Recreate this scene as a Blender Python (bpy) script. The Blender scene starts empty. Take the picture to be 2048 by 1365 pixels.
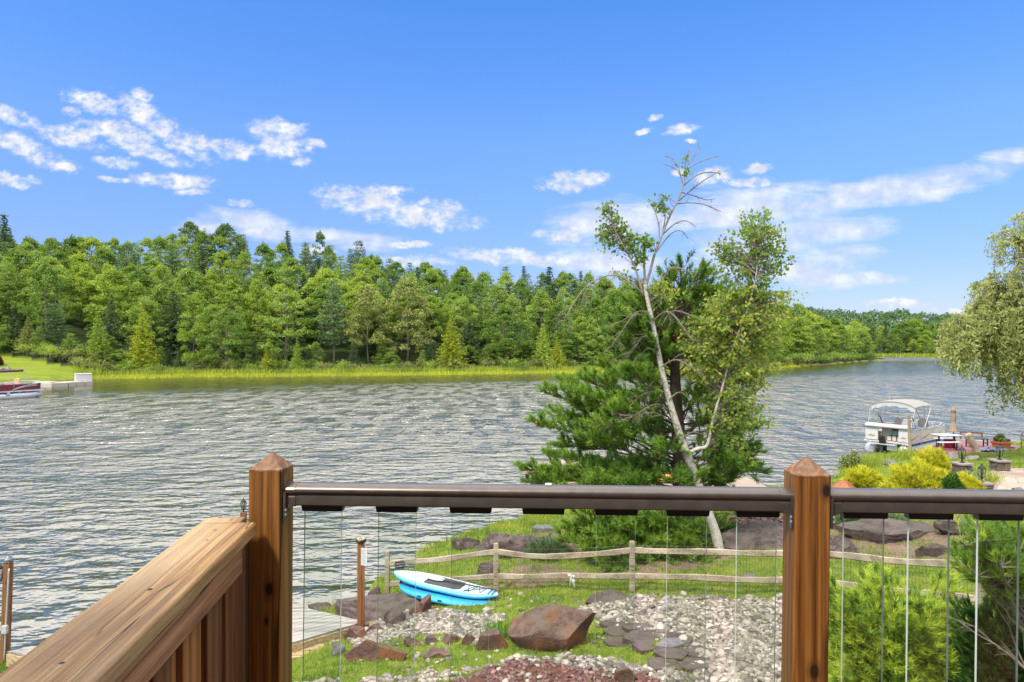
import bpy, math, random
import numpy as np
from mathutils import Vector, Matrix, noise as mnoise

rnd = random.Random(11)
nr = np.random.default_rng(11)
sc = bpy.context.scene
col = sc.collection
R = math.radians
F, CX, CY, HC = 1365.0, 1024.0, 688.0, 6.2          # surveyed lens and eye height above the lake (z = 0)


def P(px, py, Y):
    return Vector(((px - CX) * Y / F, Y, HC - (py - CY) * Y / F))


def G(px, py, z):
    return P(px, py, (HC - z) * F / (py - CY))


# ------------------------------------------------------------------ camera
cam_d = bpy.data.cameras.new('camera')
cam_d.sensor_width = 36.0
cam_d.lens = 36.0 * F / 2048
cam_d.shift_y = (CY - 682.5) / 2048
cam_d.clip_start = 0.05
cam_d.clip_end = 6000
cam = bpy.data.objects.new('camera', cam_d)
cam.location = (0, 0, HC)
cam.rotation_euler = (R(90), 0, 0)
col.objects.link(cam)
sc.camera = cam

# ------------------------------------------------------------------ view and light
sc.view_settings.view_transform = 'Standard'
sc.view_settings.look = 'None'
sc.view_settings.exposure = 1.0
sc.view_settings.gamma = 1
sc.cycles.max_bounces = 8
sc.cycles.diffuse_bounces = 3
sc.cycles.glossy_bounces = 3
sc.cycles.transmission_bounces = 4
sc.cycles.transparent_max_bounces = 10
sc.cycles.sample_clamp_indirect = 6
sc.cycles.sample_clamp_direct = 3
sc.cycles.caustics_reflective = False
sc.cycles.caustics_refractive = False
sc.cycles.use_denoising = True
try:
    sc.cycles.denoiser = 'OPENIMAGEDENOISE'
    sc.cycles.denoising_input_passes = 'RGB_ALBEDO_NORMAL'
    sc.cycles.denoising_prefilter = 'ACCURATE'
except Exception:
    pass

SUN_EL, SUN_AZ = 54.0, 222.0                          # azimuth clockwise from +Y (behind, to the left)
sd = bpy.data.lights.new('sun', 'SUN')
sd.energy = 2.5
sd.angle = R(8)
sd.color = (1.0, 0.93, 0.82)
sun = bpy.data.objects.new('sun', sd)
sv = Vector((math.sin(R(SUN_AZ)) * math.cos(R(SUN_EL)), math.cos(R(SUN_AZ)) * math.cos(R(SUN_EL)), math.sin(R(SUN_EL))))
sun.rotation_euler = sv.to_track_quat('Z', 'Y').to_euler()
sun.location = (0, 0, 40)
col.objects.link(sun)


class NT:
    """small helper to wire node trees"""
    def __init__(s, tree):
        s.t = tree
        s.n = tree.nodes
        s.l = tree.links

    def put(s, sock, v):
        if isinstance(v, bpy.types.NodeSocket):
            s.l.new(v, sock)
        elif v is not None:
            try:
                sock.default_value = v
            except Exception:
                sock.default_value = (v[0], v[1], v[2], 1.0) if len(v) == 3 else v

    def node(s, typ, ins=None, **props):
        nd = s.n.new(typ)
        for k, v in props.items():
            setattr(nd, k, v)
        for k, v in (ins or {}).items():
            s.put(nd.inputs[k], v)
        return nd

    def m(s, op, a, b=None, c=None, clamp=False):
        nd = s.n.new('ShaderNodeMath')
        nd.operation = op
        nd.use_clamp = clamp
        for i, v in enumerate((a, b, c)):
            if v is not None:
                s.put(nd.inputs[i], v)
        return nd.outputs[0]

    def vm(s, op, a, b=None):
        nd = s.n.new('ShaderNodeVectorMath')
        nd.operation = op
        s.put(nd.inputs[0], a)
        if b is not None:
            s.put(nd.inputs[1], b)
        return nd.outputs['Value'] if op in ('DOT_PRODUCT', 'LENGTH') else nd.outputs[0]

    def map(s, v, loc=(0, 0, 0), rot=(0, 0, 0), scale=(1, 1, 1), typ='POINT'):
        return s.node('ShaderNodeMapping', {'Vector': v, 'Location': loc, 'Rotation': rot, 'Scale': scale}, vector_type=typ).outputs[0]

    def noise(s, v, scale=5, detail=3, rough=.55, dist=0.0, out='Fac'):
        return s.node('ShaderNodeTexNoise', {'Vector': v, 'Scale': scale, 'Detail': detail, 'Roughness': rough, 'Distortion': dist}).outputs[out]

    def ss(s, x, a, b, c=0.0, d=1.0):
        return s.node('ShaderNodeMapRange', {'Value': x, 'From Min': a, 'From Max': b, 'To Min': c, 'To Max': d}, interpolation_type='SMOOTHSTEP').outputs[0]

    def lin(s, x, a, b, c=0.0, d=1.0):
        return s.node('ShaderNodeMapRange', {'Value': x, 'From Min': a, 'From Max': b, 'To Min': c, 'To Max': d}).outputs[0]

    def mix(s, f, a, b, mode='MIX'):
        nd = s.n.new('ShaderNodeMix')
        nd.data_type = 'RGBA'
        nd.blend_type = mode
        s.put(nd.inputs['Factor'], f)
        s.put(nd.inputs[6], a)
        s.put(nd.inputs[7], b)
        return nd.outputs[2]

    def ramp(s, f, stops):
        nd = s.n.new('ShaderNodeValToRGB')
        s.put(nd.inputs[0], f)
        e = nd.color_ramp.elements
        while len(e) < len(stops):
            e.new(0.5)
        for el, (p, c) in zip(e, stops):
            el.position = p
            el.color = (c[0], c[1], c[2], 1)
        return nd.outputs[0]

    def attr(s, name):
        return s.node('ShaderNodeAttribute', attribute_name=name).outputs['Fac']

    def bump(s, h, strength=.3, dist=.01):
        return s.node('ShaderNodeBump', {'Height': h, 'Strength': strength, 'Distance': dist}).outputs[0]


# ------------------------------------------------------------------ sky
world = bpy.data.worlds.new('World')
sc.world = world
world.use_nodes = True
w = NT(world.node_tree)
w.n.clear()
sky = w.node('ShaderNodeTexSky', sky_type='NISHITA', sun_disc=False, sun_elevation=R(SUN_EL), sun_rotation=R(SUN_AZ),
             air_density=1.0, dust_density=0.3, ozone_density=2.5)
dirv = w.node('ShaderNodeTexCoord').outputs['Generated']
sx, sy, sz = w.node('ShaderNodeSeparateXYZ', {0: dirv}).outputs
ysafe = w.m('MAXIMUM', sy, 0.03)
cu = w.m('DIVIDE', sx, ysafe)
cv = w.m('DIVIDE', sz, ysafe)
uv0 = w.node('ShaderNodeCombineXYZ', {0: cu, 1: cv, 2: 0.0}).outputs[0]
wn = w.noise(uv0, 26, 4, .6, out='Color')
uv = w.vm('ADD', uv0, w.map(wn, loc=(-.011, -.009, 0), scale=(.022, .018, 0)))
CUM = [  # azimuth and height of each cumulus puff, half width, half height, tilt, weight
    (190, 205, 62, 17, 14), (300, 240, 78, 23, 31), (370, 285, 60, 24, 27), (286, 193, 22, 10, 20), (144, 225, 16, 10, 5),
    (140, 275, 62, 18, 9), (250, 270, 60, 24, 14), (165, 258, 40, 16, 5), (300, 305, 80, 13, 17), (465, 298, 44, 18, 8), (550, 262, 54, 22, 4),
    (570, 297, 58, 19, -3), (603, 324, 17, 9, 0), (635, 287, 18, 8, 14), (25, 233, 52, 15, 20), (50, 296, 92, 20, 22), (130, 332, 22, 8, 10),
    (230, 325, 36, 11, 5), (25, 360, 46, 13, 8), (230, 360, 36, 6, 6), (345, 363, 74, 13, 2), (385, 386, 30, 7, -5), (472, 404, 32, 7, 6),
    (730, 405, 88, 25, 8), (830, 432, 110, 21, 6), (875, 410, 45, 12, 10), (760, 383, 60, 10, 0), (1005, 512, 95, 13, 3), (1110, 520, 52, 13, 0), (1145, 362, 62, 19, -8), (1196, 358, 22, 9, -18),
    (1150, 447, 30, 10, 0), (1120, 470, 52, 13, 3), (1365, 259, 32, 10, -10), (1312, 238, 14, 6, -22), (1288, 264, 16, 5, -20), (1384, 282, 10, 4, 0),
    (1425, 355, 32, 17, -14), (1512, 338, 28, 9, -4), (1500, 364, 40, 10, -4), (1360, 345, 16, 7, 0),
    (1790, 610, 62, 11, 0), (1890, 622, 34, 7, 0), (820, 522, 70, 11, 0), (820, 487, 36, 7, 0), (640, 500, 40, 9, 0)]
mx = -3.0
for px, py, rx, ry, tl in CUM:
    q = w.map(uv, loc=((px - CX) / F, (CY - py) / F, 0), rot=(0, 0, R(-tl)), scale=(rx / F, ry / F, 1), typ='TEXTURE')
    f = w.m('SUBTRACT', 1.0, w.vm('DOT_PRODUCT', q, q))
    mx = w.m('MAXIMUM', f, mx)
n1 = w.noise(w.map(uv0, scale=(1, 1.5, 1)), 30, 3, .55)
n2 = w.noise(w.map(uv0, loc=(3, 1, 0), scale=(1, 1.5, 1)), 70, 6, .6)
cumd = w.m('ADD', w.m('MINIMUM', mx, .55), w.m('ADD', w.m('MULTIPLY', w.m('SUBTRACT', n1, .5), 3.8), w.m('MULTIPLY', w.m('SUBTRACT', n2, .5), 3.2)))
cumm = w.m('POWER', w.ss(cumd, -1.35, 1.25), 2.0)
CIR = [(1250, 445, 200, 55, -4), (1500, 415, 210, 52, -6), (1700, 400, 260, 40, -12), (1930, 355, 190, 36, -16), (1620, 470, 200, 40, -8), (1640, 530, 130, 50, -10),
       (1480, 500, 150, 60, 0), (520, 455, 120, 36, 14), (700, 480, 130, 22, 4), (1230, 520, 140, 40, 0), (1700, 560, 130, 22, 0), (420, 460, 90, 24, 0)]
cx_ = -3.0
for px, py, rx, ry, tl in CIR:
    q = w.map(uv, loc=((px - CX) / F, (CY - py) / F, 0), rot=(0, 0, R(-tl)), scale=(rx / F, ry / F, 1), typ='TEXTURE')
    cx_ = w.m('MAXIMUM', w.m('SUBTRACT', 1.0, w.vm('DOT_PRODUCT', q, q)), cx_)
n3 = w.noise(w.map(uv0, rot=(0, 0, R(-14)), scale=(2.2, 9, 1)), 3.2, 7, .6, .5)
cird = w.m('ADD', cx_, w.m('MULTIPLY', w.m('SUBTRACT', n3, .5), 3.0))
cirm = w.m('MULTIPLY', w.ss(cird, -.1, 1.3), .8)
front = w.ss(sy, .03, .1)
vis = w.m('MULTIPLY', w.m('MAXIMUM', cumm, cirm), front)
# unseen broken cloud deck, added overhead and behind for fill and a whiter lake
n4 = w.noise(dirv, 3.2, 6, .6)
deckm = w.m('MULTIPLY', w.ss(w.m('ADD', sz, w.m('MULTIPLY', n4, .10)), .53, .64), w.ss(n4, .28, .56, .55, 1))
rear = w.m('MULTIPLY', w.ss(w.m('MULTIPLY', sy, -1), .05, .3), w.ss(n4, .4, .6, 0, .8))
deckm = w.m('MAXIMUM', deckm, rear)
tint = w.ramp(sz, [(0, (.62, .64, .94)), (.1, (.80, .80, 1.1)), (.28, (1.14, 1.22, 1.5)), (.45, (1.12, 1.36, 1.82)), (1, (1.12, 1.36, 1.82))])
skyc = w.mix(1.0, sky.outputs[0], tint, 'MULTIPLY')
skyc = w.node('ShaderNodeHueSaturation', {'Saturation': 1.12, 'Value': 1.0, 'Color': skyc}).outputs[0]
# shading inside the puffs: thin edges blue-white, thick bodies a little grey below
shade = w.noise(w.map(uv0, loc=(5, 2, 0)), 34, 5, .6)
cc = w.mix(w.ss(shade, .35, .7), (4.9, 5.2, 6.0, 1), (7.2, 7.2, 7.4, 1))
c1 = w.mix(vis, skyc, cc)
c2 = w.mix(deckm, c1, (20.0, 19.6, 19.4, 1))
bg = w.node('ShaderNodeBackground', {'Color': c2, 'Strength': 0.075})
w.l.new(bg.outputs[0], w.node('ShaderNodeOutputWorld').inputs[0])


# ------------------------------------------------------------------ object helpers
OFF = {}


def tag(o, label=None, cat=None, group=None, kind=None):
    if label: o['label'] = label
    if cat: o['category'] = cat
    if group: o['group'] = group
    if kind: o['kind'] = kind
    return o


def thing(name, loc, label, cat, group=None, kind=None):
    o = bpy.data.objects.new(name, None)
    o.empty_display_size = .2
    o.location = loc
    col.objects.link(o)
    OFF[o] = Vector(loc)
    return tag(o, label, cat, group, kind)


def link(name, me, mat=None, parent=None):
    """one mesh object; mesh vertices are given in world space, or relative to the thing when parented"""
    o = bpy.data.objects.new(name, me)
    col.objects.link(o)
    if mat is not None and not me.materials:
        for mm in (mat if isinstance(mat, (list, tuple)) else [mat]):
            me.materials.append(mm)
    if parent is not None:
        off = OFF.get(parent, Vector())
        me.transform(Matrix.Translation(-off))
        o.parent = parent
        OFF[o] = off
    else:
        OFF[o] = Vector()
    return o


def np_mesh(name, V, polys, tone=None, smooth=False, attrs=None, mats=None):
    """V (n,3) array; polys = list of (k, m) index arrays"""
    me = bpy.data.meshes.new(name)
    V = np.asarray(V, dtype=np.float32)
    me.vertices.add(len(V))
    me.vertices.foreach_set('co', V.ravel())
    loops = np.concatenate([p.ravel() for p in polys]).astype(np.int32)
    tot = np.concatenate([np.full(len(p), p.shape[1], dtype=np.int32) for p in polys])
    start = np.concatenate([[0], np.cumsum(tot)[:-1]]).astype(np.int32)
    me.loops.add(len(loops))
    me.loops.foreach_set('vertex_index', loops)
    me.polygons.add(len(tot))
    me.polygons.foreach_set('loop_start', start)
    me.polygons.foreach_set('loop_total', tot)
    if mats is not None:
        me.polygons.foreach_set('material_index', np.asarray(mats, dtype=np.int32))
    me.update(calc_edges=True)
    if smooth:
        me.polygons.foreach_set('use_smooth', np.ones(len(tot), dtype=bool))
    at = dict(attrs or {})
    if tone is not None:
        at['tone'] = tone
    for k, v in at.items():
        a = me.attributes.new(k, 'FLOAT', 'POINT')
        a.data.foreach_set('value', np.asarray(v, dtype=np.float32))
    return me


class MB:
    """collects simple solids into one mesh"""
    def __init__(s, M=None):
        s.V, s.Fc, s.M, s.mi, s.cur = [], [], M or Matrix(), [], 0

    def add(s, vs, fs):
        b = len(s.V)
        s.V += [s.M @ Vector(v) for v in vs]
        s.Fc += [tuple(b + i for i in f) for f in fs]
        s.mi += [s.cur] * len(fs)
        return s

    def box(s, c, d, rz=0.0, rot=None, taper=1.0):
        rm = rot if rot is not None else Matrix.Rotation(rz, 3, 'Z')
        c = Vector(c)
        vs = []
        for z in (-.5, .5):
            k = taper if z > 0 else 1
            for x, y in ((-.5, -.5), (.5, -.5), (.5, .5), (-.5, .5)):
                vs.append(c + rm @ Vector((x * d[0] * k, y * d[1] * k, z * d[2])))
        return s.add(vs, [(3, 2, 1, 0), (4, 5, 6, 7), (0, 1, 5, 4), (1, 2, 6, 5), (2, 3, 7, 6), (3, 0, 4, 7)])

    def bar(s, a, b, wd, ht=None, up=(0, 0, 1)):
        """square bar from a to b"""
        a, b = Vector(a), Vector(b)
        ht = ht or wd
        d = (b - a).normalized()
        x = d.cross(Vector(up))
        x = x.normalized() if x.length > 1e-4 else Vector((1, 0, 0))
        y = x.cross(d)
        vs = []
        for p in (a, b):
            for i, j in ((-1, -1), (1, -1), (1, 1), (-1, 1)):
                vs.append(p + x * (i * wd / 2) + y * (j * ht / 2))
        return s.add(vs, [(0, 1, 2, 3), (7, 6, 5, 4), (1, 0, 4, 5), (2, 1, 5, 6), (3, 2, 6, 7), (0, 3, 7, 4)])

    def tube(s, pts, rad, n=6, cap=True, flat=1.0):
        pts = [Vector(p) for p in pts]
        if not isinstance(rad, (list, tuple)):
            rad = [rad] * len(pts)
        vs, fs = [], []
        ref = None
        for i, p in enumerate(pts):
            d = (pts[min(i + 1, len(pts) - 1)] - pts[max(i - 1, 0)])
            d = d.normalized() if d.length > 1e-7 else Vector((0, 0, 1))
            if ref is None:
                ref = Vector((0, 0, 1)) if abs(d.z) < .9 else Vector((1, 0, 0))
            x = (ref - d * ref.dot(d)).normalized()
            y = d.cross(x)
            ref = x
            for k in range(n):
                a = 2 * math.pi * k / n
                vs.append(p + (x * math.cos(a) + y * (math.sin(a) * flat)) * rad[i])
        for i in range(len(pts) - 1):
            for k in range(n):
                k2 = (k + 1) % n
                fs.append((i * n + k, i * n + k2, (i + 1) * n + k2, (i + 1) * n + k))
        if cap:
            fs.append(tuple(range(n - 1, -1, -1)))
            fs.append(tuple((len(pts) - 1) * n + k for k in range(n)))
        return s.add(vs, fs)

    def lathe(s, c, prof, n=16):
        c = Vector(c)
        vs, fs = [], []
        for r, z in prof:
            for k in range(n):
                a = 2 * math.pi * k / n
                vs.append(c + Vector((r * math.cos(a), r * math.sin(a), z)))
        for i in range(len(prof) - 1):
            for k in range(n):
                k2 = (k + 1) % n
                fs.append((i * n + k, i * n + k2, (i + 1) * n + k2, (i + 1) * n + k))
        fs.append(tuple(range(n - 1, -1, -1)))
        fs.append(tuple((len(prof) - 1) * n + k for k in range(n)))
        return s.add(vs, fs)

    def prism(s, poly, z0, z1):
        n = len(poly)
        ar = sum(poly[i][0] * poly[(i + 1) % n][1] - poly[(i + 1) % n][0] * poly[i][1] for i in range(n))
        if ar < 0:
            poly = poly[::-1]
        vs = [Vector((p[0], p[1], z0)) for p in poly] + [Vector((p[0], p[1], z1)) for p in poly]
        fs = [tuple(range(n - 1, -1, -1)), tuple(range(n, 2 * n))]
        for i in range(n):
            j = (i + 1) % n
            fs.append((i, j, n + j, n + i))
        return s.add(vs, fs)

    def build(s, name, mat, parent=None, smooth=False, bevel=0.0):
        me = bpy.data.meshes.new(name)
        me.from_pydata([tuple(v) for v in s.V], [], s.Fc)
        me.update()
        if smooth:
            for p in me.polygons:
                p.use_smooth = True
        o = link(name, me, mat, parent)
        if isinstance(mat, (list, tuple)):
            for p, k in zip(me.polygons, s.mi):
                p.material_index = k
        if bevel:
            b = o.modifiers.new('bevel', 'BEVEL')
            b.width = bevel
            b.segments = 2
            b.limit_method = 'ANGLE'
        return o


def clip_poly(poly, nx, ny, d):
    """keep the side nx*x + ny*y <= d of a convex polygon"""
    out = []
    for i in range(len(poly)):
        a, b = poly[i], poly[(i + 1) % len(poly)]
        fa, fb = nx * a[0] + ny * a[1] - d, nx * b[0] + ny * b[1] - d
        if fa <= 0: out.append(a)
        if fa * fb < 0:
            t = fa / (fa - fb)
            out.append((a[0] + (b[0] - a[0]) * t, a[1] + (b[1] - a[1]) * t))
    return out


def planks(mb, poly, ang, wd, z0, z1, gap=.008):
    """fill a convex polygon with planks running along angle ang"""
    nx, ny = -math.sin(ang), math.cos(ang)
    ds = [p[0] * nx + p[1] * ny for p in poly]
    d = min(ds)
    while d < max(ds):
        q = clip_poly(clip_poly(poly, nx, ny, d + wd - gap), -nx, -ny, -d)
        if len(q) > 2:
            mb.prism(q, z0, z1 + rnd.uniform(-.003, .003))
        d += wd
    return mb


# ------------------------------------------------------------------ foliage helpers
def unit(n):
    v = nr.normal(size=(n, 3))
    return v / np.linalg.norm(v, axis=1, keepdims=True)


def norm(v):
    return v / np.maximum(np.linalg.norm(v, axis=1, keepdims=True), 1e-9)


def leaf_arrays(C, size, aspect=.55, up=.35, hang=0.0):
    """diamond leaves at C; returns verts and quads"""
    n = len(C)
    size = np.broadcast_to(np.asarray(size, dtype=float), (n,))[:, None]
    nn = norm(unit(n) + np.array([0, 0, up]))
    t = norm(np.cross(nn, unit(n)))
    if hang:
        t = norm(t + np.array([0, 0, -hang]))
    b = norm(np.cross(nn, t))
    V = np.stack([C - t * size * .5, C + b * size * .5 * aspect, C + t * size * .5, C - b * size * .5 * aspect], axis=1).reshape(-1, 3)
    return V, np.arange(4 * n).reshape(n, 4)


def needle_arrays(B, D, length, width):
    """thin triangles from B along D"""
    n = len(B)
    D = norm(D)
    length = np.broadcast_to(np.asarray(length, dtype=float), (n,))[:, None]
    s = norm(np.cross(D, unit(n))) * (width * .5)
    V = np.stack([B - s, B + s, B + D * length], axis=1).reshape(-1, 3)
    return V, np.arange(3 * n).reshape(n, 3)


def tufts(C, A, k, length, width, spread=.8, stem=0.0):
    """k needles round each axis A at each point C (bottle brush when stem > 0)"""
    n = len(C)
    Cr = np.repeat(C, k, axis=0)
    Ar = np.repeat(norm(A), k, axis=0)
    D = Ar + unit(n * k) * spread
    B = Cr + Ar * (nr.random((n * k, 1)) * stem)
    V, Fq = needle_arrays(B, D, length * (.7 + .5 * nr.random(n * k)), width)
    return V, Fq


def sines(x, y, seed, scale, k=7):
    """cheap smooth 2-D noise in about -1..1"""
    g = np.random.default_rng(seed)
    s = np.zeros_like(x, dtype=float)
    for i in range(k):
        a = g.random() * 2 * np.pi
        f = (.5 + g.random() * 1.6) / scale
        s += np.sin((x * np.cos(a) + y * np.sin(a)) * f * 2 * np.pi + g.random() * 6.28)
    return s / (k ** .5) / 1.2


def in_poly(px, py, poly):
    px, py = np.asarray(px), np.asarray(py)
    ins = np.zeros(px.shape, dtype=bool)
    j = len(poly) - 1
    for i in range(len(poly)):
        xi, yi = poly[i]
        xj, yj = poly[j]
        c = ((yi > py) != (yj > py)) & (px < (xj - xi) * (py - yi) / ((yj - yi) if yj != yi else 1e-9) + xi)
        ins ^= c
        j = i
    return ins
# ------------------------------------------------------------------ materials
MATS = {}


def mat_new(name):
    m = bpy.data.materials.new(name)
    m.use_nodes = True
    t = NT(m.node_tree)
    t.n.clear()
    out = t.node('ShaderNodeOutputMaterial')
    MATS[name] = m
    return m, t, out


def plain(name, c, rough=.5, metal=0.0, var=.12, nscale=8.0, bump=.0, bscale=60.0, spec=.5, coat=0.0):
    m, t, out = mat_new(name)
    co = t.node('ShaderNodeTexCoord').outputs['Object']
    n = t.noise(co, nscale, 5, .6)
    d = tuple(x * (1 - var) for x in c)
    l = tuple(min(1, x * (1 + var)) for x in c)
    cc = t.ramp(n, [(.3, d), (.7, l)])
    b = t.node('ShaderNodeBsdfPrincipled', {'Base Color': cc, 'Roughness': t.lin(n, .3, .7, max(rough - .06, 0), min(rough + .06, 1)), 'Metallic': metal, 'Specular IOR Level': spec, 'Coat Weight': coat})
    if bump:
        t.l.new(t.bump(t.noise(co, bscale, 4, .6), bump, .01), b.inputs['Normal'])
    t.l.new(b.outputs[0], out.inputs[0])
    return m


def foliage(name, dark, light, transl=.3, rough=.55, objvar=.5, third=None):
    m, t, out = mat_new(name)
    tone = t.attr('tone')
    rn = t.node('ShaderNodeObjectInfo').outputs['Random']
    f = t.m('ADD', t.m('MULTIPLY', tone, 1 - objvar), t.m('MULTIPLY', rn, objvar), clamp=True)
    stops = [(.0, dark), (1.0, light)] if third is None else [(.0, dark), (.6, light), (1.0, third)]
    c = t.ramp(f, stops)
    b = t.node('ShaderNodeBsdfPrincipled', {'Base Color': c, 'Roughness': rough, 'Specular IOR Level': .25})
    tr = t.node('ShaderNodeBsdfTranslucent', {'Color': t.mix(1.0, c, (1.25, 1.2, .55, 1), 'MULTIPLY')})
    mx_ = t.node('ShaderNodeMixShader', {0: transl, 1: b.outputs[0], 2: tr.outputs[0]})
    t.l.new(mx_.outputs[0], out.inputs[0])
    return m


def wood(name, dark, mid, light, axis=2, ring=9.0, stretch=.05, pith=(.02, .05, 0), crack=.010, grey=.0, rough=.6, bump=.25, fibre=130.0, knot=.5, wear=None, spots=()):
    m, t, out = mat_new(name)
    co = t.node('ShaderNodeTexCoord').outputs['Object']
    s = [1.0, 1.0, 1.0]
    s[axis] = stretch
    p = t.map(co, loc=pith, scale=s)
    wob = t.noise(t.map(co, scale=[x if i != axis else .9 for i, x in enumerate((2, 2, 2))]), 1.6, 2, .5, out='Color')
    pw = t.vm('ADD', p, t.map(wob, loc=(-.018, -.018, -.018), scale=(.036, .036, .036)))
    wv = t.node('ShaderNodeTexWave', {'Vector': pw, 'Scale': ring, 'Distortion': 2.2, 'Detail': 3, 'Detail Scale': 3.0, 'Detail Roughness': .6},
                wave_type='RINGS', rings_direction='XYZ'[axis], wave_profile='SIN').outputs['Fac']
    s2 = [1.0, 1.0, 1.0]
    s2[axis] = .018
    fb = t.ss(t.noise(t.map(co, scale=s2), fibre, 6, .7), .30, .70)
    s3 = [1.0, 1.0, 1.0]
    s3[axis] = .12
    bl = t.noise(t.map(co, loc=(2, 3, 1), scale=s3), 9, 4, .6)
    f = t.m('ADD', t.m('MULTIPLY', wv, .20), t.m('ADD', t.m('MULTIPLY', fb, .34), t.m('MULTIPLY', bl, .56)))
    c = t.ramp(f, [(.28, dark), (.55, mid), (.82, light)])
    if grey:
        c = t.mix(t.m('MULTIPLY', t.ss(t.noise(t.map(co, loc=(7, 1, 4), scale=s3), 7, 5, .6), .42, .66), grey), c, wear or (.42, .36, .28, 1))
    # knots
    s4 = [1.0, 1.0, 1.0]
    s4[axis] = .45
    vo = t.node('ShaderNodeTexVoronoi', {'Vector': t.map(co, loc=(.3, .7, .2), scale=s4), 'Scale': 4.2, 'Randomness': 1.0}).outputs['Distance']
    kn = t.m('MULTIPLY', t.ss(vo, .17, .06), knot)
    c = t.mix(kn, c, tuple(x * .28 for x in dark))
    for sx_, sz_, sr_ in spots:                      # single knots seen on the face towards the deck
        q = t.map(co, loc=(-sx_, 0, -sz_ * .6), scale=(1, 0, .6))
        ln_ = t.m('ADD', t.vm('LENGTH', q), t.m('MULTIPLY', t.m('SUBTRACT', bl, .5), sr_ * .9))
        c = t.mix(t.ss(ln_, sr_ * 1.9, sr_ * .9, 0, .55), c, dark)
        c = t.mix(t.ss(ln_, sr_, sr_ * .5), c, (.022, .010, .005, 1))
    # drying cracks along the grain
    s5 = [1.0, 1.0, 1.0]
    s5[axis] = .035
    ck = t.noise(t.map(co, loc=(1, 5, 2), scale=s5), 17, 2, .45)
    ckm = t.ss(t.m('ABSOLUTE', t.m('SUBTRACT', ck, .5)), crack, crack * .35)
    gate = t.ss(t.noise(t.map(co, loc=(9, 2, 8), scale=s5), 9, 1), .46, .54)
    ckm = t.m('MULTIPLY', ckm, gate)
    c = t.mix(t.m('MULTIPLY', ckm, .85), c, (.012, .007, .004, 1))
    b = t.node('ShaderNodeBsdfPrincipled', {'Base Color': c, 'Roughness': t.lin(fb, .3, .7, rough - .1, rough + .1), 'Specular IOR Level': .35})
    h = t.m('SUBTRACT', t.m('ADD', t.m('MULTIPLY', fb, .6), t.m('MULTIPLY', wv, .3)), t.m('MULTIPLY', ckm, 1.6))
    t.l.new(t.bump(h, bump, .004), b.inputs['Normal'])
    t.l.new(b.outputs[0], out.inputs[0])
    return m


def rockmat(name, dark, mid, light, scale=3.0, bump=.5, lichen=None, red=None):
    m, t, out = mat_new(name)
    co = t.node('ShaderNodeTexCoord').outputs['Object']
    n1_ = t.noise(co, scale, 8, .66)
    n2_ = t.noise(t.map(co, scale=(1, 1, 2.5)), scale * 5, 6, .7)
    f = t.m('ADD', t.m('MULTIPLY', n1_, .6), t.m('MULTIPLY', n2_, .4))
    c = t.ramp(f, [(.32, dark), (.5, mid), (.68, light)])
    if red is not None:
        c = t.mix(t.ss(t.noise(t.map(co, loc=(4, 4, 4)), scale * .8, 4, .6), .48, .62), c, red)
    if lichen is not None:
        g = t.node('ShaderNodeNewGeometry').outputs['Normal']
        nz = t.node('ShaderNodeSeparateXYZ', {0: g}).outputs[2]
        c = t.mix(t.m('MULTIPLY', t.ss(nz, .45, .9), t.ss(t.noise(co, scale * 2.2, 6, .7), .36, .62, .15, .9)), c, lichen)
    b = t.node('ShaderNodeBsdfPrincipled', {'Base Color': c, 'Roughness': .85, 'Specular IOR Level': .25})
    t.l.new(t.bump(t.m('ADD', t.m('ADD', n2_, n1_), t.noise(co, scale * 16, 5, .75)), min(1, bump * 1.5), .06), b.inputs['Normal'])
    t.l.new(b.outputs[0], out.inputs[0])
    return m


M_cap = wood('weathered_cap_wood', (.14, .068, .022), (.295, .165, .058), (.46, .31, .145), axis=1, ring=13, stretch=.035, pith=(.03, 0, .055), crack=.007, grey=.55, rough=.55, bump=.35, wear=(.36, .28, .17, 1), knot=.55)
M_post = wood('stained_post_wood', (.075, .028, .006), (.195, .078, .014), (.33, .15, .034), axis=2, ring=12, stretch=.03, pith=(.03, .06, 0), crack=.018, rough=.5, bump=.3, knot=.5, spots=[(.012, 5.555, .013), (.004, 5.47, .006)])
M_post2 = wood('stained_post_wood', (.075, .027, .006), (.195, .075, .014), (.33, .145, .033), axis=2, ring=12, stretch=.03, pith=(.05, .03, 3), crack=.018, rough=.5, bump=.3, knot=.5, spots=[(.002, 5.375, .014), (.032, 5.83, .012)])
M_endgrain = wood('post_end_grain', (.085, .036, .014), (.19, .085, .032), (.33, .175, .085), axis=2, ring=14, stretch=.2, pith=(.006, .012, 0), crack=.016, rough=.7, bump=.4, grey=.4, wear=(.26, .20, .15, 1))
M_slat_a = wood('red_slat_wood', (.055, .016, .005), (.13, .043, .012), (.22, .085, .026), axis=2, ring=8, stretch=.03, pith=(.05, .02, 0), crack=.008)
M_slat_b = wood('orange_slat_wood', (.10, .035, .008), (.24, .09, .022), (.36, .15, .045), axis=2, ring=8, stretch=.03, pith=(.01, .07, 0), crack=.008)
M_apron = wood('apron_wood', (.13, .05, .02), (.27, .12, .055), (.40, .21, .11), axis=1, ring=8, stretch=.03)
M_dock = wood('silvered_dock_wood', (.165, .145, .125), (.27, .245, .22), (.36, .335, .30), axis=0, ring=2, stretch=.15, crack=.012, fibre=40, knot=.3)
M_dock_edge = wood('tan_dock_edge_wood', (.22, .15, .08), (.40, .29, .16), (.52, .41, .25), axis=0, ring=5, stretch=.15, fibre=40, knot=.4)
M_mdock = wood('pinkish_dock_wood', (.19, .14, .10), (.31, .235, .175), (.40, .325, .25), axis=0, ring=2, stretch=.15, fibre=30, knot=.2)
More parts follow.
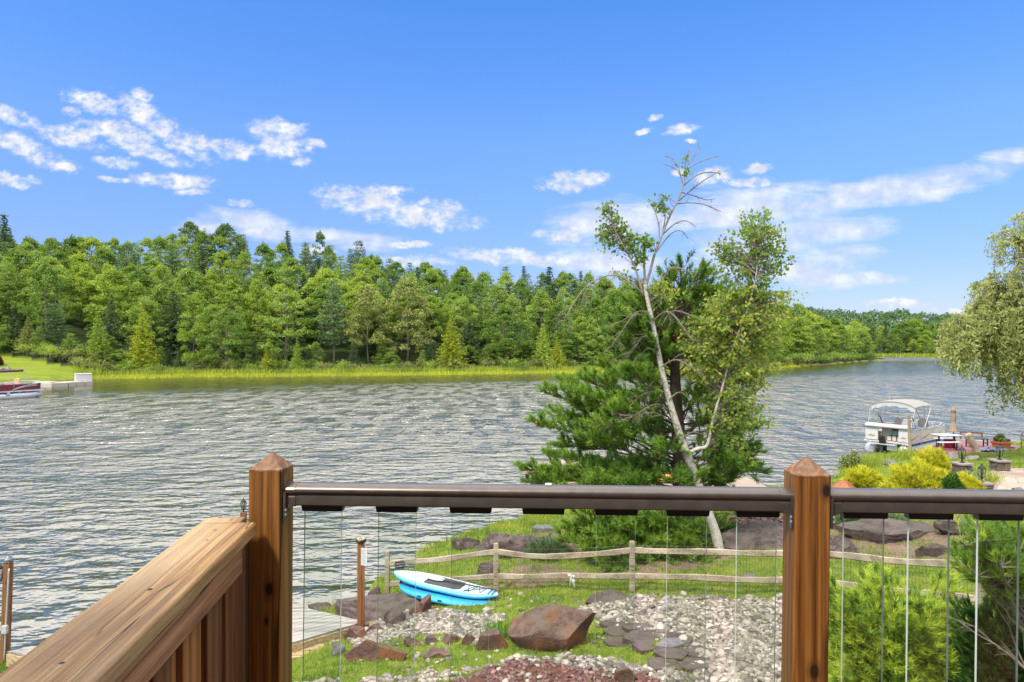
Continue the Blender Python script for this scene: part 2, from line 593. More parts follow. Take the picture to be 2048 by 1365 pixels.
M_fence = wood('grey_fence_wood', (.17, .125, .085), (.32, .255, .18), (.47, .40, .30), axis=0, ring=1.2, stretch=.03, fibre=60, knot=.25)
M_dpost = wood('brown_dock_post_wood', (.09, .035, .014), (.19, .08, .03), (.28, .13, .05), axis=2, ring=6, stretch=.04, fibre=70)
M_redeck = wood('red_pier_boards', (.16, .065, .06), (.26, .11, .10), (.33, .16, .14), axis=0, ring=3, stretch=.2, fibre=25, knot=.1)
M_bronze = plain('dark_bronze_metal', (.115, .098, .088), rough=.34, metal=.55, var=.12, nscale=30, spec=.5)
M_black = plain('black_metal', (.014, .014, .015), rough=.4, metal=.3, var=.2)
M_blackplastic = plain('black_plastic', (.017, .017, .019), rough=.42, var=.2)
M_alu = plain('brushed_aluminium', (.55, .56, .57), rough=.4, metal=.45, var=.08)
M_galv = plain('galvanised_conduit', (.52, .53, .54), rough=.45, metal=.6, var=.1)
M_whiteboat = plain('white_boat_gelcoat', (.52, .52, .505), rough=.3, var=.04, coat=.3)
M_vinyl = plain('cream_boat_vinyl', (.47, .455, .41), rough=.5, var=.06)
M_tanvinyl = plain('tan_boat_vinyl', (.52, .36, .22), rough=.5, var=.1)
M_gold = plain('gold_decal_film', (.33, .25, .07), rough=.35, var=.1)
M_maroon = plain('maroon_boat_panel', (.16, .008, .014), rough=.28, var=.1, coat=.4)
M_canvas = plain('off_white_canvas', (.25, .245, .225), rough=.85, var=.07, bump=.2, bscale=20)
M_canvasd = plain('plum_canvas', (.10, .055, .06), rough=.85, var=.15)
M_tan_cloth = plain('tan_umbrella_cloth', (.29, .21, .145), rough=.9, var=.12, nscale=5)
M_whiteplastic = plain('white_plastic', (.50, .49, .475), rough=.45, var=.05)
M_cream = plain('cream_float_plastic', (.40, .36, .29), rough=.55, var=.1)
M_redtub = plain('red_tub_plastic', (.40, .02, .06), rough=.4, var=.1)
M_terra = plain('terracotta_plastic', (.45, .13, .05), rough=.6, var=.12)
M_tarp = plain('slate_blue_tarp', (.13, .15, .21), rough=.5, var=.25)
M_orange = plain('orange_kayak_plastic', (.72, .24, .02), rough=.4, var=.12)
M_green = plain('green_battery_lid', (.02, .30, .10), rough=.5)
M_copper = plain('rusty_copper_lid', (.27, .10, .035), rough=.5, metal=.4, var=.3, nscale=14)
M_sign = plain('white_sign_panel', (.5, .5, .49), rough=.5, var=.04)
M_ink = plain('dark_sign_ink', (.03, .03, .03), rough=.6)
M_slate = rockmat('purple_slate', (.10, .085, .095), (.17, .145, .16), (.26, .23, .25), 6, .3)
M_rock = rockmat('red_brown_rock', (.045, .026, .020), (.12, .066, .050), (.20, .125, .098), 2.6, .55, lichen=(.19, .145, .12, 1), red=(.25, .105, .045, 1))
M_ledge = rockmat('plum_ledge_rock', (.050, .036, .032), (.115, .082, .073), (.19, .145, .13), 1.6, .7, lichen=(.17, .14, .12, 1))
M_paler = rockmat('pale_lawn_rock', (.22, .17, .15), (.36, .30, .27), (.48, .42, .38), 3, .5)
M_greyrock = rockmat('grey_rock', (.10, .095, .09), (.20, .19, .18), (.30, .28, .26), 3, .5)
M_flag = rockmat('patio_flagstone', (.30, .22, .18), (.43, .34, .28), (.56, .46, .38), 2.0, .5)
M_pillar = rockmat('stacked_stone', (.085, .06, .048), (.19, .145, .115), (.33, .27, .22), 5, .6)
M_pillarcap = rockmat('pillar_cap_stone', (.16, .13, .12), (.25, .21, .19), (.34, .29, .27), 4, .3)
M_bark_birch, _t, _o = mat_new('birch_bark')
_co = _t.node('ShaderNodeTexCoord').outputs['Object']
_n = _t.noise(_t.map(_co, scale=(3, 3, 14)), 5, 5, .65)
_g = _t.noise(_co, 5, 5, .6)
_c = _t.ramp(_n, [(.28, (.09, .075, .06)), (.42, (.32, .285, .24)), (.62, (.53, .485, .42))])
_c = _t.mix(_t.ss(_g, .52, .62, 0, .7), _c, (.24, .27, .17, 1))
_b = _t.node('ShaderNodeBsdfPrincipled', {'Base Color': _c, 'Roughness': .8})
_t.l.new(_t.bump(_n, .5, .02), _b.inputs['Normal'])
_t.l.new(_b.outputs[0], _o.inputs[0])
M_twig = plain('grey_twig_bark', (.17, .135, .11), rough=.9, var=.3, nscale=6)
M_bark = plain('dark_brown_bark', (.085, .055, .038), rough=.95, var=.45, nscale=9, bump=.8, bscale=25)
M_barkfar = plain('far_trunk_bark', (.12, .095, .075), rough=.95, var=.4, nscale=2)

# foliage: (dark, light)
FOL = {
    'leafy': foliage('broadleaf_foliage', (.055, .125, .02), (.205, .315, .06), .42, third=(.33, .42, .095)),
    'ridge': foliage('ridge_foliage', (.05, .105, .04), (.125, .205, .075), .25, objvar=0),
    'lime': foliage('lime_foliage', (.15, .25, .03), (.38, .48, .08), .42),
    'pine': foliage('white_pine_foliage', (.048, .11, .035), (.175, .26, .085), .28),
    'bright_pine': foliage('bright_pine_foliage', (.09, .18, .025), (.26, .37, .062), .3),
    'spruce': foliage('dark_spruce_foliage', (.034, .072, .027), (.11, .165, .06), .22),
    'gold': foliage('golden_conifer_foliage', (.19, .26, .02), (.40, .44, .035), .35, objvar=.15),
    'shrub': foliage('shore_shrub_foliage', (.10, .15, .035), (.30, .33, .10), .3),
    'olive': foliage('willow_foliage', (.19, .235, .065), (.43, .46, .18), .42, objvar=0),
    'birch': foliage('birch_leaf', (.085, .16, .03), (.24, .36, .07), .5, objvar=0, third=(.46, .42, .06)),
    'needle': foliage('long_pine_needle', (.045, .125, .018), (.185, .315, .04), .3, objvar=0, third=(.32, .44, .07)),
    'mugo': foliage('mugo_needle', (.05, .13, .022), (.19, .31, .045), .3, objvar=0, third=(.50, .60, .07)),
    'dwarf': foliage('dark_dwarf_needle', (.018, .062, .014), (.07, .15, .03), .22, objvar=0, third=(.15, .25, .045)),
    'yellow': foliage('gold_thread_cypress', (.27, .31, .022), (.60, .58, .05), .4, objvar=0),
    'ball': foliage('round_bush_foliage', (.025, .085, .012), (.085, .19, .025), .25, objvar=0),
    'sage': foliage('sage_foliage', (.14, .21, .10), (.30, .36, .19), .25, objvar=0),
    'purple': foliage('purple_shrub_foliage', (.06, .01, .02), (.14, .03, .04), .2, objvar=0),
    'juniper': foliage('juniper_foliage', (.06, .12, .05), (.17, .26, .11), .25, objvar=0),
    'iris': foliage('iris_blade', (.06, .16, .018), (.17, .33, .035), .3, objvar=0),
    'grass': foliage('lawn_grass', (.085, .16, .022), (.23, .32, .045), .3, objvar=0, third=(.40, .39, .07)),
    'reed': foliage('marsh_reed', (.12, .18, .035), (.31, .38, .05), .3, objvar=0, third=(.46, .48, .035)),
    'pot': foliage('potted_plant_leaf', (.04, .09, .015), (.17, .2, .05), .3, objvar=0),
}

# pebbles and chips
M_pebble, _t, _o = mat_new('river_pebble')
_c = _t.ramp(_t.attr('tone'), [(0, (.06, .05, .043)), (.35, (.145, .12, .095)), (.75, (.24, .205, .165)), (1, (.37, .335, .29))])
_b = _t.node('ShaderNodeBsdfPrincipled', {'Base Color': _c, 'Roughness': .7})
_t.l.new(_b.outputs[0], _o.inputs[0])
M_chip, _t, _o = mat_new('red_lava_chip')
_c = _t.ramp(_t.attr('tone'), [(0, (.065, .032, .028)), (.6, (.155, .078, .068)), (1, (.26, .155, .14))])
_b = _t.node('ShaderNodeBsdfPrincipled', {'Base Color': _c, 'Roughness': .9})
_t.l.new(_b.outputs[0], _o.inputs[0])

# near ground
M_ground, _t, _o = mat_new('yard_ground')
_co = _t.node('ShaderNodeTexCoord').outputs['Object']
_n = _t.noise(_co, 1.3, 6, .65)
_n2 = _t.noise(_co, 14, 6, .7)
_c = _t.ramp(_t.m('ADD', _t.m('MULTIPLY', _n, .6), _t.m('MULTIPLY', _n2, .4)), [(.33, (.06, .095, .014)), (.5, (.12, .165, .024)), (.66, (.22, .22, .04))])
_pb = _t.node('ShaderNodeTexVoronoi', {'Vector': _co, 'Scale': 13.0})
_gc = _t.mix(.6, _t.ramp(_t.node('ShaderNodeSeparateColor', {0: _pb.outputs['Color']}).outputs[0], [(0, (.10, .085, .07)), (1, (.28, .25, .22))]), (.13, .115, .085, 1))
_c = _t.mix(_t.attr('gravel'), _c, _gc)
_c = _t.mix(_t.attr('mulch'), _c, _t.ramp(_n2, [(.35, (.06, .024, .02)), (.65, (.17, .075, .06))]))
_c = _t.mix(_t.attr('dirt'), _c, _t.ramp(_n2, [(.35, (.10, .07, .05)), (.65, (.25, .18, .12))]))
_b = _t.node('ShaderNodeBsdfPrincipled', {'Base Color': _c, 'Roughness': .95, 'Specular IOR Level': .1})
_t.l.new(_t.bump(_n2, .6, .04), _b.inputs['Normal'])
_t.l.new(_b.outputs[0], _o.inputs[0])
# far ground
M_far, _t, _o = mat_new('far_shore_ground')
_co = _t.node('ShaderNodeTexCoord').outputs['Object']
_n = _t.noise(_co, .25, 6, .6)
_n2 = _t.noise(_t.map(_co, scale=(.3, 1.5, 1)), .6, 5, .6)
_c = _t.ramp(_n, [(.3, (.016, .026, .009)), (.7, (.035, .05, .014))])
_c = _t.mix(_t.attr('marsh'), _c, _t.ramp(_n2, [(.3, (.09, .13, .02)), (.7, (.18, .21, .03))]))
_c = _t.mix(_t.attr('lawn'), _c, _t.ramp(_n2, [(.3, (.10, .15, .014)), (.7, (.17, .20, .02))]))
_b = _t.node('ShaderNodeBsdfPrincipled', {'Base Color': _c, 'Roughness': .95, 'Specular IOR Level': .1})
_t.l.new(_b.outputs[0], _o.inputs[0])
# lake water
M_water, _t, _o = mat_new('lake_water')
_co = _t.node('ShaderNodeTexCoord').outputs['Object']
_rip = _t.noise(_t.map(_co, rot=(0, 0, R(-9)), scale=(.65, 1.35, 1)), 1.3, 3, .5, .35)
_rip2 = _t.noise(_t.map(_co, rot=(0, 0, R(14)), scale=(.7, 1.5, 1)), 2.9, 2, .5, .2)
_swl = _t.noise(_t.map(_co, rot=(0, 0, R(-5)), scale=(.5, 1.0, 1)), .22, 2, .5)
_gust = _t.noise(_t.map(_co, scale=(.3, 1, 1)), .035, 3, .5)
_wav = _t.node('ShaderNodeTexWave', {'Vector': _t.map(_co, rot=(0, 0, R(-7)), scale=(.62, 1, 1)), 'Scale': .36, 'Distortion': 10.0, 'Detail': 3.0, 'Detail Scale': 3.0, 'Detail Roughness': .55},
               wave_type='BANDS', bands_direction='Y', wave_profile='SAW').outputs['Fac']
_amp = _t.ss(_swl, .3, .66, .5, 1.1)
_wav2 = _t.node('ShaderNodeTexWave', {'Vector': _t.map(_co, rot=(0, 0, R(6)), scale=(.7, 1, 1)), 'Scale': .088, 'Distortion': 13.0, 'Detail': 4.0, 'Detail Scale': 3.4, 'Detail Roughness': .65},
                wave_type='BANDS', bands_direction='Y', wave_profile='SAW').outputs['Fac']
_fetch = _t.ss(_t.node('ShaderNodeSeparateXYZ', {0: _co}).outputs[1], 22, 70)      # bigger chop out on the open lake
def _mixv(f, a, b):
    return _t.m('ADD', a, _t.m('MULTIPLY', f, _t.m('SUBTRACT', b, a)))


# near the bank: even ripples; out on the lake: flat troughs between short steep wave faces
_pat = _t.ss(_t.noise(_t.map(_co, rot=(0, 0, R(-5)), scale=(.62, .21, 1)), 1.0, 3, .6), .40, .57)      # cat's paws: ruffled and slick flecks
_w1 = _mixv(_fetch, _t.m('MULTIPLY', _wav, _t.m('MULTIPLY', _amp, .145)), _t.m('MULTIPLY', _t.m('MULTIPLY', _t.lin(_wav, .25, 1), _pat), .17))
_w2 = _t.m('MULTIPLY', _t.m('MULTIPLY', _t.lin(_wav2, .42, 1), _t.lin(_pat, 0, 1, .25, 1)), _t.m('MULTIPLY', _fetch, .42))
_w3 = _t.m('ADD', _t.m('MULTIPLY', _rip, _t.lin(_fetch, 0, 1, .10, .05)), _t.m('ADD', _t.m('MULTIPLY', _rip2, _t.lin(_fetch, 0, 1, .035, .012)), _t.m('MULTIPLY', _swl, _t.lin(_fetch, 0, 1, .16, .10))))
_h = _t.m('ADD', _w1, _t.m('ADD', _w2, _w3))
_wx, _wy, _wz = _t.node('ShaderNodeSeparateXYZ', {0: _co}).outputs
_far = _t.ss(_wy, 14, 150)      # open water is choppier than the sheltered near shore
_lee = _t.m('SUBTRACT', _t.m('MULTIPLY_ADD', _wx, .45, 141.0), _wy)      # metres out from the wooded far shore: calm in its lee
_calm = _t.m('MULTIPLY', _t.ss(_t.m('ADD', _lee, _t.m('MULTIPLY', _gust, 24)), 72, 28), _t.ss(_lee, -60, -25))
_str = _t.m('MULTIPLY', _t.m('MULTIPLY', _t.ss(_gust, .3, .6, .8, 1.0), _t.lin(_far, 0, 1, 1.0, .9)), _t.lin(_calm, 0, 1, 1.0, .14))
_nrm = _t.node('ShaderNodeBump', {'Height': _h, 'Strength': _str, 'Distance': 1.32}).outputs[0]
_dif = _t.node('ShaderNodeBsdfDiffuse', {'Color': (.036, .040, .013, 1), 'Normal': _nrm})
_gl = _t.node('ShaderNodeBsdfGlossy', {'Color': (1.0, .96, .92, 1), 'Roughness': _t.lin(_calm, 0, 1, .15, .10), 'Normal': _nrm})
_fr = _t.node('ShaderNodeFresnel', {'IOR': 3.0, 'Normal': _nrm})
_mx = _t.node('ShaderNodeMixShader', {0: _fr.outputs[0], 1: _dif.outputs[0], 2: _gl.outputs[0]})
_t.l.new(_mx.outputs[0], _o.inputs[0])
# thin clear glass
M_glass, _t, _o = mat_new('clear_glass')
_tr = _t.node('ShaderNodeBsdfTransparent', {'Color': (.93, .965, .945, 1)})
_gl = _t.node('ShaderNodeBsdfGlossy', {'Color': (1, 1, 1, 1), 'Roughness': .02})
_fr = _t.node('ShaderNodeFresnel', {'IOR': 1.45})
_mx = _t.node('ShaderNodeMixShader', {0: _t.m('MULTIPLY', _fr.outputs[0], .8), 1: _tr.outputs[0], 2: _gl.outputs[0]})
_t.l.new(_mx.outputs[0], _o.inputs[0])
M_glassedge = plain('glass_edge', (.58, .66, .60), rough=.15, var=.1, nscale=5)
M_lampglass, _t, _o = mat_new('lantern_glass')
_mx = _t.node('ShaderNodeMixShader', {0: .3, 1: _t.node('ShaderNodeBsdfTransparent', {'Color': (.85, .9, .9, 1)}).outputs[0], 2: _t.node('ShaderNodeBsdfGlossy', {'Roughness': .1}).outputs[0]})
_t.l.new(_mx.outputs[0], _o.inputs[0])
# paddle board skin: white deck fading to blue rails (airbrushed print)
M_board, _t, _o = mat_new('paddle_board_skin')
_c = _t.ramp(_t.attr('tone'), [(0, (.62, .65, .68)), (.30, (.42, .60, .70)), (.55, (.07, .36, .64)), (1, (.02, .20, .50))])
_b = _t.node('ShaderNodeBsdfPrincipled', {'Base Color': _c, 'Roughness': .35})
_t.l.new(_b.outputs[0], _o.inputs[0])
M_cyan = plain('cyan_board_skin', (.025, .30, .52), rough=.35, var=.08)
# ------------------------------------------------------------------ near terrain
CP = [P(*a) for a in ()]
for px, py, z in [(640, 1215, .02), (735, 1192, .02), (745, 1160, .0), (825, 1138, .0), (835, 1105, .0), (890, 1085, 0), (950, 1062, 0), (1010, 1045, 0), (1035, 1030, 0),
                  (1100, 1000, 0), (1250, 988, 0), (1400, 982, 0), (1560, 978, 0), (1600, 973, 0), (1680, 955, 0), (1690, 935, 0), (1725, 912, 0), (1800, 905, 0), (1900, 900, .1), (2048, 887, .1),
                  (775, 1194, .27), (992, 1182, .66), (1262, 1183, 1.02), (1620, 1195, 1.3), (1945, 1235, 1.7),
                  (1437, 1108, 1.0), (1372, 1105, .95), (1000, 1080, .5), (1100, 1100, .7), (1200, 1060, .7), (1500, 1060, 1.0), (1500, 1030, .9), (1600, 1005, .7),
                  (1700, 1000, 1.0), (1800, 1000, 1.2), (1800, 960, 1.05), (1750, 935, .45), (1900, 960, 1.25), (1972, 987, 1.17), (1932, 954, 1.5), (2008, 944, 1.46), (2048, 985, 1.35),
                  (2000, 908, .55), (2040, 900, .5), (1900, 912, .5), (1790, 1060, 1.2), (1950, 1060, 1.6), (1750, 1100, 1.2), (1900, 1180, 1.6),
                  (1100, 1230, 1.0), (1300, 1230, 1.2), (1500, 1230, 1.3), (800, 1230, .5), (700, 1300, .65), (850, 1300, .95), (1100, 1320, 1.2), (1500, 1320, 1.4),
                  (600, 1350, .85), (590, 1305, .35), (1100, 1365, 1.35), (1500, 1365, 1.5), (700, 1365, 1.15), (12, 1332, .12)]:
    CP.append(G(px, py, z))
CP += [Vector(v) for v in [(-6, 2, 2.3), (0, 2, 2.4), (8, 2, 2.5), (-5, 6, 1.9), (0, 6, 2.0), (5, 6, 2.1), (9, 8, 2.1), (-8, 8, 1.0), (-10, 10.5, .2), (-13, 12, -.8), (-9, 14, -.7),
                           (-9.5, 20, -1.2), (-15, 40, -1.6), (-4, 26, -1), (0, 38, -1.3), (9, 38, -1.2), (15, 45, -1.2), (25, 52, -1.3), (-30, 14, -1.2), (-30, 4, .5), (-22, -4, 2),
                           (14, 12, 2.1), (20, 20, 1.9), (28, 30, 1.2), (36, 40, .8), (44, 52, -.6), (0, -6, 2.6), (25, 2, 2.6), (-4.2, 19, -.6), (-6, 17, -.8), (60, 45, .8)]]
CPa = np.array([tuple(v) for v in CP])
_n = len(CPa)
_D = np.linalg.norm(CPa[:, None, :2] - CPa[None, :, :2], axis=2)
_A = np.zeros((_n + 3, _n + 3))
_A[:_n, :_n] = _D + np.eye(_n) * .02
_A[:_n, _n] = 1
_A[:_n, _n + 1:] = CPa[:, :2]
_A[_n:, :_n] = _A[:_n, _n:].T
_W = np.linalg.solve(_A, np.concatenate([CPa[:, 2], np.zeros(3)]))


def TZ(x, y):
    """ground height in the yard"""
    x, y = np.asarray(x, dtype=float), np.asarray(y, dtype=float)
    sh = x.shape
    x, y = x.ravel(), y.ravel()
    out = np.empty(len(x))
    for i in range(0, len(x), 20000):
        xs, ys = x[i:i + 20000], y[i:i + 20000]
        d = np.hypot(xs[:, None] - CPa[None, :, 0], ys[:, None] - CPa[None, :, 1])
        out[i:i + 20000] = d @ _W[:_n] + _W[_n] + xs * _W[_n + 1] + ys * _W[_n + 2]
    out += .05 * sines(x, y, 3, 2.2) + .018 * sines(x, y, 4, .6)
    return np.clip(out, -1.8, 3.2).reshape(sh)


def tz(x, y):
    return float(TZ(np.array([x]), np.array([y]))[0])


def hit(px, py):
    """where the view through a pixel of the survey meets the yard"""
    lo = 5.0
    u, v = (px - CX) / F, (py - CY) / F
    Y = np.linspace(5, 48, 900)
    z = TZ(u * Y, Y)
    k = np.argmax(HC - v * Y < z)
    return Vector((u * Y[k], Y[k], z[k]))


def pix(x, y, z):
    return CX + F * x / y, CY + F * (HC - z) / y


GRAVEL = [[(700, 1275), (760, 1250), (840, 1218), (930, 1222), (1000, 1232), (1012, 1262), (955, 1285), (880, 1268), (800, 1275), (720, 1292)],
          [(1165, 1212), (1290, 1192), (1420, 1198), (1590, 1194), (1640, 1230), (1660, 1380), (1330, 1380), (1400, 1340), (1380, 1300), (1230, 1250), (1195, 1250)],
          [(580, 1372), (700, 1362), (850, 1352), (960, 1335), (1040, 1312), (1210, 1318), (1330, 1338), (1400, 1360), (1400, 1372), (1240, 1345), (1100, 1322), (1030, 1324), (890, 1355), (800, 1372)]]
MULCH = [[(860, 1380), (950, 1345), (1030, 1322), (1150, 1326), (1240, 1345), (1330, 1352), (1420, 1372), (1420, 1390), (860, 1390)],
         [(1440, 1052), (1470, 1032), (1580, 1030), (1600, 1046), (1500, 1056)], [(1640, 985), (1700, 985), (1700, 1003), (1640, 1003)]]
DIRT = [[(1000, 1165), (1040, 1125), (1150, 1140), (1230, 1150), (1120, 1165), (1060, 1180)], [(1440, 1045), (1600, 1055), (1600, 1100), (1430, 1110)],
        [(640, 1215), (850, 1180), (880, 1215), (740, 1260), (700, 1240)], [(870, 1180), (985, 1160), (1000, 1180), (900, 1195)], [(1200, 1100), (1440, 1095), (1470, 1125), (1230, 1160)],
        [(1660, 1050), (1930, 1040), (1950, 1120), (1660, 1110)], [(990, 1080), (1120, 1060), (1200, 1090), (1050, 1125)]]


def zones(x, y, z):
    px, py = pix(x, y, z)
    jx = px + 14 * sines(x, y, 21, .8)
    jy = py + 7 * sines(x, y, 22, .7)
    g = np.zeros(x.shape)
    m = np.zeros(x.shape)
    d = np.zeros(x.shape)
    for p in GRAVEL: g[in_poly(jx, jy, p)] = 1
    for p in MULCH: m[in_poly(jx, jy, p)] = 1
    for p in DIRT: d[in_poly(jx + 10 * sines(x, y, 23, .4), jy, p)] = 1
    m[g > 0] *= 0.0
    return g, m, d


us = np.concatenate([np.linspace(-1.9, -.82, 30)[:-1], np.linspace(-.82, .82, 300), np.linspace(.82, 1.9, 30)[1:]])
dsr = np.concatenate([np.linspace(.8, 8, 30)[:-1], np.exp(np.linspace(math.log(8), math.log(62), 230))])
UU, DD = np.meshgrid(us, dsr)
XX, YY = UU * DD, DD
ZZ = TZ(XX, YY)
g_, m_, d_ = zones(XX, YY, ZZ)
nu, nd = len(us), len(dsr)
idx = np.arange(nu * nd).reshape(nd, nu)
quads = np.stack([idx[:-1, :-1], idx[:-1, 1:], idx[1:, 1:], idx[1:, :-1]], axis=-1).reshape(-1, 4)
me = np_mesh('ground', np.stack([XX, YY, ZZ], -1).reshape(-1, 3), [quads], smooth=True, attrs={'gravel': g_.ravel(), 'mulch': m_.ravel(), 'dirt': d_.ravel()})
tag(link('ground', me, M_ground), kind='structure')

# lake: one sheet to the horizon, over a dark bed
wx = np.array([-3000, -600, -150, -40, 0, 40, 150, 600, 3000.0])
wy = np.array([3.0, 30, 80, 200, 420, 1200, 5000.0])
WX, WY = np.meshgrid(wx, wy)
idx = np.arange(WX.size).reshape(WX.shape)
quads = np.stack([idx[:-1, :-1], idx[:-1, 1:], idx[1:, 1:], idx[1:, :-1]], axis=-1).reshape(-1, 4)
tag(link('lake_water', np_mesh('lake_water', np.stack([WX, WY, WX * 0], -1).reshape(-1, 3), [quads], smooth=True), M_water), kind='structure')

# ------------------------------------------------------------------ far shore land
SH = [(-1500, 96), (-200, 104), (0, 109), (100, 112), (190, 121), (400, 128), (700, 133), (1000, 141), (1180, 147), (1350, 157), (1550, 173), (1650, 200), (1747, 247), (1790, 262)]
TOP = [(-1500, 440), (-200, 445), (0, 447), (60, 470), (200, 472), (300, 470), (380, 455), (470, 460), (530, 490), (640, 478), (740, 500), (800, 525), (900, 528), (1000, 534), (1130, 542),
       (1250, 548), (1400, 566), (1500, 582), (1600, 612), (1700, 645), (1790, 668)]
shx, shy = zip(*SH)
TOPX, TOPY = zip(*TOP)


def dsh(px): return np.interp(px, shx, shy)


def marshw(px): return np.interp(px, [-200, 140, 230, 1500, 1790], [2, 2, 7, 6, 2])


def lawn_top(px): return np.interp(px, [-400, 0, 60, 130, 200], [24, 21, 17, 10, 0])


def fz(px, s):
    d = dsh(px)
    zt = HC + (688 - np.interp(px, TOPX, TOPY)) / F * (d + 75)
    mw = marshw(px)
    k = np.maximum(zt - 14.5 - .3, .5) / (75 - mw)
    z = np.where(s < 0, .3 + s * .5, .3 + .012 * s)
    z = z + np.where(s > mw, np.minimum(s, 75) - mw, 0) * k + np.maximum(s - 75, 0) * k * .1
    lw = lawn_top(px)
    zl = .3 + np.maximum(s, 0) * .195
    base = .3 + lw * .195
    z75 = .3 + np.maximum(75 - mw, 0) * k
    zh = base + (np.minimum(s, 75) - lw) * (z75 - base) / np.maximum(75 - lw, 1) + np.maximum(s - 75, 0) * k * .1
    return np.where((lw > 0) & (s > 0) & (s < lw), zl, np.where((lw > 0) & (s >= lw), zh, z))


def smax(px): return np.clip((1775 - px) * 1.1, 8, 170)


pxs = np.concatenate([np.linspace(-1500, -150, 40)[:-1], np.linspace(-150, 210, 120)[:-1], np.linspace(210, 1770, 220)])
ts = np.concatenate([[-4, -2, 0], np.linspace(.01, 1, 60) * 1.0])
PX, TT = np.meshgrid(pxs, ts)
SS = np.where(TT <= 0, TT, TT * smax(PX))
D0 = dsh(PX) + SS
XX, YY = (PX - CX) / F * D0, D0
ZZ = fz(PX, SS) + .25 * sines(XX, YY, 9, 9) * (SS > 1)
lw = lawn_top(PX)
lawn = ((SS > .4) & (SS < lw + 1.0 * sines(XX, YY, 8, 6)) & (lw > 0)).astype(float)
marsh = ((SS < marshw(PX) + 1.5 * sines(XX, YY, 7, 8)) & (SS > -1)).astype(float)
idx = np.arange(PX.size).reshape(PX.shape)
quads = np.stack([idx[:-1, :-1], idx[:-1, 1:], idx[1:, 1:], idx[1:, :-1]], axis=-1).reshape(-1, 4)
tag(link('wooded_hill', np_mesh('wooded_hill', np.stack([XX, YY, ZZ], -1).reshape(-1, 3), [quads], smooth=True, attrs={'lawn': lawn.ravel(), 'marsh': marsh.ravel()}), M_far), kind='structure')

# second hill at the head of the lake
D2 = 322.0
R2 = [(1300, 600), (1560, 606), (1650, 613), (1740, 621), (1800, 617), (1880, 625), (1940, 628), (2100, 634), (2700, 640)]


def fz2(px, s):
    zt = HC + (688 - np.interp(px, *zip(*R2))) / F * (D2 + 370) - 13
    s_ = np.clip(s, 0, 370)
    return np.where(s < 0, .3 + s * .4, .3 + .01 * np.minimum(s, 12) + (zt - .4) * (np.maximum(s_ - 12, 0) / 358) ** 1.25)


pxs = np.linspace(1250, 2900, 120)
sr = np.concatenate([[-4, -2, 0, 4, 8, 12], np.linspace(20, 420, 40)])
PX, SS = np.meshgrid(pxs, sr)
D0 = D2 + SS
XX, YY = (PX - CX) / F * D0, D0
ZZ = fz2(PX, SS)
idx = np.arange(PX.size).reshape(PX.shape)
quads = np.stack([idx[:-1, :-1], idx[:-1, 1:], idx[1:, 1:], idx[1:, :-1]], axis=-1).reshape(-1, 4)
tag(link('distant_hill', np_mesh('distant_hill', np.stack([XX, YY, ZZ], -1).reshape(-1, 3), [quads], smooth=True,
         attrs={'lawn': XX.ravel() * 0, 'marsh': (SS < 11).astype(float).ravel()}), M_far), kind='structure')

# ------------------------------------------------------------------ tree prototypes, 14 m tall
HP = 14.0


def trunk_mesh(name, H, r, limbs=(), lean=0.0):
    mb = MB()
    pts = [(lean * math.sin(i * 1.3) * .3, lean * math.cos(i * 1.7) * .3, H * i / 6) for i in range(7)]
    mb.tube(pts, [r * (1 - .92 * i / 6) for i in range(7)], 6)
    for z, az, ln, el, rr in limbs:
        d = Vector((math.cos(az) * math.cos(el), math.sin(az) * math.cos(el), math.sin(el)))
        p = Vector((0, 0, z))
        mb.tube([p, p + d * ln * .5, p + d * ln + Vector((0, 0, ln * .12))], [rr, rr * .6, rr * .2], 4)
    me = bpy.data.meshes.new(name)
    me.from_pydata([tuple(v) for v in mb.V], [], mb.Fc)
    me.update()
    me.materials.append(M_barkfar)
    return me


def proto_leafy(seed, wide=.30, base=.16, nclump=84, per=76, leaf=.38):
    g = random.Random(seed)
    C, T, limbs = [], [], []
    for i in range(nclump):
        t = g.random() ** .8
        z = HP * (base + (1 - base) * t * .95)
        prof = math.sin(math.pi * min(1, (.12 + .88 * t)) ** .75) ** .7
        rad = HP * wide * max(prof, .12)
        az = g.random() * 6.283
        rr = rad * (.45 + .55 * g.random() ** .5)
        c = np.array([rr * math.cos(az), rr * math.sin(az), z])
        cr = HP * (.050 + .050 * g.random())
        v = unit(per)
        v[:, 2] = np.abs(v[:, 2]) * .8 - .15
        C.append(c + v * cr * (nr.random((per, 1)) ** .4) * np.array([.95, .95, 1.25]))
        T.append(np.clip(g.random() * .7 + nr.random(per) * .3, 0, 1))
        if i % 8 == 0:
            limbs.append((z * .72, az, rr * .9, .5, HP * .006))
    for k in range(10):                      # ragged leaders at the top
        az = g.random() * 6.28
        rr = HP * .1 * g.random()
        c = np.array([rr * math.cos(az), rr * math.sin(az), HP * (.86 + .14 * g.random())])
        C.append(c + nr.normal(size=(26, 3)) * np.array([.22, .22, .5]))
        T.append(np.full(26, g.random()))
    C, T = np.concatenate(C), np.concatenate(T)
    V, Q = leaf_arrays(C, leaf * (.7 + .6 * nr.random(len(C))), .6, .35)
    return np_mesh('leafy_crown', V, [Q], tone=np.repeat(T, 4)), trunk_mesh('leafy_trunk', HP * .85, HP * .013, limbs, .5)


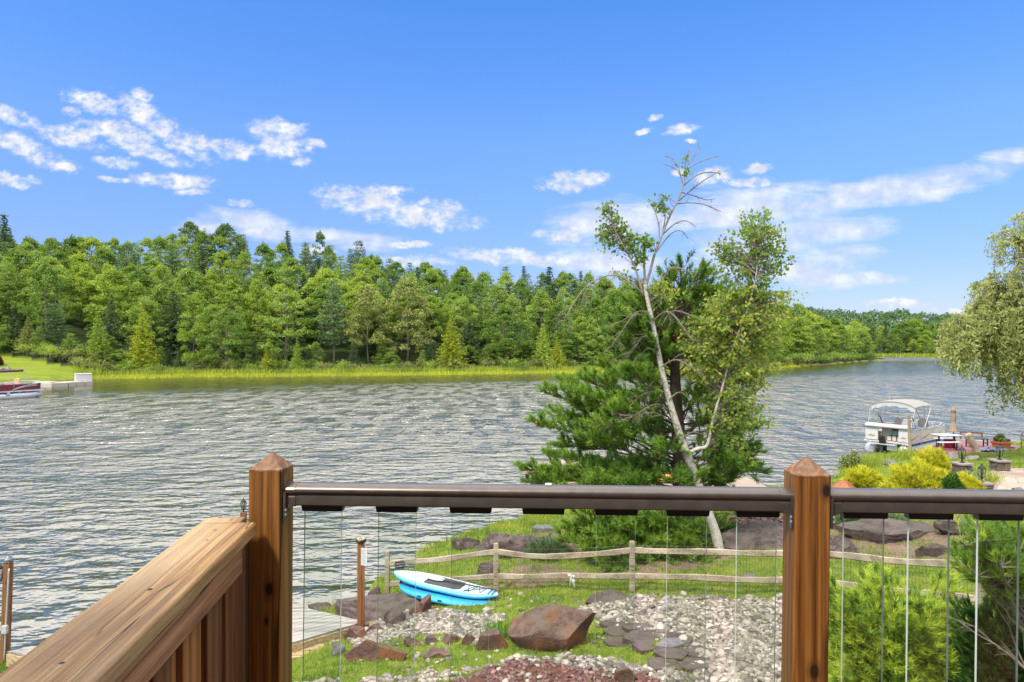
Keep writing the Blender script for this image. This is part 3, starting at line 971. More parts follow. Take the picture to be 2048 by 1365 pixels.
def proto_pine(seed, wide=.24, base=.1, dz=.85):
    g = random.Random(seed)
    C, T, limbs = [], [], []
    z = HP * base
    while z < HP * .99:
        t = (z / HP - base) / (1 - base)
        L = HP * wide * ((1 - t) ** .75) * (.75 + .25 * min(1, t * 5)) + .25
        nb = 6 if t < .8 else 4
        a0 = g.random() * 6.28
        for b in range(nb):
            if g.random() < .1: continue
            az = a0 + b * 6.283 / nb + g.uniform(-.3, .3)
            ln = L * g.uniform(.7, 1.15)
            tb = g.random() * .6
            limbs.append((z, az, ln, .12 + .5 * t, HP * .004))
            ns = max(2, int(ln / .42))
            for k in range(ns):
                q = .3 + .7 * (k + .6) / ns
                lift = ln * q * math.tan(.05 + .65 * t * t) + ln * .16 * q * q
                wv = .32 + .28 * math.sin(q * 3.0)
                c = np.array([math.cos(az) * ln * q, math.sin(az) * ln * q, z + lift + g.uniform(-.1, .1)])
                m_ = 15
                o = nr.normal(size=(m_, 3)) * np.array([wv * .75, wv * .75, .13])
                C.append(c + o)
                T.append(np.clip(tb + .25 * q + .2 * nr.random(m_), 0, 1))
        z += dz * g.uniform(.75, 1.2)
    C, T = np.concatenate(C), np.concatenate(T)
    V, Q = leaf_arrays(C, .40 * (.7 + .6 * nr.random(len(C))), .38, 1.1)
    return np_mesh('pine_crown', V, [Q], tone=np.repeat(T, 4)), trunk_mesh('pine_trunk', HP * .97, HP * .014, limbs[:60])


def proto_spruce(seed, wide=.155, base=.04, droop=.25, dens=1.0):
    g = random.Random(seed)
    C, T = [], []
    z = HP * base
    while z < HP * .995:
        t = (z / HP - base) / (1 - base)
        L = HP * wide * (1 - t) ** .9 + .10
        nb = max(4, int(9 * (1 - t) + 4))
        a0 = g.random() * 6.28
        for b in range(nb):
            az = a0 + b * 6.283 / nb + g.uniform(-.25, .25)
            ln = L * g.uniform(.65, 1.2)
            tb = g.random() * .55
            ns = max(2, int(ln / .30 * dens))
            q = (np.arange(ns) + .6) / ns
            qq = np.repeat(q, 5)
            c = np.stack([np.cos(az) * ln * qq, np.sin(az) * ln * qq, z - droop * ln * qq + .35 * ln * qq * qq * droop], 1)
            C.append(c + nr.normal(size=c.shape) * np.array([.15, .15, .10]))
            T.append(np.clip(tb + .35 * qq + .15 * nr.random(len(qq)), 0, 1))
        z += HP * .030 * g.uniform(.8, 1.2)
    C, T = np.concatenate(C), np.concatenate(T)
    V, Q = leaf_arrays(C, .36 * (.7 + .6 * nr.random(len(C))), .42, .6)
    return np_mesh('spruce_crown', V, [Q], tone=np.repeat(T, 4)), trunk_mesh('spruce_trunk', HP * .98, HP * .012)


def proto_shrub(seed):
    """2.4 m shore shrub: leafy dome on grey stems"""
    g = random.Random(seed)
    C, T = [], []
    mb = MB()
    for i in range(26):
        az, rr = g.random() * 6.28, 1.25 * g.random() ** .6
        z = 1.0 + 1.2 * g.random() * (1 - .35 * rr)
        c = np.array([rr * math.cos(az), rr * math.sin(az), z])
        C.append(c + nr.normal(size=(30, 3)) * np.array([.26, .26, .2]))
        T.append(np.full(30, g.random() * .7) + nr.random(30) * .3)
        mb.tube([(c[0] * .2, c[1] * .2, -.3), (c[0] * .7, c[1] * .7, z * .6), tuple(c)], [.035, .025, .012], 4)
    C, T = np.concatenate(C), np.concatenate(T)
    V, Q = leaf_arrays(C, .22, .6, .6)
    me = bpy.data.meshes.new('shrub_stems')
    me.from_pydata([tuple(v) for v in mb.V], [], mb.Fc)
    me.materials.append(M_twig)
    return np_mesh('shrub_leaves', V, [Q], tone=np.repeat(T, 4)), me


LEAFY = [proto_leafy(1, .36), proto_leafy(2, .30, .12), proto_leafy(3, .33, .2), proto_leafy(4, .26, .10), proto_leafy(5, .40, .2)]
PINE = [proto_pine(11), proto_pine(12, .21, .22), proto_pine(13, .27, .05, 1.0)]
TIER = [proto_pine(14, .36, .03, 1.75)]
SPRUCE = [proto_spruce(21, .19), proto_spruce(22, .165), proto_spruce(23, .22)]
GOLD = [proto_spruce(31, .25, .03, .1, .9), proto_spruce(32, .30, .03, -.05, .85)]
SHRUB = [proto_shrub(41), proto_shrub(42), proto_shrub(43)]
CROWNS = {}


def plant(protos, fol, loc, h, label, cat, name, group=None, wide=1.0, ref=HP, parts=('crown', 'trunk'), pick=None, rz=None):
    """one plant: an Empty at its foot with crown and trunk meshes (mesh data shared per prototype and colour)"""
    pi = rnd.randrange(len(protos)) if pick is None else pick
    key = (id(protos), pi, fol)
    if key not in CROWNS:
        me = protos[pi][0].copy()
        me.materials.clear()
        me.materials.append(FOL[fol])
        CROWNS[key] = me
    o = thing(name, loc, label, cat, group)
    s = h / ref
    o.scale = (s * wide, s * wide, s)
    o.rotation_euler.z = rnd.random() * 6.28 if rz is None else rz
    for nm, me in ((parts[0], CROWNS[key]), (parts[1], protos[pi][1])):
        c = bpy.data.objects.new(nm, me)
        col.objects.link(c)
        c.parent = o
    return o


def far_pt(px, s, jit=0.0):
    d = dsh(px) + s
    x, y = (px - CX) / F * d, d
    return (x, y, float(fz(px, s)) - .25)


# trees singled out on the far shore: px of trunk, metres behind the shore, py of the top
SPECIAL = [
    (572, 9, 540, TIER, 'bright_pine', 1.0, 0, 'white_pine', 'pine tree', 'large bright green pine in drooping tiers, tallest tree on the marsh edge'),
    (902, 7, 632, GOLD, 'gold', 1.25, 1, 'golden_conifer', 'conifer', 'large yellow conifer with spreading lower boughs at the far marsh edge'),
    (285, 8, 606, GOLD, 'gold', 1.05, 0, 'golden_conifer', 'conifer', 'tall yellow green conifer spire at the marsh edge left of the maple'),
    (196, 9, 622, GOLD, 'lime', 1.2, 0, 'golden_conifer', 'conifer', 'bright lime conifer cone between the lawn and the yellow spire'),
    (56, 20, 634, GOLD, 'shrub', 1.25, 1, 'golden_conifer', 'conifer', 'pale yellowish conifer at the top edge of the far lawn'),
    (537, 5, 678, GOLD, 'gold', 1.1, 0, 'golden_conifer', 'conifer', 'small yellow conifer in front of the tiered pine'),
    (1086, 8, 648, GOLD, 'lime', 1.3, 0, 'golden_conifer', 'conifer', 'bright green cone shaped conifer on the far shore left of the birch'),
    (1114, 6, 676, GOLD, 'gold', 1.25, 1, 'golden_conifer', 'conifer', 'small yellow conifer beside the bright green cone shaped conifer'),
    (594, 5, 676, GOLD, 'lime', 1.0, 0, 'golden_conifer', 'conifer', 'slim pale green sapling in front of the tiered pine, right of the yellow one'),
    (388, 8, 594, LEAFY, 'lime', .8, 3, 'maple_tree', 'tree', 'bright lime young maple among dark trunks at the far marsh edge'),
    (110, 18, 608, PINE, 'pine', 1.4, 1, 'white_pine', 'pine tree', 'rounded dull green pine just above the far lawn'),
    (668, 13, 560, PINE, 'juniper', 1.0, 1, 'larch_tree', 'larch', 'soft blue green larch right of the large tiered pine'),
    (815, 14, 560, LEAFY, 'shrub', 1.0, 1, 'broadleaf_tree', 'tree', 'pale yellow green rounded tree above the far shore left of the yellow conifer'),
    (735, 13, 572, LEAFY, 'shrub', .95, 2, 'broadleaf_tree', 'tree', 'pale feathery tree beside the blue green larch'),
    (8, 66, 428, SPRUCE, 'spruce', 1.35, 2, 'dark_spruce', 'spruce', 'tallest dark spruce on the skyline at the left edge'),
    (575, 74, 460, SPRUCE, 'spruce', 1.3, 1, 'dark_spruce', 'spruce', 'slim dark spruce spire on the skyline above the tiered pine'),
    (718, 74, 484, PINE, 'spruce', 1.2, 0, 'dark_pine', 'pine tree', 'dark ragged pine on the skyline right of the slim spruce spire'),
    (380, 70, 446, LEAFY, 'pine', .9, 4, 'broadleaf_tree', 'tree', 'tall rounded grey green tree highest on the skyline, left one of two'),
    (452, 70, 450, LEAFY, 'pine', 1.0, 4, 'broadleaf_tree', 'tree', 'tall rounded grey green tree on the skyline, right one of two'),
    (640, 72, 466, LEAFY, 'pine', .7, 3, 'broadleaf_tree', 'tree', 'narrow loose tree on the skyline between two dark conifers'),
]
for px, s, top, pr, fol, wide, pick, nm, cat, lab in SPECIAL:
    b = far_pt(px, s)
    h = (HC - (top - CY) * b[1] / F) - b[2]
    plant(pr, fol, b, h, lab, cat, nm, None, wide, pick=pick)

# the rest of the forest, row behind row
KINDS = {
    'leafy': (LEAFY, 'broadleaf_tree', 'tree'), 'lime': (LEAFY, 'broadleaf_tree', 'tree'), 'pine': (PINE, 'white_pine', 'pine tree'),
    'spruce': (SPRUCE, 'dark_spruce', 'spruce'), 'bright_pine': (PINE, 'white_pine', 'pine tree')}
LAB = {
    ('leafy', 0): ('mid green broadleaf tree in the front rank of the far shore forest', 'broadleaf trees along the far marsh'),
    ('lime', 0): ('light lime broadleaf tree in the front rank of the far shore forest', 'lime broadleaf trees along the far marsh'),
    ('pine', 0): ('grey green pine in the front rank of the far shore forest', 'pines along the far marsh'),
    ('bright_pine', 0): ('fresh green layered pine in the front rank of the far shore forest', 'fresh green pines along the far marsh'),
    ('spruce', 0): ('dark narrow spruce in the front rank of the far shore forest', 'spruces along the far marsh'),
    ('leafy', 1): ('mid green broadleaf tree on the slope across the lake', 'broadleaf trees on the far slope'),
    ('lime', 1): ('light lime broadleaf tree on the slope across the lake', 'lime broadleaf trees on the far slope'),
    ('pine', 1): ('grey green pine on the slope across the lake', 'pines on the far slope'),
    ('bright_pine', 1): ('fresh green layered pine on the slope across the lake', 'fresh green pines on the far slope'),
    ('spruce', 1): ('dark narrow spruce on the slope across the lake', 'spruces on the far slope'),
    ('leafy', 2): ('broadleaf tree on the skyline ridge of the far forest', 'broadleaf trees on the skyline ridge'),
    ('lime', 2): ('lime broadleaf tree on the skyline ridge of the far forest', 'lime broadleaf trees on the skyline ridge'),
    ('pine', 2): ('grey green pine on the skyline ridge of the far forest', 'pines on the skyline ridge'),
    ('bright_pine', 2): ('fresh green pine on the skyline ridge of the far forest', 'fresh green pines on the skyline ridge'),
    ('spruce', 2): ('dark spruce on the skyline ridge of the far forest', 'spruces on the skyline ridge'),
    ('leafy', 3): ('broadleaf tree on the far bank at the head of the lake', 'broadleaf trees at the head of the lake'),
    ('lime', 3): ('lime broadleaf tree on the far bank at the head of the lake', 'lime broadleaf trees at the head of the lake'),
    ('pine', 3): ('pine on the far bank at the head of the lake', 'pines at the head of the lake'),
    ('spruce', 3): ('dark spruce on the far bank at the head of the lake', 'spruces at the head of the lake'),
}
ROWS = [(10, 0), (16, 0), (23, 1), (32, 1), (42, 1), (53, 1), (64, 2), (76, 2)]
for ri, (s0, band) in enumerate(ROWS):
    px = -110 + rnd.uniform(0, 30)
    while px < 1742:
        s = s0 + rnd.uniform(-3, 3)
        if px < 200: s += max(lawn_top(px) - 9, 0) * (1.0 if ri < 4 else .5)
        clear = any(abs(px - q[0]) < (42 if q[3] is GOLD else 85 if q[3] is TIER else 60) and s < q[1] + 5 and q[1] < 40 for q in SPECIAL)
        if s < smax(px) - 2 and not clear:
            r = rnd.random()
            if band == 0: k = 'leafy' if r < .36 else 'lime' if r < .48 else 'pine' if r < .64 else 'bright_pine' if r < .76 else 'spruce'
            elif band == 1: k = 'leafy' if r < .50 else 'lime' if r < .74 else 'pine' if r < .87 else 'bright_pine' if r < .94 else 'spruce'
            else: k = 'leafy' if r < .46 else 'lime' if r < .56 else 'pine' if r < .86 else 'spruce'
            if px > 1560: k = 'leafy' if r < .6 else 'lime' if r < .85 else 'pine'
            b = far_pt(px, s)
            h = {0: rnd.uniform(7.5, 13.5), 1: rnd.uniform(11.5, 16), 2: rnd.uniform(12.5, 17.5)}[band]
            if band == 2:
                ztop = HC + (688 - np.interp(px, TOPX, TOPY)) / F * b[1]
                h = min(max(ztop - b[2], 9), 20) * (rnd.uniform(.84, 1.0) if k != 'spruce' else rnd.uniform(.9, 1.08))
            if px > 1560: h = min(h, 6.5 + (1760 - px) * .045 + rnd.uniform(0, 3))
            pr, nm, cat = KINDS[k]
            lab, grp = LAB[(k, band)]
            fol = k
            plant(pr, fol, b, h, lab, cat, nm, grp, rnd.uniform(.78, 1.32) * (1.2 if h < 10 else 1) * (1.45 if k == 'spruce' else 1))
        px += rnd.uniform(5.0, 7.8) * F / (dsh(px) + s0)

# understory of young trees in front of the dark trunks
UND = {'leafy': ('young leafy green tree under the front rank of the far forest', 'young leafy trees under the far forest'), 'spruce': ('young dark spruce under the front rank of the far forest', 'young spruces under the far forest'),
       'bright_pine': ('young fresh green pine under the front rank of the far forest', 'young pines under the far forest')}
px = -100
while px < 1560:
    s = rnd.uniform(7.5, 12) + (max(lawn_top(px) - 7, 0) if px < 200 else 0)
    k = rnd.choice(('leafy', 'leafy', 'spruce', 'spruce', 'bright_pine'))
    if not any(abs(px - q[0]) < 26 and s < q[1] + 2 and q[1] < 40 for q in SPECIAL):
        pr, nm, cat = KINDS[k]
        plant(pr, k, far_pt(px, s), rnd.uniform(3.2, 6.5), UND[k][0], cat, 'young_' + ('tree' if k == 'leafy' else 'spruce' if k == 'spruce' else 'pine'), UND[k][1], rnd.uniform(1.2, 1.8))
    px += rnd.uniform(9, 22)

# head of the lake
for ri, s0 in enumerate((6, 16, 28, 42)):
    px = 1570 + rnd.uniform(0, 20)
    while px < 2090:
        s = s0 + rnd.uniform(-4, 4)
        d = D2 + s
        r = rnd.random()
        k = 'leafy' if r < .45 else 'lime' if r < .55 else 'pine' if r < .72 else 'spruce'
        if ri == 0 and r < .8: k = 'leafy' if r < .5 else 'lime'
        pr, nm, cat = KINDS[k]
        lab, grp = LAB[(k, 3)]
        h = rnd.uniform(8, 12.5) if ri == 0 else rnd.uniform(12, 18.5)
        plant(pr, k, ((px - CX) / F * d, d, float(fz2(px, s)) - .3), h, lab, cat, nm, grp, rnd.uniform(1.0, 1.35))
        px += rnd.uniform(5.5, 9) * F / d
C, T = [], []
for i in range(900):
    px = rnd.uniform(1480, 2150)
    s = rnd.uniform(52, 385)
    d = D2 + s
    x, y, z = (px - CX) / F * d, d, float(fz2(px, s))
    m_ = 46
    v = unit(m_)
    v[:, 2] = np.abs(v[:, 2])
    hh = rnd.uniform(9, 13.5)
    C.append(np.array([x, y, z + hh * .55]) + v * np.array([4.2, 4.2, hh * .5]) * (nr.random((m_, 1)) ** .3))
    T.append(np.clip(rnd.random() * .7 + .3 * nr.random(m_), 0, 1))
C, T = np.concatenate(C), np.concatenate(T)
V, Q = leaf_arrays(C, 2.0, .7, .5)
tag(link('distant_forest', np_mesh('distant_forest', V, [Q], tone=np.repeat(T, 4)), FOL['ridge']), 'hazy green wooded ridge at the head of the lake', 'forest', kind='stuff')

# shrubs along the marsh
SL = {0: ('grey stemmed green shrub in the far marsh grass', 'green shrubs in the far marsh'), 1: ('yellow topped shrub in the far marsh grass', 'yellow shrubs in the far marsh')}
px = -60
while px < 1600:
    s = rnd.uniform(4.5, 8) + (max(lawn_top(px) - 4, 0) if px < 200 else 0)
    y_ = rnd.random() < .3
    plant(SHRUB, 'lime' if y_ else 'shrub', far_pt(px, s), rnd.uniform(1.5, 3.3), SL[int(y_)][0], 'shrub', 'marsh_shrub', SL[int(y_)][1], rnd.uniform(.8, 1.3), 2.3, ('leaves', 'stems'))
    px += rnd.uniform(9, 24)
px = 1590
while px < 1745:
    plant(SHRUB, 'leafy', far_pt(px, 2.5), rnd.uniform(2.5, 4), 'low dark green shrub on the wooded point in the lake', 'shrub', 'shore_shrub', 'shrubs on the wooded point', 1.3, 2.3, ('leaves', 'stems'))
    px += rnd.uniform(12, 22)

# reeds
n = 34000
px = nr.uniform(150, 1620, n)
s = nr.uniform(-2.2, 1, n) ** 1 + (nr.random(n) < .6) * nr.uniform(0, 8, n)
d = dsh(px) + s
x = (px - CX) / F * d
B = np.stack([x, d, np.maximum(fz(px, s), 0) - .15], 1)
D = np.stack([nr.normal(0, .25, n), nr.normal(0, .25, n), np.ones(n)], 1)
V, Q = needle_arrays(B, D, np.where(s < .8, .55, 1.25) * (.5 + .8 * nr.random(n)), .17)
tn = np.clip(np.where(s < .8, .85, .45) + .25 * nr.normal(size=n) * .6 + .2 * sines(x, d, 31, 10), 0, 1)
n2_ = 5000
px2 = nr.uniform(1700, 2080, n2_)
s2 = nr.uniform(-2, 10, n2_)
d2 = D2 + s2
B2 = np.stack([(px2 - CX) / F * d2, d2, np.full(n2_, .1)], 1)
V2, Q2 = needle_arrays(B2, np.stack([nr.normal(0, .2, n2_), nr.normal(0, .2, n2_), np.ones(n2_)], 1), 1.0 + 1.2 * nr.random(n2_), .4)
tn2 = np.clip(.5 + .2 * nr.normal(size=n2_), 0, 1)
tag(link('marsh_reeds', np_mesh('marsh_reeds', np.concatenate([V, V2]), [Q, Q2 + len(V)], tone=np.repeat(np.concatenate([tn, tn2]), 3)), FOL['reed']),
    'yellow green reeds fringing the far shore', 'reeds', kind='stuff')
# ------------------------------------------------------------------ deck and railings (foreground)
RL0 = Vector(((575 - CX) * 1.79 / F, 1.79, 0))
RR0 = Vector(((1590 - CX) * 1.72 / F, 1.72, 0))
RE = (RR0 - RL0).normalized()
RN = Vector((-RE.y, RE.x, 0))
RZ = 5.828
DECKZ = HC - 1.32


def RP(s, t, z):
    v = RL0 + RE * s + RN * t
    return Vector((v.x, v.y, z))


def rail_s(px, t=.045):
    u = (px - CX) / F
    return (u * (RL0.y + RN.y * t) - RL0.x - RN.x * t) / (RE.x - u * RE.y)


RZANG = math.atan2(RE.y, RE.x)
railing = thing('deck_railing', RP(.65, .045, DECKZ), 'bronze metal deck railing with clear glass balusters between two stained wood posts', 'railing')


def deck_post(s, lean, apex_dz, wood_=None):
    """4x4 post with a pyramid top; own object frame so the grain runs up it"""
    o0 = RP(s, .045, 0)
    wd = .0885
    ztop, zb = RZ + .036, DECKZ - .35
    mb = MB()
    h = wd / 2
    vs, fs = [], []
    ch = .004                                   # eased corners
    ring = [(-h + ch, -h), (h - ch, -h), (h, -h + ch), (h, h - ch), (h - ch, h), (-h + ch, h), (-h, h - ch), (-h, -h + ch)]
    zs = np.linspace(zb, ztop, 14)
    for z in zs:
        dx = -lean * (ztop - z)
        vs += [(x + dx, y, z) for x, y in ring]
    for i in range(len(zs) - 1):
        for k in range(8):
            k2 = (k + 1) % 8
            fs.append((i * 8 + k, i * 8 + k2, (i + 1) * 8 + k2, (i + 1) * 8 + k))
    mb.add(vs, fs)
    o = mb.build('post', wood_ or M_post)
    me = o.data
    top = MB()
    e = .0008
    tv = [(x * 1.012, y * 1.012, ztop) for x, y in ring] + [(x * 1.004, y * 1.004, ztop + .004) for x, y in ring] + [(.002, .003, ztop + apex_dz)]
    tf = [(k, (k + 1) % 8, 8 + (k + 1) % 8, 8 + k) for k in range(8)] + [(8 + k, 8 + (k + 1) % 8, 16) for k in range(8)]
    top.add(tv, tf)
    c = top.build('pyramid_top', M_endgrain)
    o.parent = railing
    o.location = Vector((o0.x, o0.y, 0)) - OFF[railing]
    o.rotation_euler.z = RZANG
    c.parent = o
    return o


deck_post(-.061, .007, .046)
deck_post(1.350, .014, .046, M_post2)
deck_post(2.766, .006, .046, M_post2)


def rail_profile(k=1.0):
    """bread loaf top rail: rounded nose, a shallow groove, then a straight skirt"""
    p = []
    for a in np.linspace(215, -35, 21):
        p.append((.0315 * k * math.cos(R(a)), -.0175 + .0175 * k * math.sin(R(a))))
    zb = -.057 - .002 * (k > 1)
    p += [(.0262 * k, -.031), (.0275 * k, -.034), (.0275 * k, zb + .003), (.0245 * k, zb), (-.0245 * k, zb), (-.0275 * k, zb + .003), (-.0275 * k, -.034), (-.0262 * k, -.031)]
    return p


def rail_piece(s0, s1, k=1.0, n=2):
    mb = MB()
    pr = rail_profile(k)
    m_ = len(pr)
    vs = []
    for i in range(n):
        s = s0 + (s1 - s0) * i / (n - 1)
        vs += [RP(s, .045 + t, RZ + z) for t, z in pr]
    fs = [(i * m_ + j, i * m_ + (j + 1) % m_, (i + 1) * m_ + (j + 1) % m_, (i + 1) * m_ + j) for i in range(n - 1) for j in range(m_)]
    fs += [tuple(range(m_ - 1, -1, -1)), tuple((n - 1) * m_ + j for j in range(m_))]
    mb.add(vs, fs)
    return mb


def bracket(s0, s1, sp):
    """sleeve over the rail end with a screwed tab on the post"""
    mb = rail_piece(s0, s1, 1.05)
    d = 1 if sp < (s0 + s1) / 2 else -1
    mb.box(RP(sp + d * .004, .018, RZ - .058), (.007, .020, .075), RZANG)
    mb.bar(RP(sp + d * .006, .030, RZ - .060), RP(sp + d * .022, .030, RZ - .054), .030, .012)
    o = mb.build('rail_bracket', M_bronze, railing)
    sm = MB()
    for dz in (-.078, -.066):
        sm.lathe(RP(sp + d * .0078, .0095, RZ + dz), [(.0026, -.0026), (.0026, .0026)], 8)
    sm.build('screw', M_alu, o)


SPANS = [(-.0165, 1.3055, [647, 795, 942, 1087, 1232, 1374, 1513]), (1.3950, 2.72, [1727, 1857, 1996, 2136, 2280, 2430, 2590])]
for s0, s1, cs in SPANS:
    o = rail_piece(s0 + .03, s1 - .03, 1.0, 12).build('top_rail', M_bronze, railing)
    for p in o.data.polygons:
        p.use_smooth = len(p.vertices) == 4
    o.data.set_sharp_from_angle(angle=R(38))
    bracket(s0, s0 + .031, s0)
    bracket(s1 - .031, s1, s1)
    mb = MB()
    mb.bar(RP(s0, .045, RZ - .86), RP(s1, .045, RZ - .86), .04, .05)
    mb.build('bottom_rail', M_bronze, railing)
    for c in cs:
        s = rail_s(c)
        lean = .012
        mb = MB()
        z1, z0 = RZ - .0575, RZ - .0745
        a, b = .0565, .0535
        vs = [RP(s + x, .045 + t, z) for z, hw in ((z0, b), (z1, a)) for x, t in ((-hw, -.013), (hw, -.013), (hw, .013), (-hw, .013))]
        mb.add(vs, [(3, 2, 1, 0), (4, 5, 6, 7), (0, 1, 5, 4), (1, 2, 6, 5), (2, 3, 7, 6), (3, 0, 4, 7)])
        mb.build('baluster_clip', M_blackplastic, railing)
        mb = MB()
        zt, zb_ = RZ - .0750, RZ - .84
        hw = .0505
        sh_ = -lean * (zt - zb_)
        vs = [RP(s + x + dx, .045 + t, z) for z, dx in ((zb_, sh_), (zt, 0)) for x, t in ((-hw, -.004), (hw, -.004), (hw, .004), (-hw, .004))]
        fs = [(3, 2, 1, 0), (4, 5, 6, 7), (0, 1, 5, 4), (1, 2, 6, 5), (2, 3, 7, 6), (3, 0, 4, 7)]
        mb.add(vs, fs)
        mb.mi = [1, 1, 0, 1, 0, 1]
        mb.build('glass_baluster', [M_glass, M_glassedge], railing)
mb = MB()
mb.add([RP(rail_s(1097) + x, .045 + t, RZ - .002 + z) for z in (0, .006) for x, t in ((-.009, -.008), (.009, -.008), (.009, .008), (-.009, .008))],
       [(3, 2, 1, 0), (4, 5, 6, 7), (0, 1, 5, 4), (1, 2, 6, 5), (2, 3, 7, 6), (3, 0, 4, 7)])
mb.build('rail_clip', M_whiteplastic, railing, bevel=.002)

# wooden side railing running back towards the house
SD = Vector((-.109, 1, 0)).normalized()                       # its direction, away from the eye
SX = Vector((SD.y, -SD.x, 0))
CZ = 5.737
capR = Vector((-.664, 1.772, 0))                              # inner far corner of the cap board
side = thing('side_railing', (capR.x, capR.y, DECKZ), 'wooden side railing with a weathered tan cap board and red slats', 'railing')
SANG = math.atan2(SD.y, SD.x) - math.pi / 2
capo = Vector((capR.x, capR.y, CZ)) - SX * .0735              # cap frame: middle of its far end


def cap_ring(w0, w1, th=.036, r=.009):
    pts = []
    for cx_, cz_, a0 in ((w1 - r, -r, 90), (w1 - r, -th + r, 0), (w0 + r, -th + r, -90), (w0 + r, -r, -180)):
        for a in np.linspace(a0, a0 - 90, 6):
            pts.append((cx_ + r * math.cos(R(a)), cz_ + r * math.sin(R(a))))
    return pts


def cap_board(ring, ys):
    mb = MB()
    m_ = len(ring)
    vs = []
    for y in ys:
        for x, z in ring:
            wob = .0012 * math.sin(y * 7 + x * 30) + .0008 * math.sin(y * 23)
            vs.append((x + wob, y, z + .0006 * math.sin(y * 11 + x * 50)))
    n = len(ys)
    fs = [(i * m_ + j, i * m_ + (j + 1) % m_, (i + 1) * m_ + (j + 1) % m_, (i + 1) * m_ + j) for i in range(n - 1) for j in range(m_)]
    fs += [tuple(range(m_ - 1, -1, -1)), tuple((n - 1) * m_ + j for j in range(m_))]
    return mb.add(vs, fs)


mb = cap_board(cap_ring(-.0735, .0735), list(np.linspace(-2.7, -.02, 60)) + [-.008, 0])
cap = mb.build('cap_board', M_cap)
for p in cap.data.polygons: p.use_smooth = len(p.vertices) == 4
cap.parent = side
cap.location = capo - OFF[side]
cap.rotation_euler.z = SANG
tip = cap_board(cap_ring(-.0735, .030), [.0004, .03, .052, .060]).build('cap_tongue', M_cap)
for p in tip.data.polygons: p.use_smooth = len(p.vertices) == 4
tip.parent = cap
for i, (px, py) in enumerate([(441, 1035), (463, 1041), (430, 1061), (414, 1081), (300, 1179), (124, 1327)]):
    g_ = (HC - CZ) * F / (py - CY)
    q = Vector(((px - CX) * g_ / F, g_, CZ))
    loc = Matrix.Rotation(-SANG, 3, 'Z') @ (q - capo)
    mb = MB()
    mb.lathe(loc, [(.0045, -.003), (.0045, .0004), (.0028, .0009)], 10)
    nl = mb.build('nail', M_black)
    nl.parent = cap


def side_pt(x, y, z):
    v = Vector((capR.x, capR.y, 0)) - SX * .0735 + SX * x + SD * y
    return Vector((v.x, v.y, z))


def local_board(name, x0, x1, y0, y1, z0, z1, mat, bev=.003):
    mb = MB()
    mb.box(((x0 + x1) / 2, (y0 + y1) / 2, (z0 + z1) / 2), (x1 - x0, y1 - y0, z1 - z0))
    o = mb.build(name, mat, bevel=bev)
    o.parent = side
    o.location = Vector((capo.x, capo.y, 0)) - OFF[side]
    o.rotation_euler.z = SANG
    return o


local_board('apron_board', .040, .068, -2.7, -.105, CZ - .036 - .060, CZ - .0365, M_apron)
y = -.014
k = 0
while y > -2.6:
    wd = .085 if k % 2 == 0 else .05
    xo = .0415 if k % 2 == 0 else .030
    if k == 0: wd = .12
    o = local_board('slat', xo - .022, xo - (.004 if k == 0 else 0), y - wd, y + (.10 if k == 0 else 0), DECKZ, CZ - .0375, (M_slat_a, M_slat_b)[(k * 7 // 3) % 2])
    o.data.transform(Matrix.Translation((0, 0, 0)))
    y -= wd + .004
    k += 1

# deck boards underfoot
mb = MB()
a, b = RP(-.13, .0, 0), RP(2.82, .0, 0)
poly = [(a.x, a.y + .06), (b.x, b.y + .06), (3.0, -1.6), (-.45, -1.6)]
planks(mb, poly, RZANG, .14, DECKZ - .03, DECKZ, .006)
tag(mb.build('deck_floor', M_apron), kind='structure')
# ------------------------------------------------------------------ unseen house behind the deck; its roof is added to shade the railing
house = thing('house', (0, -3.4, DECKZ), 'unseen house wall with an added shade roof over the deck', 'house')
mb = MB()
mb.box((1.5, -3.5, 4.5), (16, .2, 9.2))
mb.build('siding_wall', plain("brown_siding", (.34, .27, .20), .8), house)
mb = MB()
mb.add([(-6.5, .15, HC + 1.5), (9.5, .15, HC + 1.5), (9.5, -3.4, HC + 2.6), (-6.5, -3.4, HC + 2.6)] +
       [(-6.5, .15, HC + 1.7), (9.5, .15, HC + 1.7), (9.5, -3.4, HC + 2.8), (-6.5, -3.4, HC + 2.8)],
       [(3, 2, 1, 0), (4, 5, 6, 7), (0, 1, 5, 4), (1, 2, 6, 5), (2, 3, 7, 6), (3, 0, 4, 7)])
mb.build('shade_roof', plain('shade_roof_boards', (.30, .22, .15), .8), house)

# ------------------------------------------------------------------ near dock
DZ = .70
A_, B_, C_, D_ = G(15, 1303, DZ), G(560, 1204, DZ), G(728, 1243, DZ), G(330, 1360, DZ)
dock = thing('boat_dock', ((A_.x + C_.x) / 2, (A_.y + C_.y) / 2, 0), 'silvery weathered plank dock at the water edge behind the wooden railing', 'dock')
poly = [(v.x, v.y) for v in (A_, B_, C_, D_)]
planks(MB(), poly, R(33), .145, DZ - .04, DZ, .012).build('deck_boards', M_dock, dock)
mb = MB()
for a, b in ((A_, B_), (B_, C_), (C_, D_), (D_, A_)):
    a2, b2 = Vector((a.x, a.y, DZ - .15)), Vector((b.x, b.y, DZ - .15))
    mb.bar(a2, b2, .05, .21)
mb.build('edge_board', M_dock_edge, dock)
for q in (A_.lerp(B_, .3), A_.lerp(B_, .7), B_.lerp(C_, .5), C_, D_):
    mb = MB()
    mb.bar((q.x + .02, q.y + .03, -1.2), (q.x + .02, q.y + .03, DZ - .06), .12)
    mb.build('piling', M_dpost, dock)
mb = MB()
poly = [(v.x, v.y) for v in (G(520, 1303, .52), G(684, 1272, .52), G(661, 1306, .52), G(520, 1324, .52))]
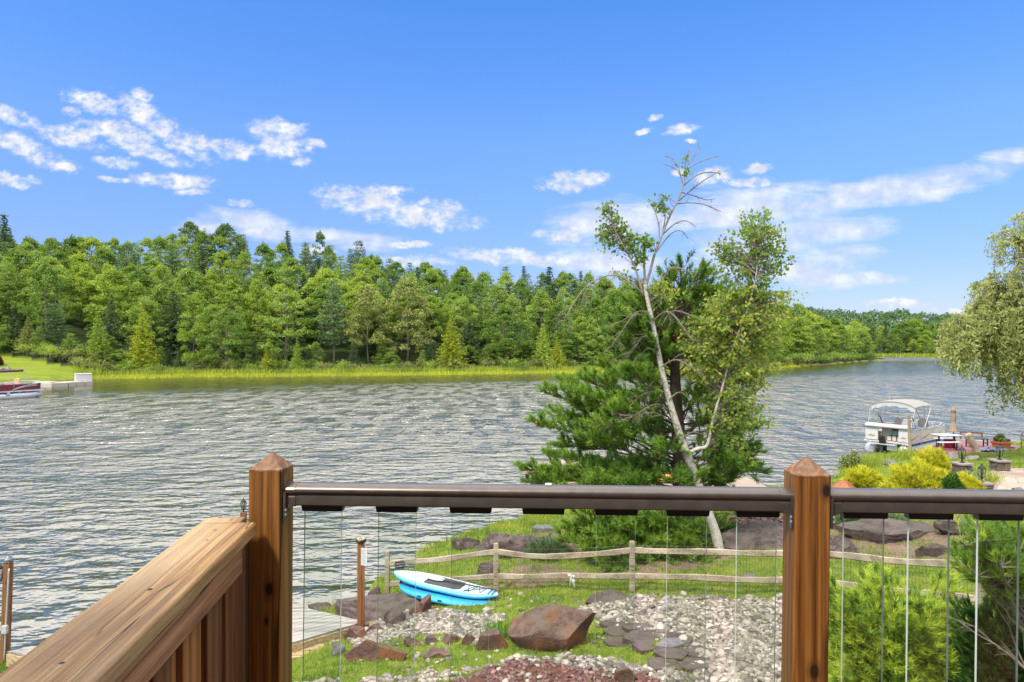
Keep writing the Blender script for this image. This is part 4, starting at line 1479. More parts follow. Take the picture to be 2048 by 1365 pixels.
st = thing('dock_step', (poly[1][0], poly[1][1], .3), 'tan lower plank step beside the silvery dock, left of the boulders', 'step')
planks(MB(), poly, R(12), .14, .48, .52, .012).build('step_boards', M_dock_edge, st)
mb = MB()
for i in range(4):
    a, b = poly[i], poly[(i + 1) % 4]
    mb.bar((a[0], a[1], .36), (b[0], b[1], .36), .04, .22)
mb.build('step_frame', M_dock_edge, st)

# sign post on the dock corner
b = G(722, 1246, DZ)
hz = (1246 - 1084) * b.y / F
sp = thing('sign_post', (b.x, b.y, DZ - .2), 'brown square dock post with a white notice and round lit cap', 'post')
mb = MB()
mb.box((b.x, b.y, DZ + hz / 2 - .15), (.135, .135, hz + .3), R(8))
mb.build('post_shaft', M_dpost, sp, bevel=.006)
mb = MB()
mb.lathe((b.x, b.y, DZ + hz), [(.10, 0), (.10, .035), (.088, .05)], 20)
cpm = mb.build('post_cap', M_black, sp)
mb = MB()
for k in range(9):
    a = k * 2 * math.pi / 9
    mb.lathe((b.x + .06 * math.cos(a), b.y + .06 * math.sin(a), DZ + hz + .05), [(.016, 0), (.018, .012), (.008, .022)], 8)
mb.build('glass_bead', plain('amber_bead', (.55, .45, .18), .3), cpm)
mb = MB()
nx = R(-20)
c0 = Vector((b.x + .065, b.y - .082, DZ + hz - .27))
rm = Matrix.Rotation(nx, 3, 'Z')
mb.box(c0, (.17, .006, .34), 0, rm)
sg = mb.build('notice', M_sign, sp)
mb = MB()
for k in range(9):
    wd = .12 * rnd.uniform(.7, 1.05)
    mb.box(c0 + rm @ Vector((rnd.uniform(-.01, .01), -.0045, .13 - k * .032)), (wd, .002, .011), 0, rm)
mb.build('lettering', plain('grey_notice_print', (.33, .34, .35), .6), sg)

# lamp post at the left edge
b = Vector(G(8, 1330, .16))
hz = (1330 - 1122) * b.y / F
lp = thing('dock_lamp_post', tuple(b), 'brown lamp post with white conduit and grey outlet box at the left edge', 'lamp post')
top = Vector((b.x + .085, b.y, b.z + hz))
mb = MB()
mb.bar(tuple(b - Vector((0, 0, .4))), tuple(top), .115, .115, (0, 1, 0))
mb.build('post_shaft', M_dpost, lp)
mb = MB()
mb.lathe(top, [(.075, -.02), (.075, .03), (.04, .075), (.02, .10)], 14)
mb.build('post_cap', plain('slate_cap', (.13, .14, .17), .4, .3), lp)
ax = Vector((.055, -.07, 0))
mb = MB()
mb.tube([b + ax + Vector((.0, 0, .12)), top + ax + Vector((0, 0, -.17)), top + ax + Vector((.0, .02, -.13))], .014, 8)
cd = mb.build('conduit', M_galv, lp)
mb = MB()
q = b.lerp(top, .36) + ax
mb.box(q + Vector((0, -.025, 0)), (.10, .06, .15))
mb.build('outlet_box', M_galv, cd, bevel=.008)
lc = top + Vector((-.16, -.03, -.24))
mb = MB()
mb.bar(top + Vector((-.05, 0, -.14)), lc + Vector((0, .03, .15)), .02)
mb.lathe(lc, [(.03, .16), (.085, .12), (.09, .10)], 6)
mb.lathe(lc, [(.055, -.12), (.06, -.10), (.02, -.14)], 6)
for k in range(6):
    a = k * math.pi / 3
    mb.bar(lc + Vector((.082 * math.cos(a), .082 * math.sin(a), .10)), lc + Vector((.055 * math.cos(a), .055 * math.sin(a), -.11)), .010)
ln = mb.build('lantern', M_black, lp)
mb = MB()
mb.lathe(lc, [(.05, -.10), (.076, .10)], 6)
mb.build('lantern_glass', M_lampglass, ln)


def lantern(c, s, parent):
    """four sided post lantern standing on c"""
    c = Vector(c)
    mb = MB()
    mb.lathe(c, [(.09 * s, 0), (.09 * s, .02 * s), (.03 * s, .05 * s), (.025 * s, .12 * s), (.055 * s, .15 * s), (.085 * s, .17 * s)], 12)
    mb.lathe(c + Vector((0, 0, .47 * s)), [(.13 * s, 0), (.125 * s, .02 * s), (.06 * s, .09 * s), (.02 * s, .12 * s), (.018 * s, .17 * s), (.004 * s, .19 * s)], 8)
    for k in range(4):
        a = k * math.pi / 2 + .78
        mb.bar(c + Vector((.085 * s * math.cos(a), .085 * s * math.sin(a), .16 * s)), c + Vector((.12 * s * math.cos(a), .12 * s * math.sin(a), .48 * s)), .016 * s)
    mb.lathe(c, [(.03 * s, .17 * s), (.028 * s, .34 * s)], 8)
    o = mb.build('lantern', M_black, parent)
    mb = MB()
    mb.lathe(c, [(.075 * s, .175 * s), (.108 * s, .465 * s)], 4)
    mb.build('lantern_glass', M_lampglass, o)


b = G(487, 1195, DZ)
zt = HC - (1027 - CY) * b.y / F
l2 = thing('lantern_post', (b.x, b.y, DZ - .2), 'small grey lantern showing above the cap board beside the left deck post', 'lamp post')
mb = MB()
mb.bar((b.x, b.y, DZ - .25), (b.x, b.y, zt + .02), .11)
mb.build('post_shaft', M_dpost, l2)
lantern((b.x, b.y, zt), .52, l2)

# ------------------------------------------------------------------ split rail fence
FP = [(775, 1194, .27, 1.07), (992, 1182, .66, 1.07), (1264, 1183, 1.02, 1.05), (1625, 1196, 1.3, 1.05), (1960, 1240, 1.72, 1.05)]
FB = []
for px, py, z, h in FP:
    v = G(px, py, z)
    FB.append((v, h))
fence = thing('split_rail_fence', tuple(FB[2][0]), 'weathered grey split rail fence with wire mesh along the lawn', 'fence')
for v, h in FB:
    mb = MB()
    mb.box((v.x, v.y, v.z + h / 2 - .1), (.11, .12, h + .2), R(rnd.uniform(-8, 8)), taper=.92)
    mb.build('fence_post', M_fence, fence, bevel=.012)
railz = [.87, .33]
for i in range(4):
    (a, ha), (b, hb) = FB[i], FB[i + 1]
    for j, rz_ in enumerate(railz):
        mb = MB()
        sag = [.02, .12, .03, .02][i] if j == 0 else .01
        pts, n = [], 9
        lo = -.10 if (i == 0 and j == 0) else (-.05 if i == 0 else 0)
        for k in range(n):
            t = k / (n - 1)
            p = a.lerp(b, t)
            pts.append(Vector((p.x, p.y, a.z + (b.z - a.z) * t + rz_ + lo * (1 - t) - sag * math.sin(math.pi * t) + .012 * math.sin(t * 9 + i * 2 + j))))
        vs = []
        dirh = (b - a)
        dirh.z = 0
        nrm = Vector((-dirh.y, dirh.x, 0)).normalized()
        for k, p in enumerate(pts):
            h_, w_ = .062 + .008 * math.sin(k * 1.7 + i), .034
            for sx_, sz_ in ((-1, -.7), (-.5, -1), (1, -.9), (1, .6), (.2, 1), (-1, .9)):
                vs.append(p + nrm * (sx_ * w_) + Vector((0, 0, sz_ * h_)))
        fs = [(k * 6 + m_, k * 6 + (m_ + 1) % 6, (k + 1) * 6 + (m_ + 1) % 6, (k + 1) * 6 + m_) for k in range(n - 1) for m_ in range(6)]
        fs += [tuple(range(5, -1, -1)), tuple((n - 1) * 6 + m_ for m_ in range(6))]
        mb.add(vs, fs)
        mb.build('fence_rail', M_fence, fence)
mb = MB()
for i in range(4):
    (a, ha), (b, hb) = FB[i], FB[i + 1]
    ln_ = (b - a).length
    off = Vector((0, .065, 0))
    n = int(ln_ / .055)
    for k in range(n):
        p = a.lerp(b, (k + .5) / n) + off
        zt_ = .98 - ([.1, .1, .02, 0][i]) * math.sin(math.pi * (k + .5) / n)
        mb.tube([(p.x, p.y, p.z + .02), (p.x, p.y, p.z + zt_)], .0022, 3, False)
    for k in range(9):
        z = .04 + k * .112
        mb.tube([a + off + Vector((0, 0, z)), a.lerp(b, .5) + off + Vector((0, 0, z - (.05 if k > 6 and i in (0, 1) else 0))), b + off + Vector((0, 0, z))], .0022, 3, False)
mb.build('wire_mesh', plain('rusty_fence_wire', (.10, .09, .08), .6, .4), fence)

# white cloth tied to the lower rail
v = FB[1][0].lerp(FB[2][0], .575) + Vector((0, -.06, .33))
mb = MB()
for k in range(7):
    a = rnd.uniform(-.6, .6)
    tip_ = v + Vector((rnd.uniform(-.12, .12), rnd.uniform(-.04, .02), rnd.uniform(-.24, .06)))
    mb.tube([v, v.lerp(tip_, .5) + Vector((0, -.02, .02)), tip_], [.022, .036, .010], 6, True, .4)
tag(mb.build('cloth_rag', M_whiteplastic, None), 'white rag knotted on the lower fence rail', 'rag')

# private property sign on the fence
v = P(800, 1131, FB[0][0].y - .28)
sg = thing('property_sign', tuple(v), 'small black private property sign leaning on the first fence bay', 'sign')
rm = Matrix.Rotation(R(-4), 3, 'Y') @ Matrix.Rotation(R(6), 3, 'Z')
W_, H_ = .235, .185
mb = MB()
c_ = .03
poly = [(-W_ / 2 + c_, -H_ / 2), (W_ / 2 - c_, -H_ / 2), (W_ / 2, -H_ / 2 + c_), (W_ / 2, H_ / 2 - c_), (W_ / 2 - c_, H_ / 2), (-W_ / 2 + c_, H_ / 2), (-W_ / 2, H_ / 2 - c_), (-W_ / 2, -H_ / 2 + c_)]


def plate(mb, k, y0, y1):
    vs = [v + rm @ Vector((x * k, y, z * k)) for y in (y0, y1) for x, z in poly]
    return mb.add(vs, [tuple(range(8)), tuple(range(15, 7, -1))] + [(i, 8 + i, 8 + (i + 1) % 8, (i + 1) % 8) for i in range(8)])


plate(mb, 1.0, -.003, .003).build('panel', M_black, sg)
mb = MB()
for i in range(8):
    j = (i + 1) % 8
    mb.bar(v + rm @ Vector((poly[i][0] * .9, -.004, poly[i][1] * .9)), v + rm @ Vector((poly[j][0] * .9, -.004, poly[j][1] * .9)), .0035, .002)
mb.build('border', M_sign, sg)


def text_obj(name, body, size, loc, rot, mat, parent, ext=.001):
    cu_ = bpy.data.curves.new(name, 'FONT')
    cu_.body = body
    cu_.size = size
    cu_.extrude = ext
    cu_.align_x = 'CENTER'
    cu_.align_y = 'CENTER'
    o = bpy.data.objects.new(name, cu_)
    col.objects.link(o)
    o.location = Vector(loc) - OFF.get(parent, Vector())
    o.rotation_euler = rot
    dg = bpy.context.evaluated_depsgraph_get()
    me_ = bpy.data.meshes.new_from_object(o.evaluated_get(dg))
    bpy.data.objects.remove(o)
    bpy.data.curves.remove(cu_)
    me_.materials.clear()
    me_.materials.append(mat)
    o = bpy.data.objects.new(name, me_)
    col.objects.link(o)
    o.location = Vector(loc) - OFF.get(parent, Vector())
    o.rotation_euler = rot
    o.parent = parent
    return o


rot = (rm @ Matrix.Rotation(R(90), 3, 'X')).to_euler()
text_obj('lettering', 'PRIVATE', .047, v + rm @ Vector((0, -.0045, .034)), rot, M_sign, sg)
text_obj('lettering', 'PROPERTY', .040, v + rm @ Vector((0, -.0045, -.024)), rot, M_sign, sg)

# ------------------------------------------------------------------ paddle boards
PL, PR_ = P(789, 1147, FB[0][0].y - .30), P(996, 1196, 14.55)


def board_mesh(name, L_, R_, wd, th, tilt, mat, white, kick=.10):
    ax = (R_ - L_)
    ln_ = ax.length
    ax.normalize()
    sd_ = Vector((0, 0, 1)).cross(ax).normalized()         # horizontal, away from the eye
    sd_ = -sd_ if sd_.y < 0 else sd_
    up = ax.cross(sd_)
    if up.z < 0: up = -up
    q = Matrix.Rotation(tilt, 3, ax)
    sd_, up = q @ sd_, q @ up
    n, m_ = 46, 20
    vs, tn = [], []
    for i in range(n):
        t = i / (n - 1)
        hw = wd / 2 * max(.02, (1 - abs(2 * t - 1) ** 3.0)) ** .62 * (1.0 if t < .5 else .97)
        e = max(.1, (1 - abs(2 * t - 1) ** 6)) ** .5
        rock = kick * (max(0, t - .68) / .32) ** 2 * .55 + .03 * (max(0, .2 - t) / .2) ** 2
        for k in range(m_):
            a = 2 * math.pi * k / m_
            ca, sa = math.cos(a), math.sin(a)
            x = hw * math.copysign(abs(ca) ** .55, ca)
            z = th / 2 * e * math.copysign(abs(sa) ** .75, sa)
            vs.append(L_ + ax * (ln_ * t) + sd_ * x + up * (z + rock))
            edge = abs(x) / max(hw, 1e-4)
            tn.append(min(1, (.05 + .52 * max(0, (-x / max(hw, 1e-4) + .35) / 1.35) ** 1.5 + .45 * max(0, -sa + .2) + .02 * rnd.random()) if white else .5))
    fs = [(i * m_ + k, i * m_ + (k + 1) % m_, (i + 1) * m_ + (k + 1) % m_, (i + 1) * m_ + k) for i in range(n - 1) for k in range(m_)]
    me = bpy.data.meshes.new(name)
    me.from_pydata([tuple(v_) for v_ in vs], [], fs + [tuple(range(m_)), tuple((n - 1) * m_ + k for k in range(m_ - 1, -1, -1))])
    me.update()
    for p in me.polygons: p.use_smooth = True
    at = me.attributes.new('tone', 'FLOAT', 'POINT')
    at.data.foreach_set('value', np.array(tn, dtype=np.float32))
    return me, ax, sd_, up, ln_


pb = thing('paddle_board', tuple(PL.lerp(PR_, .6)), 'white and blue paddle board lying on another board against the fence', 'paddle board')
me, ax_, sd_, up_, ln_ = board_mesh('board', PL, PR_, .66, .13, R(4), M_board, True)
if up_.y > 0:
    pass
link('board', me, M_board, pb)


def bp(t, x, dz=0.0):
    t_ = min(max(t, 0), 1)
    rock = .10 * (max(0, t_ - .68) / .32) ** 2 * .55 + .03 * (max(0, .2 - t_) / .2) ** 2
    return PL + ax_ * (ln_ * t_) + sd_ * x + up_ * (.0625 + rock + dz)


mb = MB()
pts = [(.34, .17), (.36, .22), (.66, .20), (.68, .15), (.68, -.15), (.64, -.20), (.36, -.22), (.34, -.17)]
top_ = [bp(t, x, .003) for t, x in pts]
bot_ = [bp(t, x, -.02) for t, x in pts]
mb.add(top_ + bot_, [tuple(range(8)), tuple(range(15, 7, -1))] + [(i, 8 + i, 8 + (i + 1) % 8, (i + 1) % 8) for i in range(8)])
mb.build('deck_pad', plain('charcoal_foam_pad', (.045, .047, .052), .9, bump=.3, bscale=200), pb)
mb = MB()
q0 = bp(.09, 0) - up_ * .125
mb.add([q0 + ax_ * .06, q0 - ax_ * .09, q0 - up_ * .17 - ax_ * .10, q0 - up_ * .15 - ax_ * .03] + [v_ + sd_ * .015 for v_ in (q0 + ax_ * .06, q0 - ax_ * .09, q0 - up_ * .17 - ax_ * .10, q0 - up_ * .15 - ax_ * .03)],
       [(0, 1, 2, 3), (7, 6, 5, 4), (0, 4, 5, 1), (1, 5, 6, 2), (2, 6, 7, 3), (3, 7, 4, 0)])
mb.build('fin', M_blackplastic, pb)
mb = MB()
zz = [(.70, .20), (.76, -.17), (.80, .17), (.86, -.13), (.88, .13), (.72, -.20), (.78, .17)]
for a, b in zip(zz[:-1], zz[1:]):
    mb.tube([bp(*a, .008), bp(*b, .008)], .006, 5)
mb.build('bungee_cord', M_black, pb)
mb = MB()
for t in (.93, .962):
    mb.bar(bp(t, -.12, .001), bp(t, .12, .001), .03, .012, up_)
mb.build('nose_stripe', plain('blue_nose_stripe', (.03, .2, .5), .4), pb)
# paddle lying on the board
pd = thing('paddle', tuple(bp(.6, 0, .05)), 'black shafted paddle with a white blade lying on the paddle board', 'paddle')
mb = MB()
a, b = bp(.47, .02, .035), bp(.985, .03, .03)
mb.tube([a, b], .0145, 8)
mb.build('shaft', M_blackplastic, pd)
mb = MB()
ac = bp(.40, .03, .035)
n = 9
L_, Rr_ = [], []
for i in range(n):
    t = i / (n - 1)
    c = bp(.335 + .155 * t, .03, .03)
    hw = .098 * math.sin(math.pi * (.10 + .83 * t)) ** .6
    L_.append(c + sd_ * hw)
    Rr_.append(c - sd_ * hw)
ring = L_ + Rr_[::-1]
mb.add(ring + [v_ + up_ * .012 for v_ in ring], [tuple(range(2 * n - 1, -1, -1)), tuple(range(2 * n, 4 * n))] + [(i, (i + 1) % (2 * n), 2 * n + (i + 1) % (2 * n), 2 * n + i) for i in range(2 * n)])
mb.build('blade', M_whiteplastic, pd)
# lower board
o_ = Vector((0, -.20, -.15))
p2 = thing('paddle_board', tuple(PL.lerp(PR_, .6) + o_), 'bright cyan paddle board underneath the white and blue one', 'paddle board')
l0, r0 = PL.lerp(PR_, .06) + o_ + Vector((.03, 0, -.05)), PL.lerp(PR_, .965) + o_ + Vector((0, 0, .02))
me2, *_x = board_mesh('board', l0, r0, .66, .13, R(4), M_cyan, False, .06)
link('board', me2, M_cyan, p2)
mb = MB()
for t in (.30, .52):
    q = l0.lerp(r0, t) - _x[1] * .32 + _x[2] * .045
    mb.bar(q - _x[0] * .05, q + _x[0] * .05, .02, .015)
mb.build('handle', M_blackplastic, p2)

# ------------------------------------------------------------------ rocks
import bmesh
_bm = bmesh.new()
bmesh.ops.create_icosphere(_bm, subdivisions=5, radius=1)
ICO = np.array([tuple(v.co) for v in _bm.verts])
ICOF = np.array([[v.index for v in f.verts] for f in _bm.faces])
_bm.free()


def rock_mesh(name, seed, size, cuts=9, rough=.07, strata=0.0, rz=0.0, cutmin=.48):
    g = np.random.default_rng(seed)
    V = ICO.copy()
    for k in range(cuts + 3):
        n = g.normal(size=3)
        n /= np.linalg.norm(n)
        if n[2] < -.2: n[2] *= -1
        d = g.uniform(cutmin, .86)
        e = V @ n - d
        V -= np.where(e > 0, e, 0)[:, None] * n
    S = np.array(size)
    ph = g.uniform(-50, 50, 3)
    out = np.empty(len(V))
    W = V * S
    mn = min(S.max(), 1.2)
    for i, v in enumerate(W):
        p = Vector(v + ph)
        out[i] = mnoise.fractal(p * (1.6 / mn), 1.0, 2.1, 5)
    nrm_ = norm(V)
    W = W + nrm_ * (out * rough * mn)[:, None]
    if strata:
        st_ = strata
        W[:, 2] = W[:, 2] + .55 * st_ * np.sin(W[:, 2] / st_ * 6.283 + 1.3 * out * 6) / 6.283 * 1.6
    c, s_ = math.cos(rz), math.sin(rz)
    W = W @ np.array([[c, s_, 0], [-s_, c, 0], [0, 0, 1]])
    return W


def rock(name, label, cat, px0, px1, top, base, seed, mat, depth=.75, cuts=9, rough=.06, strata=0.0, rz=0.0, group=None, sink=.25, z=None, hmul=1.0, up=0.0):
    b = hit((px0 + px1) / 2, base)
    k = b.y / F
    wd = (px1 - px0) * k
    span = (base - top) * k
    dp = wd * depth
    el = math.atan2(HC - b.z, b.y)
    h = max(.3 * span, (span - dp * .6 * math.sin(el)) / math.cos(el)) * hmul * 1.22
    c = Vector((b.x, b.y + dp * .45, b.z))
    W = rock_mesh(name, seed, (wd * .53, dp * .53, h / (1 - sink * .5) * .56 + .02), cuts, rough, strata, rz)
    W = W + np.array([c.x, c.y, c.z + h * (.5 - sink) + up])
    me = np_mesh(name, W, [ICOF], smooth=True)
    me.set_sharp_from_angle(angle=R(20))
    o = link(name, me, mat)
    # origin at the rock itself
    me.transform(Matrix.Translation(-c))
    o.location = c
    return tag(o, label, cat, group)


rock('boulder', 'large faceted red brown boulder in front of the gravel', 'boulder', 1018, 1208, 1209, 1303, 6, M_rock, .62, 11, .05, sink=.2, hmul=1.08)
rock('boulder', 'low broad red brown boulder at the end of the lower dock step', 'boulder', 685, 806, 1281, 1328, 13, M_rock, .5, 9, .05)
rock('boulder', 'small triangular brown boulder left of the large boulder', 'boulder', 950, 1022, 1258, 1306, 17, M_rock, .6, 8, .05)
rock('boulder', 'grey brown tilted slab at the left end of the gravel', 'boulder', 765, 818, 1218, 1252, 23, M_ledge, .8, 9, .05)
rock('boulder', 'reddish boulder resting against the dock corner', 'boulder', 683, 732, 1251, 1280, 29, M_rock, .7, 8, .05)
rock('boulder', 'low dark rock half buried in the lawn behind the gravel', 'boulder', 1168, 1278, 1177, 1210, 31, M_ledge, .6, 6, .05, sink=.4)
rock('boulder', 'small upright brown rock at the edge of the red mulch', 'boulder', 1232, 1274, 1329, 1368, 37, M_rock, .7, 8, .05)
rock('boulder', 'reddish split rock under the paddle boards', 'boulder', 832, 868, 1191, 1228, 41, M_rock, .8, 9, .06)
rock('boulder', 'brown rock beside the split rock in front of the boards', 'boulder', 812, 846, 1210, 1234, 43, M_rock, .7, 9, .06)
rock('boulder', 'wet brown rock in the shallows left of the sign post', 'boulder', 676, 716, 1162, 1182, 47, M_ledge, .8, 8, .06, z=0)
rock('boulder', 'dark angular rock at the foot of the first fence post', 'boulder', 734, 764, 1172, 1200, 53, M_ledge, .8, 8, .06)
rock('boulder', 'brown rock on the bank above the silvery dock', 'boulder', 612, 662, 1205, 1226, 59, M_ledge, .8, 8, .06)
rock('boulder', 'round tan stone beside the low broad boulder', 'boulder', 730, 762, 1252, 1268, 61, M_rock, .8, 6, .05)
rock('boulder', 'flat square brown stone in the row between the boulders', 'boulder', 845, 876, 1271, 1291, 67, M_ledge, .8, 9, .04)
rock('boulder', 'wide flat stone in the row nearest the low broad boulder', 'boulder', 798, 846, 1276, 1294, 68, M_rock, .7, 9, .04)
rock('boulder', 'tan stone in the row just left of the triangular boulder', 'boulder', 922, 956, 1268, 1292, 69, M_rock, .8, 9, .05)
rock('boulder', 'pinkish stone in the middle of the row between the boulders', 'boulder', 880, 922, 1270, 1288, 70, M_rock, .8, 9, .04)
rock('boulder', 'low slab on the grass in front of the row of stones', 'boulder', 842, 902, 1297, 1318, 72, M_rock, .6, 8, .05)
rock('boulder', 'dark low stone right behind the lower step', 'boulder', 658, 690, 1285, 1312, 74, M_greyrock, .8, 8, .05)
rock('boulder', 'flat grey stone in the lawn behind the fence', 'boulder', 1480, 1520, 1149, 1162, 76, M_greyrock, .8, 8, .05)

rock('rock_outcrop', 'broad plum coloured bedrock outcrop on the shore left of the pine', 'rock outcrop', 935, 1130, 1056, 1122, 81, M_ledge, .55, 10, .09, .16, sink=.3)
rock('rock_outcrop', 'sloping bedrock at the water edge behind the first fence bay', 'rock outcrop', 890, 972, 1068, 1100, 83, M_ledge, .6, 10, .07, .1, sink=.3)
rock('rock_outcrop', 'bedrock slab under the second fence post', 'rock outcrop', 945, 1012, 1124, 1156, 85, M_ledge, .5, 9, .07, .1, sink=.3)
rock('rock_outcrop', 'flat plum bedrock shelf right of the birch foot', 'rock outcrop', 1420, 1650, 1044, 1100, 87, M_ledge, .6, 7, .07, .16, sink=.42)
rock('rock_outcrop', 'layered dark bedrock ledge behind the right deck post', 'rock outcrop', 1700, 1960, 1040, 1086, 89, M_ledge, .5, 9, .09, .12, sink=.3)
rock('rock_outcrop', 'smooth bedrock hump right beside the right deck post', 'rock outcrop', 1640, 1730, 1058, 1118, 91, M_ledge, .7, 7, .07, .12, sink=.4)
rock('rock_outcrop', 'bedrock shelf behind the right pine shrub', 'rock outcrop', 1895, 2050, 1030, 1066, 93, M_ledge, .5, 9, .08, .12, sink=.35)
rock('rock_outcrop', 'broken bedrock step above the fence rail right of the post', 'rock outcrop', 1840, 1915, 1085, 1115, 95, M_ledge, .6, 9, .08, .1, sink=.3)
rock('rock_outcrop', 'bare reddish bedrock apron sloping to the water by the sign post', 'rock outcrop', 640, 860, 1178, 1240, 97, M_ledge, .6, 8, .05, .10, sink=.46)

# flagstones of the stepping path beside the large boulder
FS = [(1205, 1246, 1262, 1250, 1258), (1255, 1252, 1300, 1262, 1265), (1215, 1262, 1262, 1272, 1275), (1258, 1268, 1330, 1280, 1290), (1215, 1280, 1258, 1288, 1296), (1330, 1274, 1380, 1282, 1292),
      (1375, 1298, 1412, 1306, 1316), (1322, 1306, 1372, 1314, 1322), (1300, 1322, 1355, 1332, 1340), (1366, 1326, 1420, 1334, 1342), (1270, 1292, 1310, 1300, 1306)]
FSL = ['dark flagstone just right of the large boulder, farthest of the path', 'long dark flagstone at the back of the path', 'flagstone touching the right foot of the large boulder', 'largest plum flagstone in the middle of the path',
       'small flagstone nearest the large boulder on the path', 'dark flagstone behind the purple slate', 'dark flagstone bordering the gravel right of the purple slate', 'pinkish flagstone in front of the purple slate',
       'flagstone at the front left of the path by the mulch', 'flagstone at the front right of the path in the gravel', 'little flagstone left of the purple slate']
for (x0, y0, x1, y1, y2), lab in zip(FS, FSL):
    c = hit((x0 + x1) / 2, (y0 + y2) / 2)
    k = c.y / F * 1.3
    wx_, wy_ = (x1 - x0) * k * .5, (y2 - y0) * k * .5 / .40
    pts = []
    for i in range(6):
        a = i * 2 * math.pi / 6 + rnd.uniform(-.38, .38)
        r_ = rnd.uniform(.92, 1.3)
        pts.append((c.x + wx_ * r_ * math.cos(a), c.y + wy_ * r_ * math.sin(a)))
    o = MB().prism(pts, c.z - .05, c.z + .045).build('flagstone', M_ledge, None, bevel=.012)
    tag(o, lab, 'flagstone', 'stepping path flagstones')
c = hit(1336, 1298)
o = MB().prism([(c.x - .22, c.y - .12), (c.x + .02, c.y - .2), (c.x + .24, c.y - .06), (c.x + .22, c.y + .16), (c.x - .05, c.y + .14)], c.z, c.z + .10).build('slate_slab', M_slate, None, bevel=.015)
tag(o, 'smooth purple grey slate lying on the stepping path', 'slate')
c = hit(1085, 1064)
o = MB().prism([(c.x - .33, c.y - .1), (c.x + .33, c.y - .15), (c.x + .25, c.y + .3), (c.x - .2, c.y + .3)], c.z + .0, c.z + .14).build('stone_step', M_greyrock, None, bevel=.02)
tag(o, 'flat grey stone slab on the shore outcrop beside the pine', 'slab')

# ------------------------------------------------------------------ pebbles, mulch, grass
_bm = bmesh.new()
bmesh.ops.create_icosphere(_bm, subdivisions=2, radius=1)
I2 = np.array([tuple(v.co) for v in _bm.verts])
I2F = np.array([[v.index for v in f.verts] for f in _bm.faces])
_bm.free()


def scatter(n, u0, u1, d0, d1):
    u = nr.uniform(u0, u1, n)
    d = np.sqrt(nr.uniform(d0 ** 2, d1 ** 2, n))
    x, y = u * d, d
    return x, y, TZ(x, y)


def stones(name, x, y, z, r, tmpl, tf, flat, mat, jit=.12, tone=None, **tags):
    n = len(x)
    a = nr.random(n) * 6.283
    S = np.stack([r * nr.uniform(.8, 1.35, n), r * nr.uniform(.7, 1.05, n), r * nr.uniform(flat * .7, flat * 1.2, n)], 1)
    V = tmpl[None] * (1 + jit * nr.normal(size=(n, len(tmpl), 1))) * S[:, None, :]
    tl = nr.normal(0, .25, n)
    V[:, :, 2] += V[:, :, 0] * tl[:, None]
    ca, sa = np.cos(a)[:, None], np.sin(a)[:, None]
    X = V[:, :, 0] * ca - V[:, :, 1] * sa + x[:, None]
    Yy = V[:, :, 0] * sa + V[:, :, 1] * ca + y[:, None]
    Z = V[:, :, 2] + (z + r * flat * .35)[:, None]
    VV = np.stack([X, Yy, Z], -1).reshape(-1, 3)
    FF = (tf[None] + (np.arange(n) * len(tmpl))[:, None, None]).reshape(-1, tf.shape[1])
    tone = nr.random(n) if tone is None else tone
    return tag(link(name, np_mesh(name, VV, [FF], tone=np.repeat(tone, len(tmpl)), smooth=len(tmpl) > 20), mat), kind='stuff', **tags)


x, y, z = scatter(90000, -.36, .52, 8.5, 15.5)
g, m, d = zones(x, y, z)
px, py = pix(x, y, z)
edge = (g < .5) & (nr.random(len(x)) < .02) & (py > 1190) & (px > 700)
keep = ((g > .5) & (nr.random(len(x)) < .50 + .14 * sines(x, y, 41, 1.0))) | (edge & (nr.random(len(x)) < .5))
stones('river_gravel', x[keep], y[keep], z[keep], nr.uniform(.022, .054, keep.sum()) * np.where(nr.random(keep.sum()) < .05, 1.6, 1), I2, I2F, .62, M_pebble, .05, label='pale river pebbles around the boulders', cat='gravel')
CUBE = np.array([(-1, -1, -1), (1, -1, -1), (1, 1, -1), (-1, 1, -1), (-1, -1, 1), (1, -1, 1), (1, 1, 1), (-1, 1, 1)], dtype=float)
CUBEF = np.array([(3, 2, 1, 0), (4, 5, 6, 7), (0, 1, 5, 4), (1, 2, 6, 5), (2, 3, 7, 6), (3, 0, 4, 7)])
x, y, z = scatter(60000, -.14, .52, 8.5, 30)
g, m, d = zones(x, y, z)
keep = (m > .5)
stones('red_mulch', x[keep], y[keep], z[keep], nr.uniform(.012, .032, keep.sum()) * np.where(y[keep] > 16, 1.5, 1), CUBE, CUBEF, .55, M_chip, .30, label='crushed red lava rock mulch beds', cat='mulch')

n = 700000
u = nr.uniform(-.82, 1.05, n)
d_ = np.exp(nr.uniform(math.log(8.2), math.log(42), n))
x, y = u * d_, d_
z = TZ(x, y)
g, m, dd = zones(x, y, z)
px, py = pix(x, y, z)
patch = sines(x, y, 51, 1.1)
keep = (z > .03) & (py < 1400) & ~((g > .5) & ((patch < .12) | (nr.random(n) < .4))) & ~((m > .5) & (nr.random(n) < .96)) & ~((dd > .5) & (patch < .05))
flag = (px > 1935) & (px < 2080) & (py > 942) & (py < 990)
keep &= ~flag
keep &= nr.random(n) < np.clip(.62 + .3 * sines(x, y, 52, .5), .2, 1)
x, y, z, px, py = x[keep], y[keep], z[keep], px[keep], py[keep]
n = len(x)
shore = np.exp(-np.clip(z - .03, 0, 3) / .22)
L = (.045 + .05 * nr.random(n)) * (1 + 1.8 * shore) * np.where(y > 20, 1.25, 1)
B = np.stack([x, y, z - .01], 1)
D = np.stack([nr.normal(0, .42, n), nr.normal(0, .42, n), np.ones(n)], 1)
V, Q = needle_arrays(B, D, L, 1)
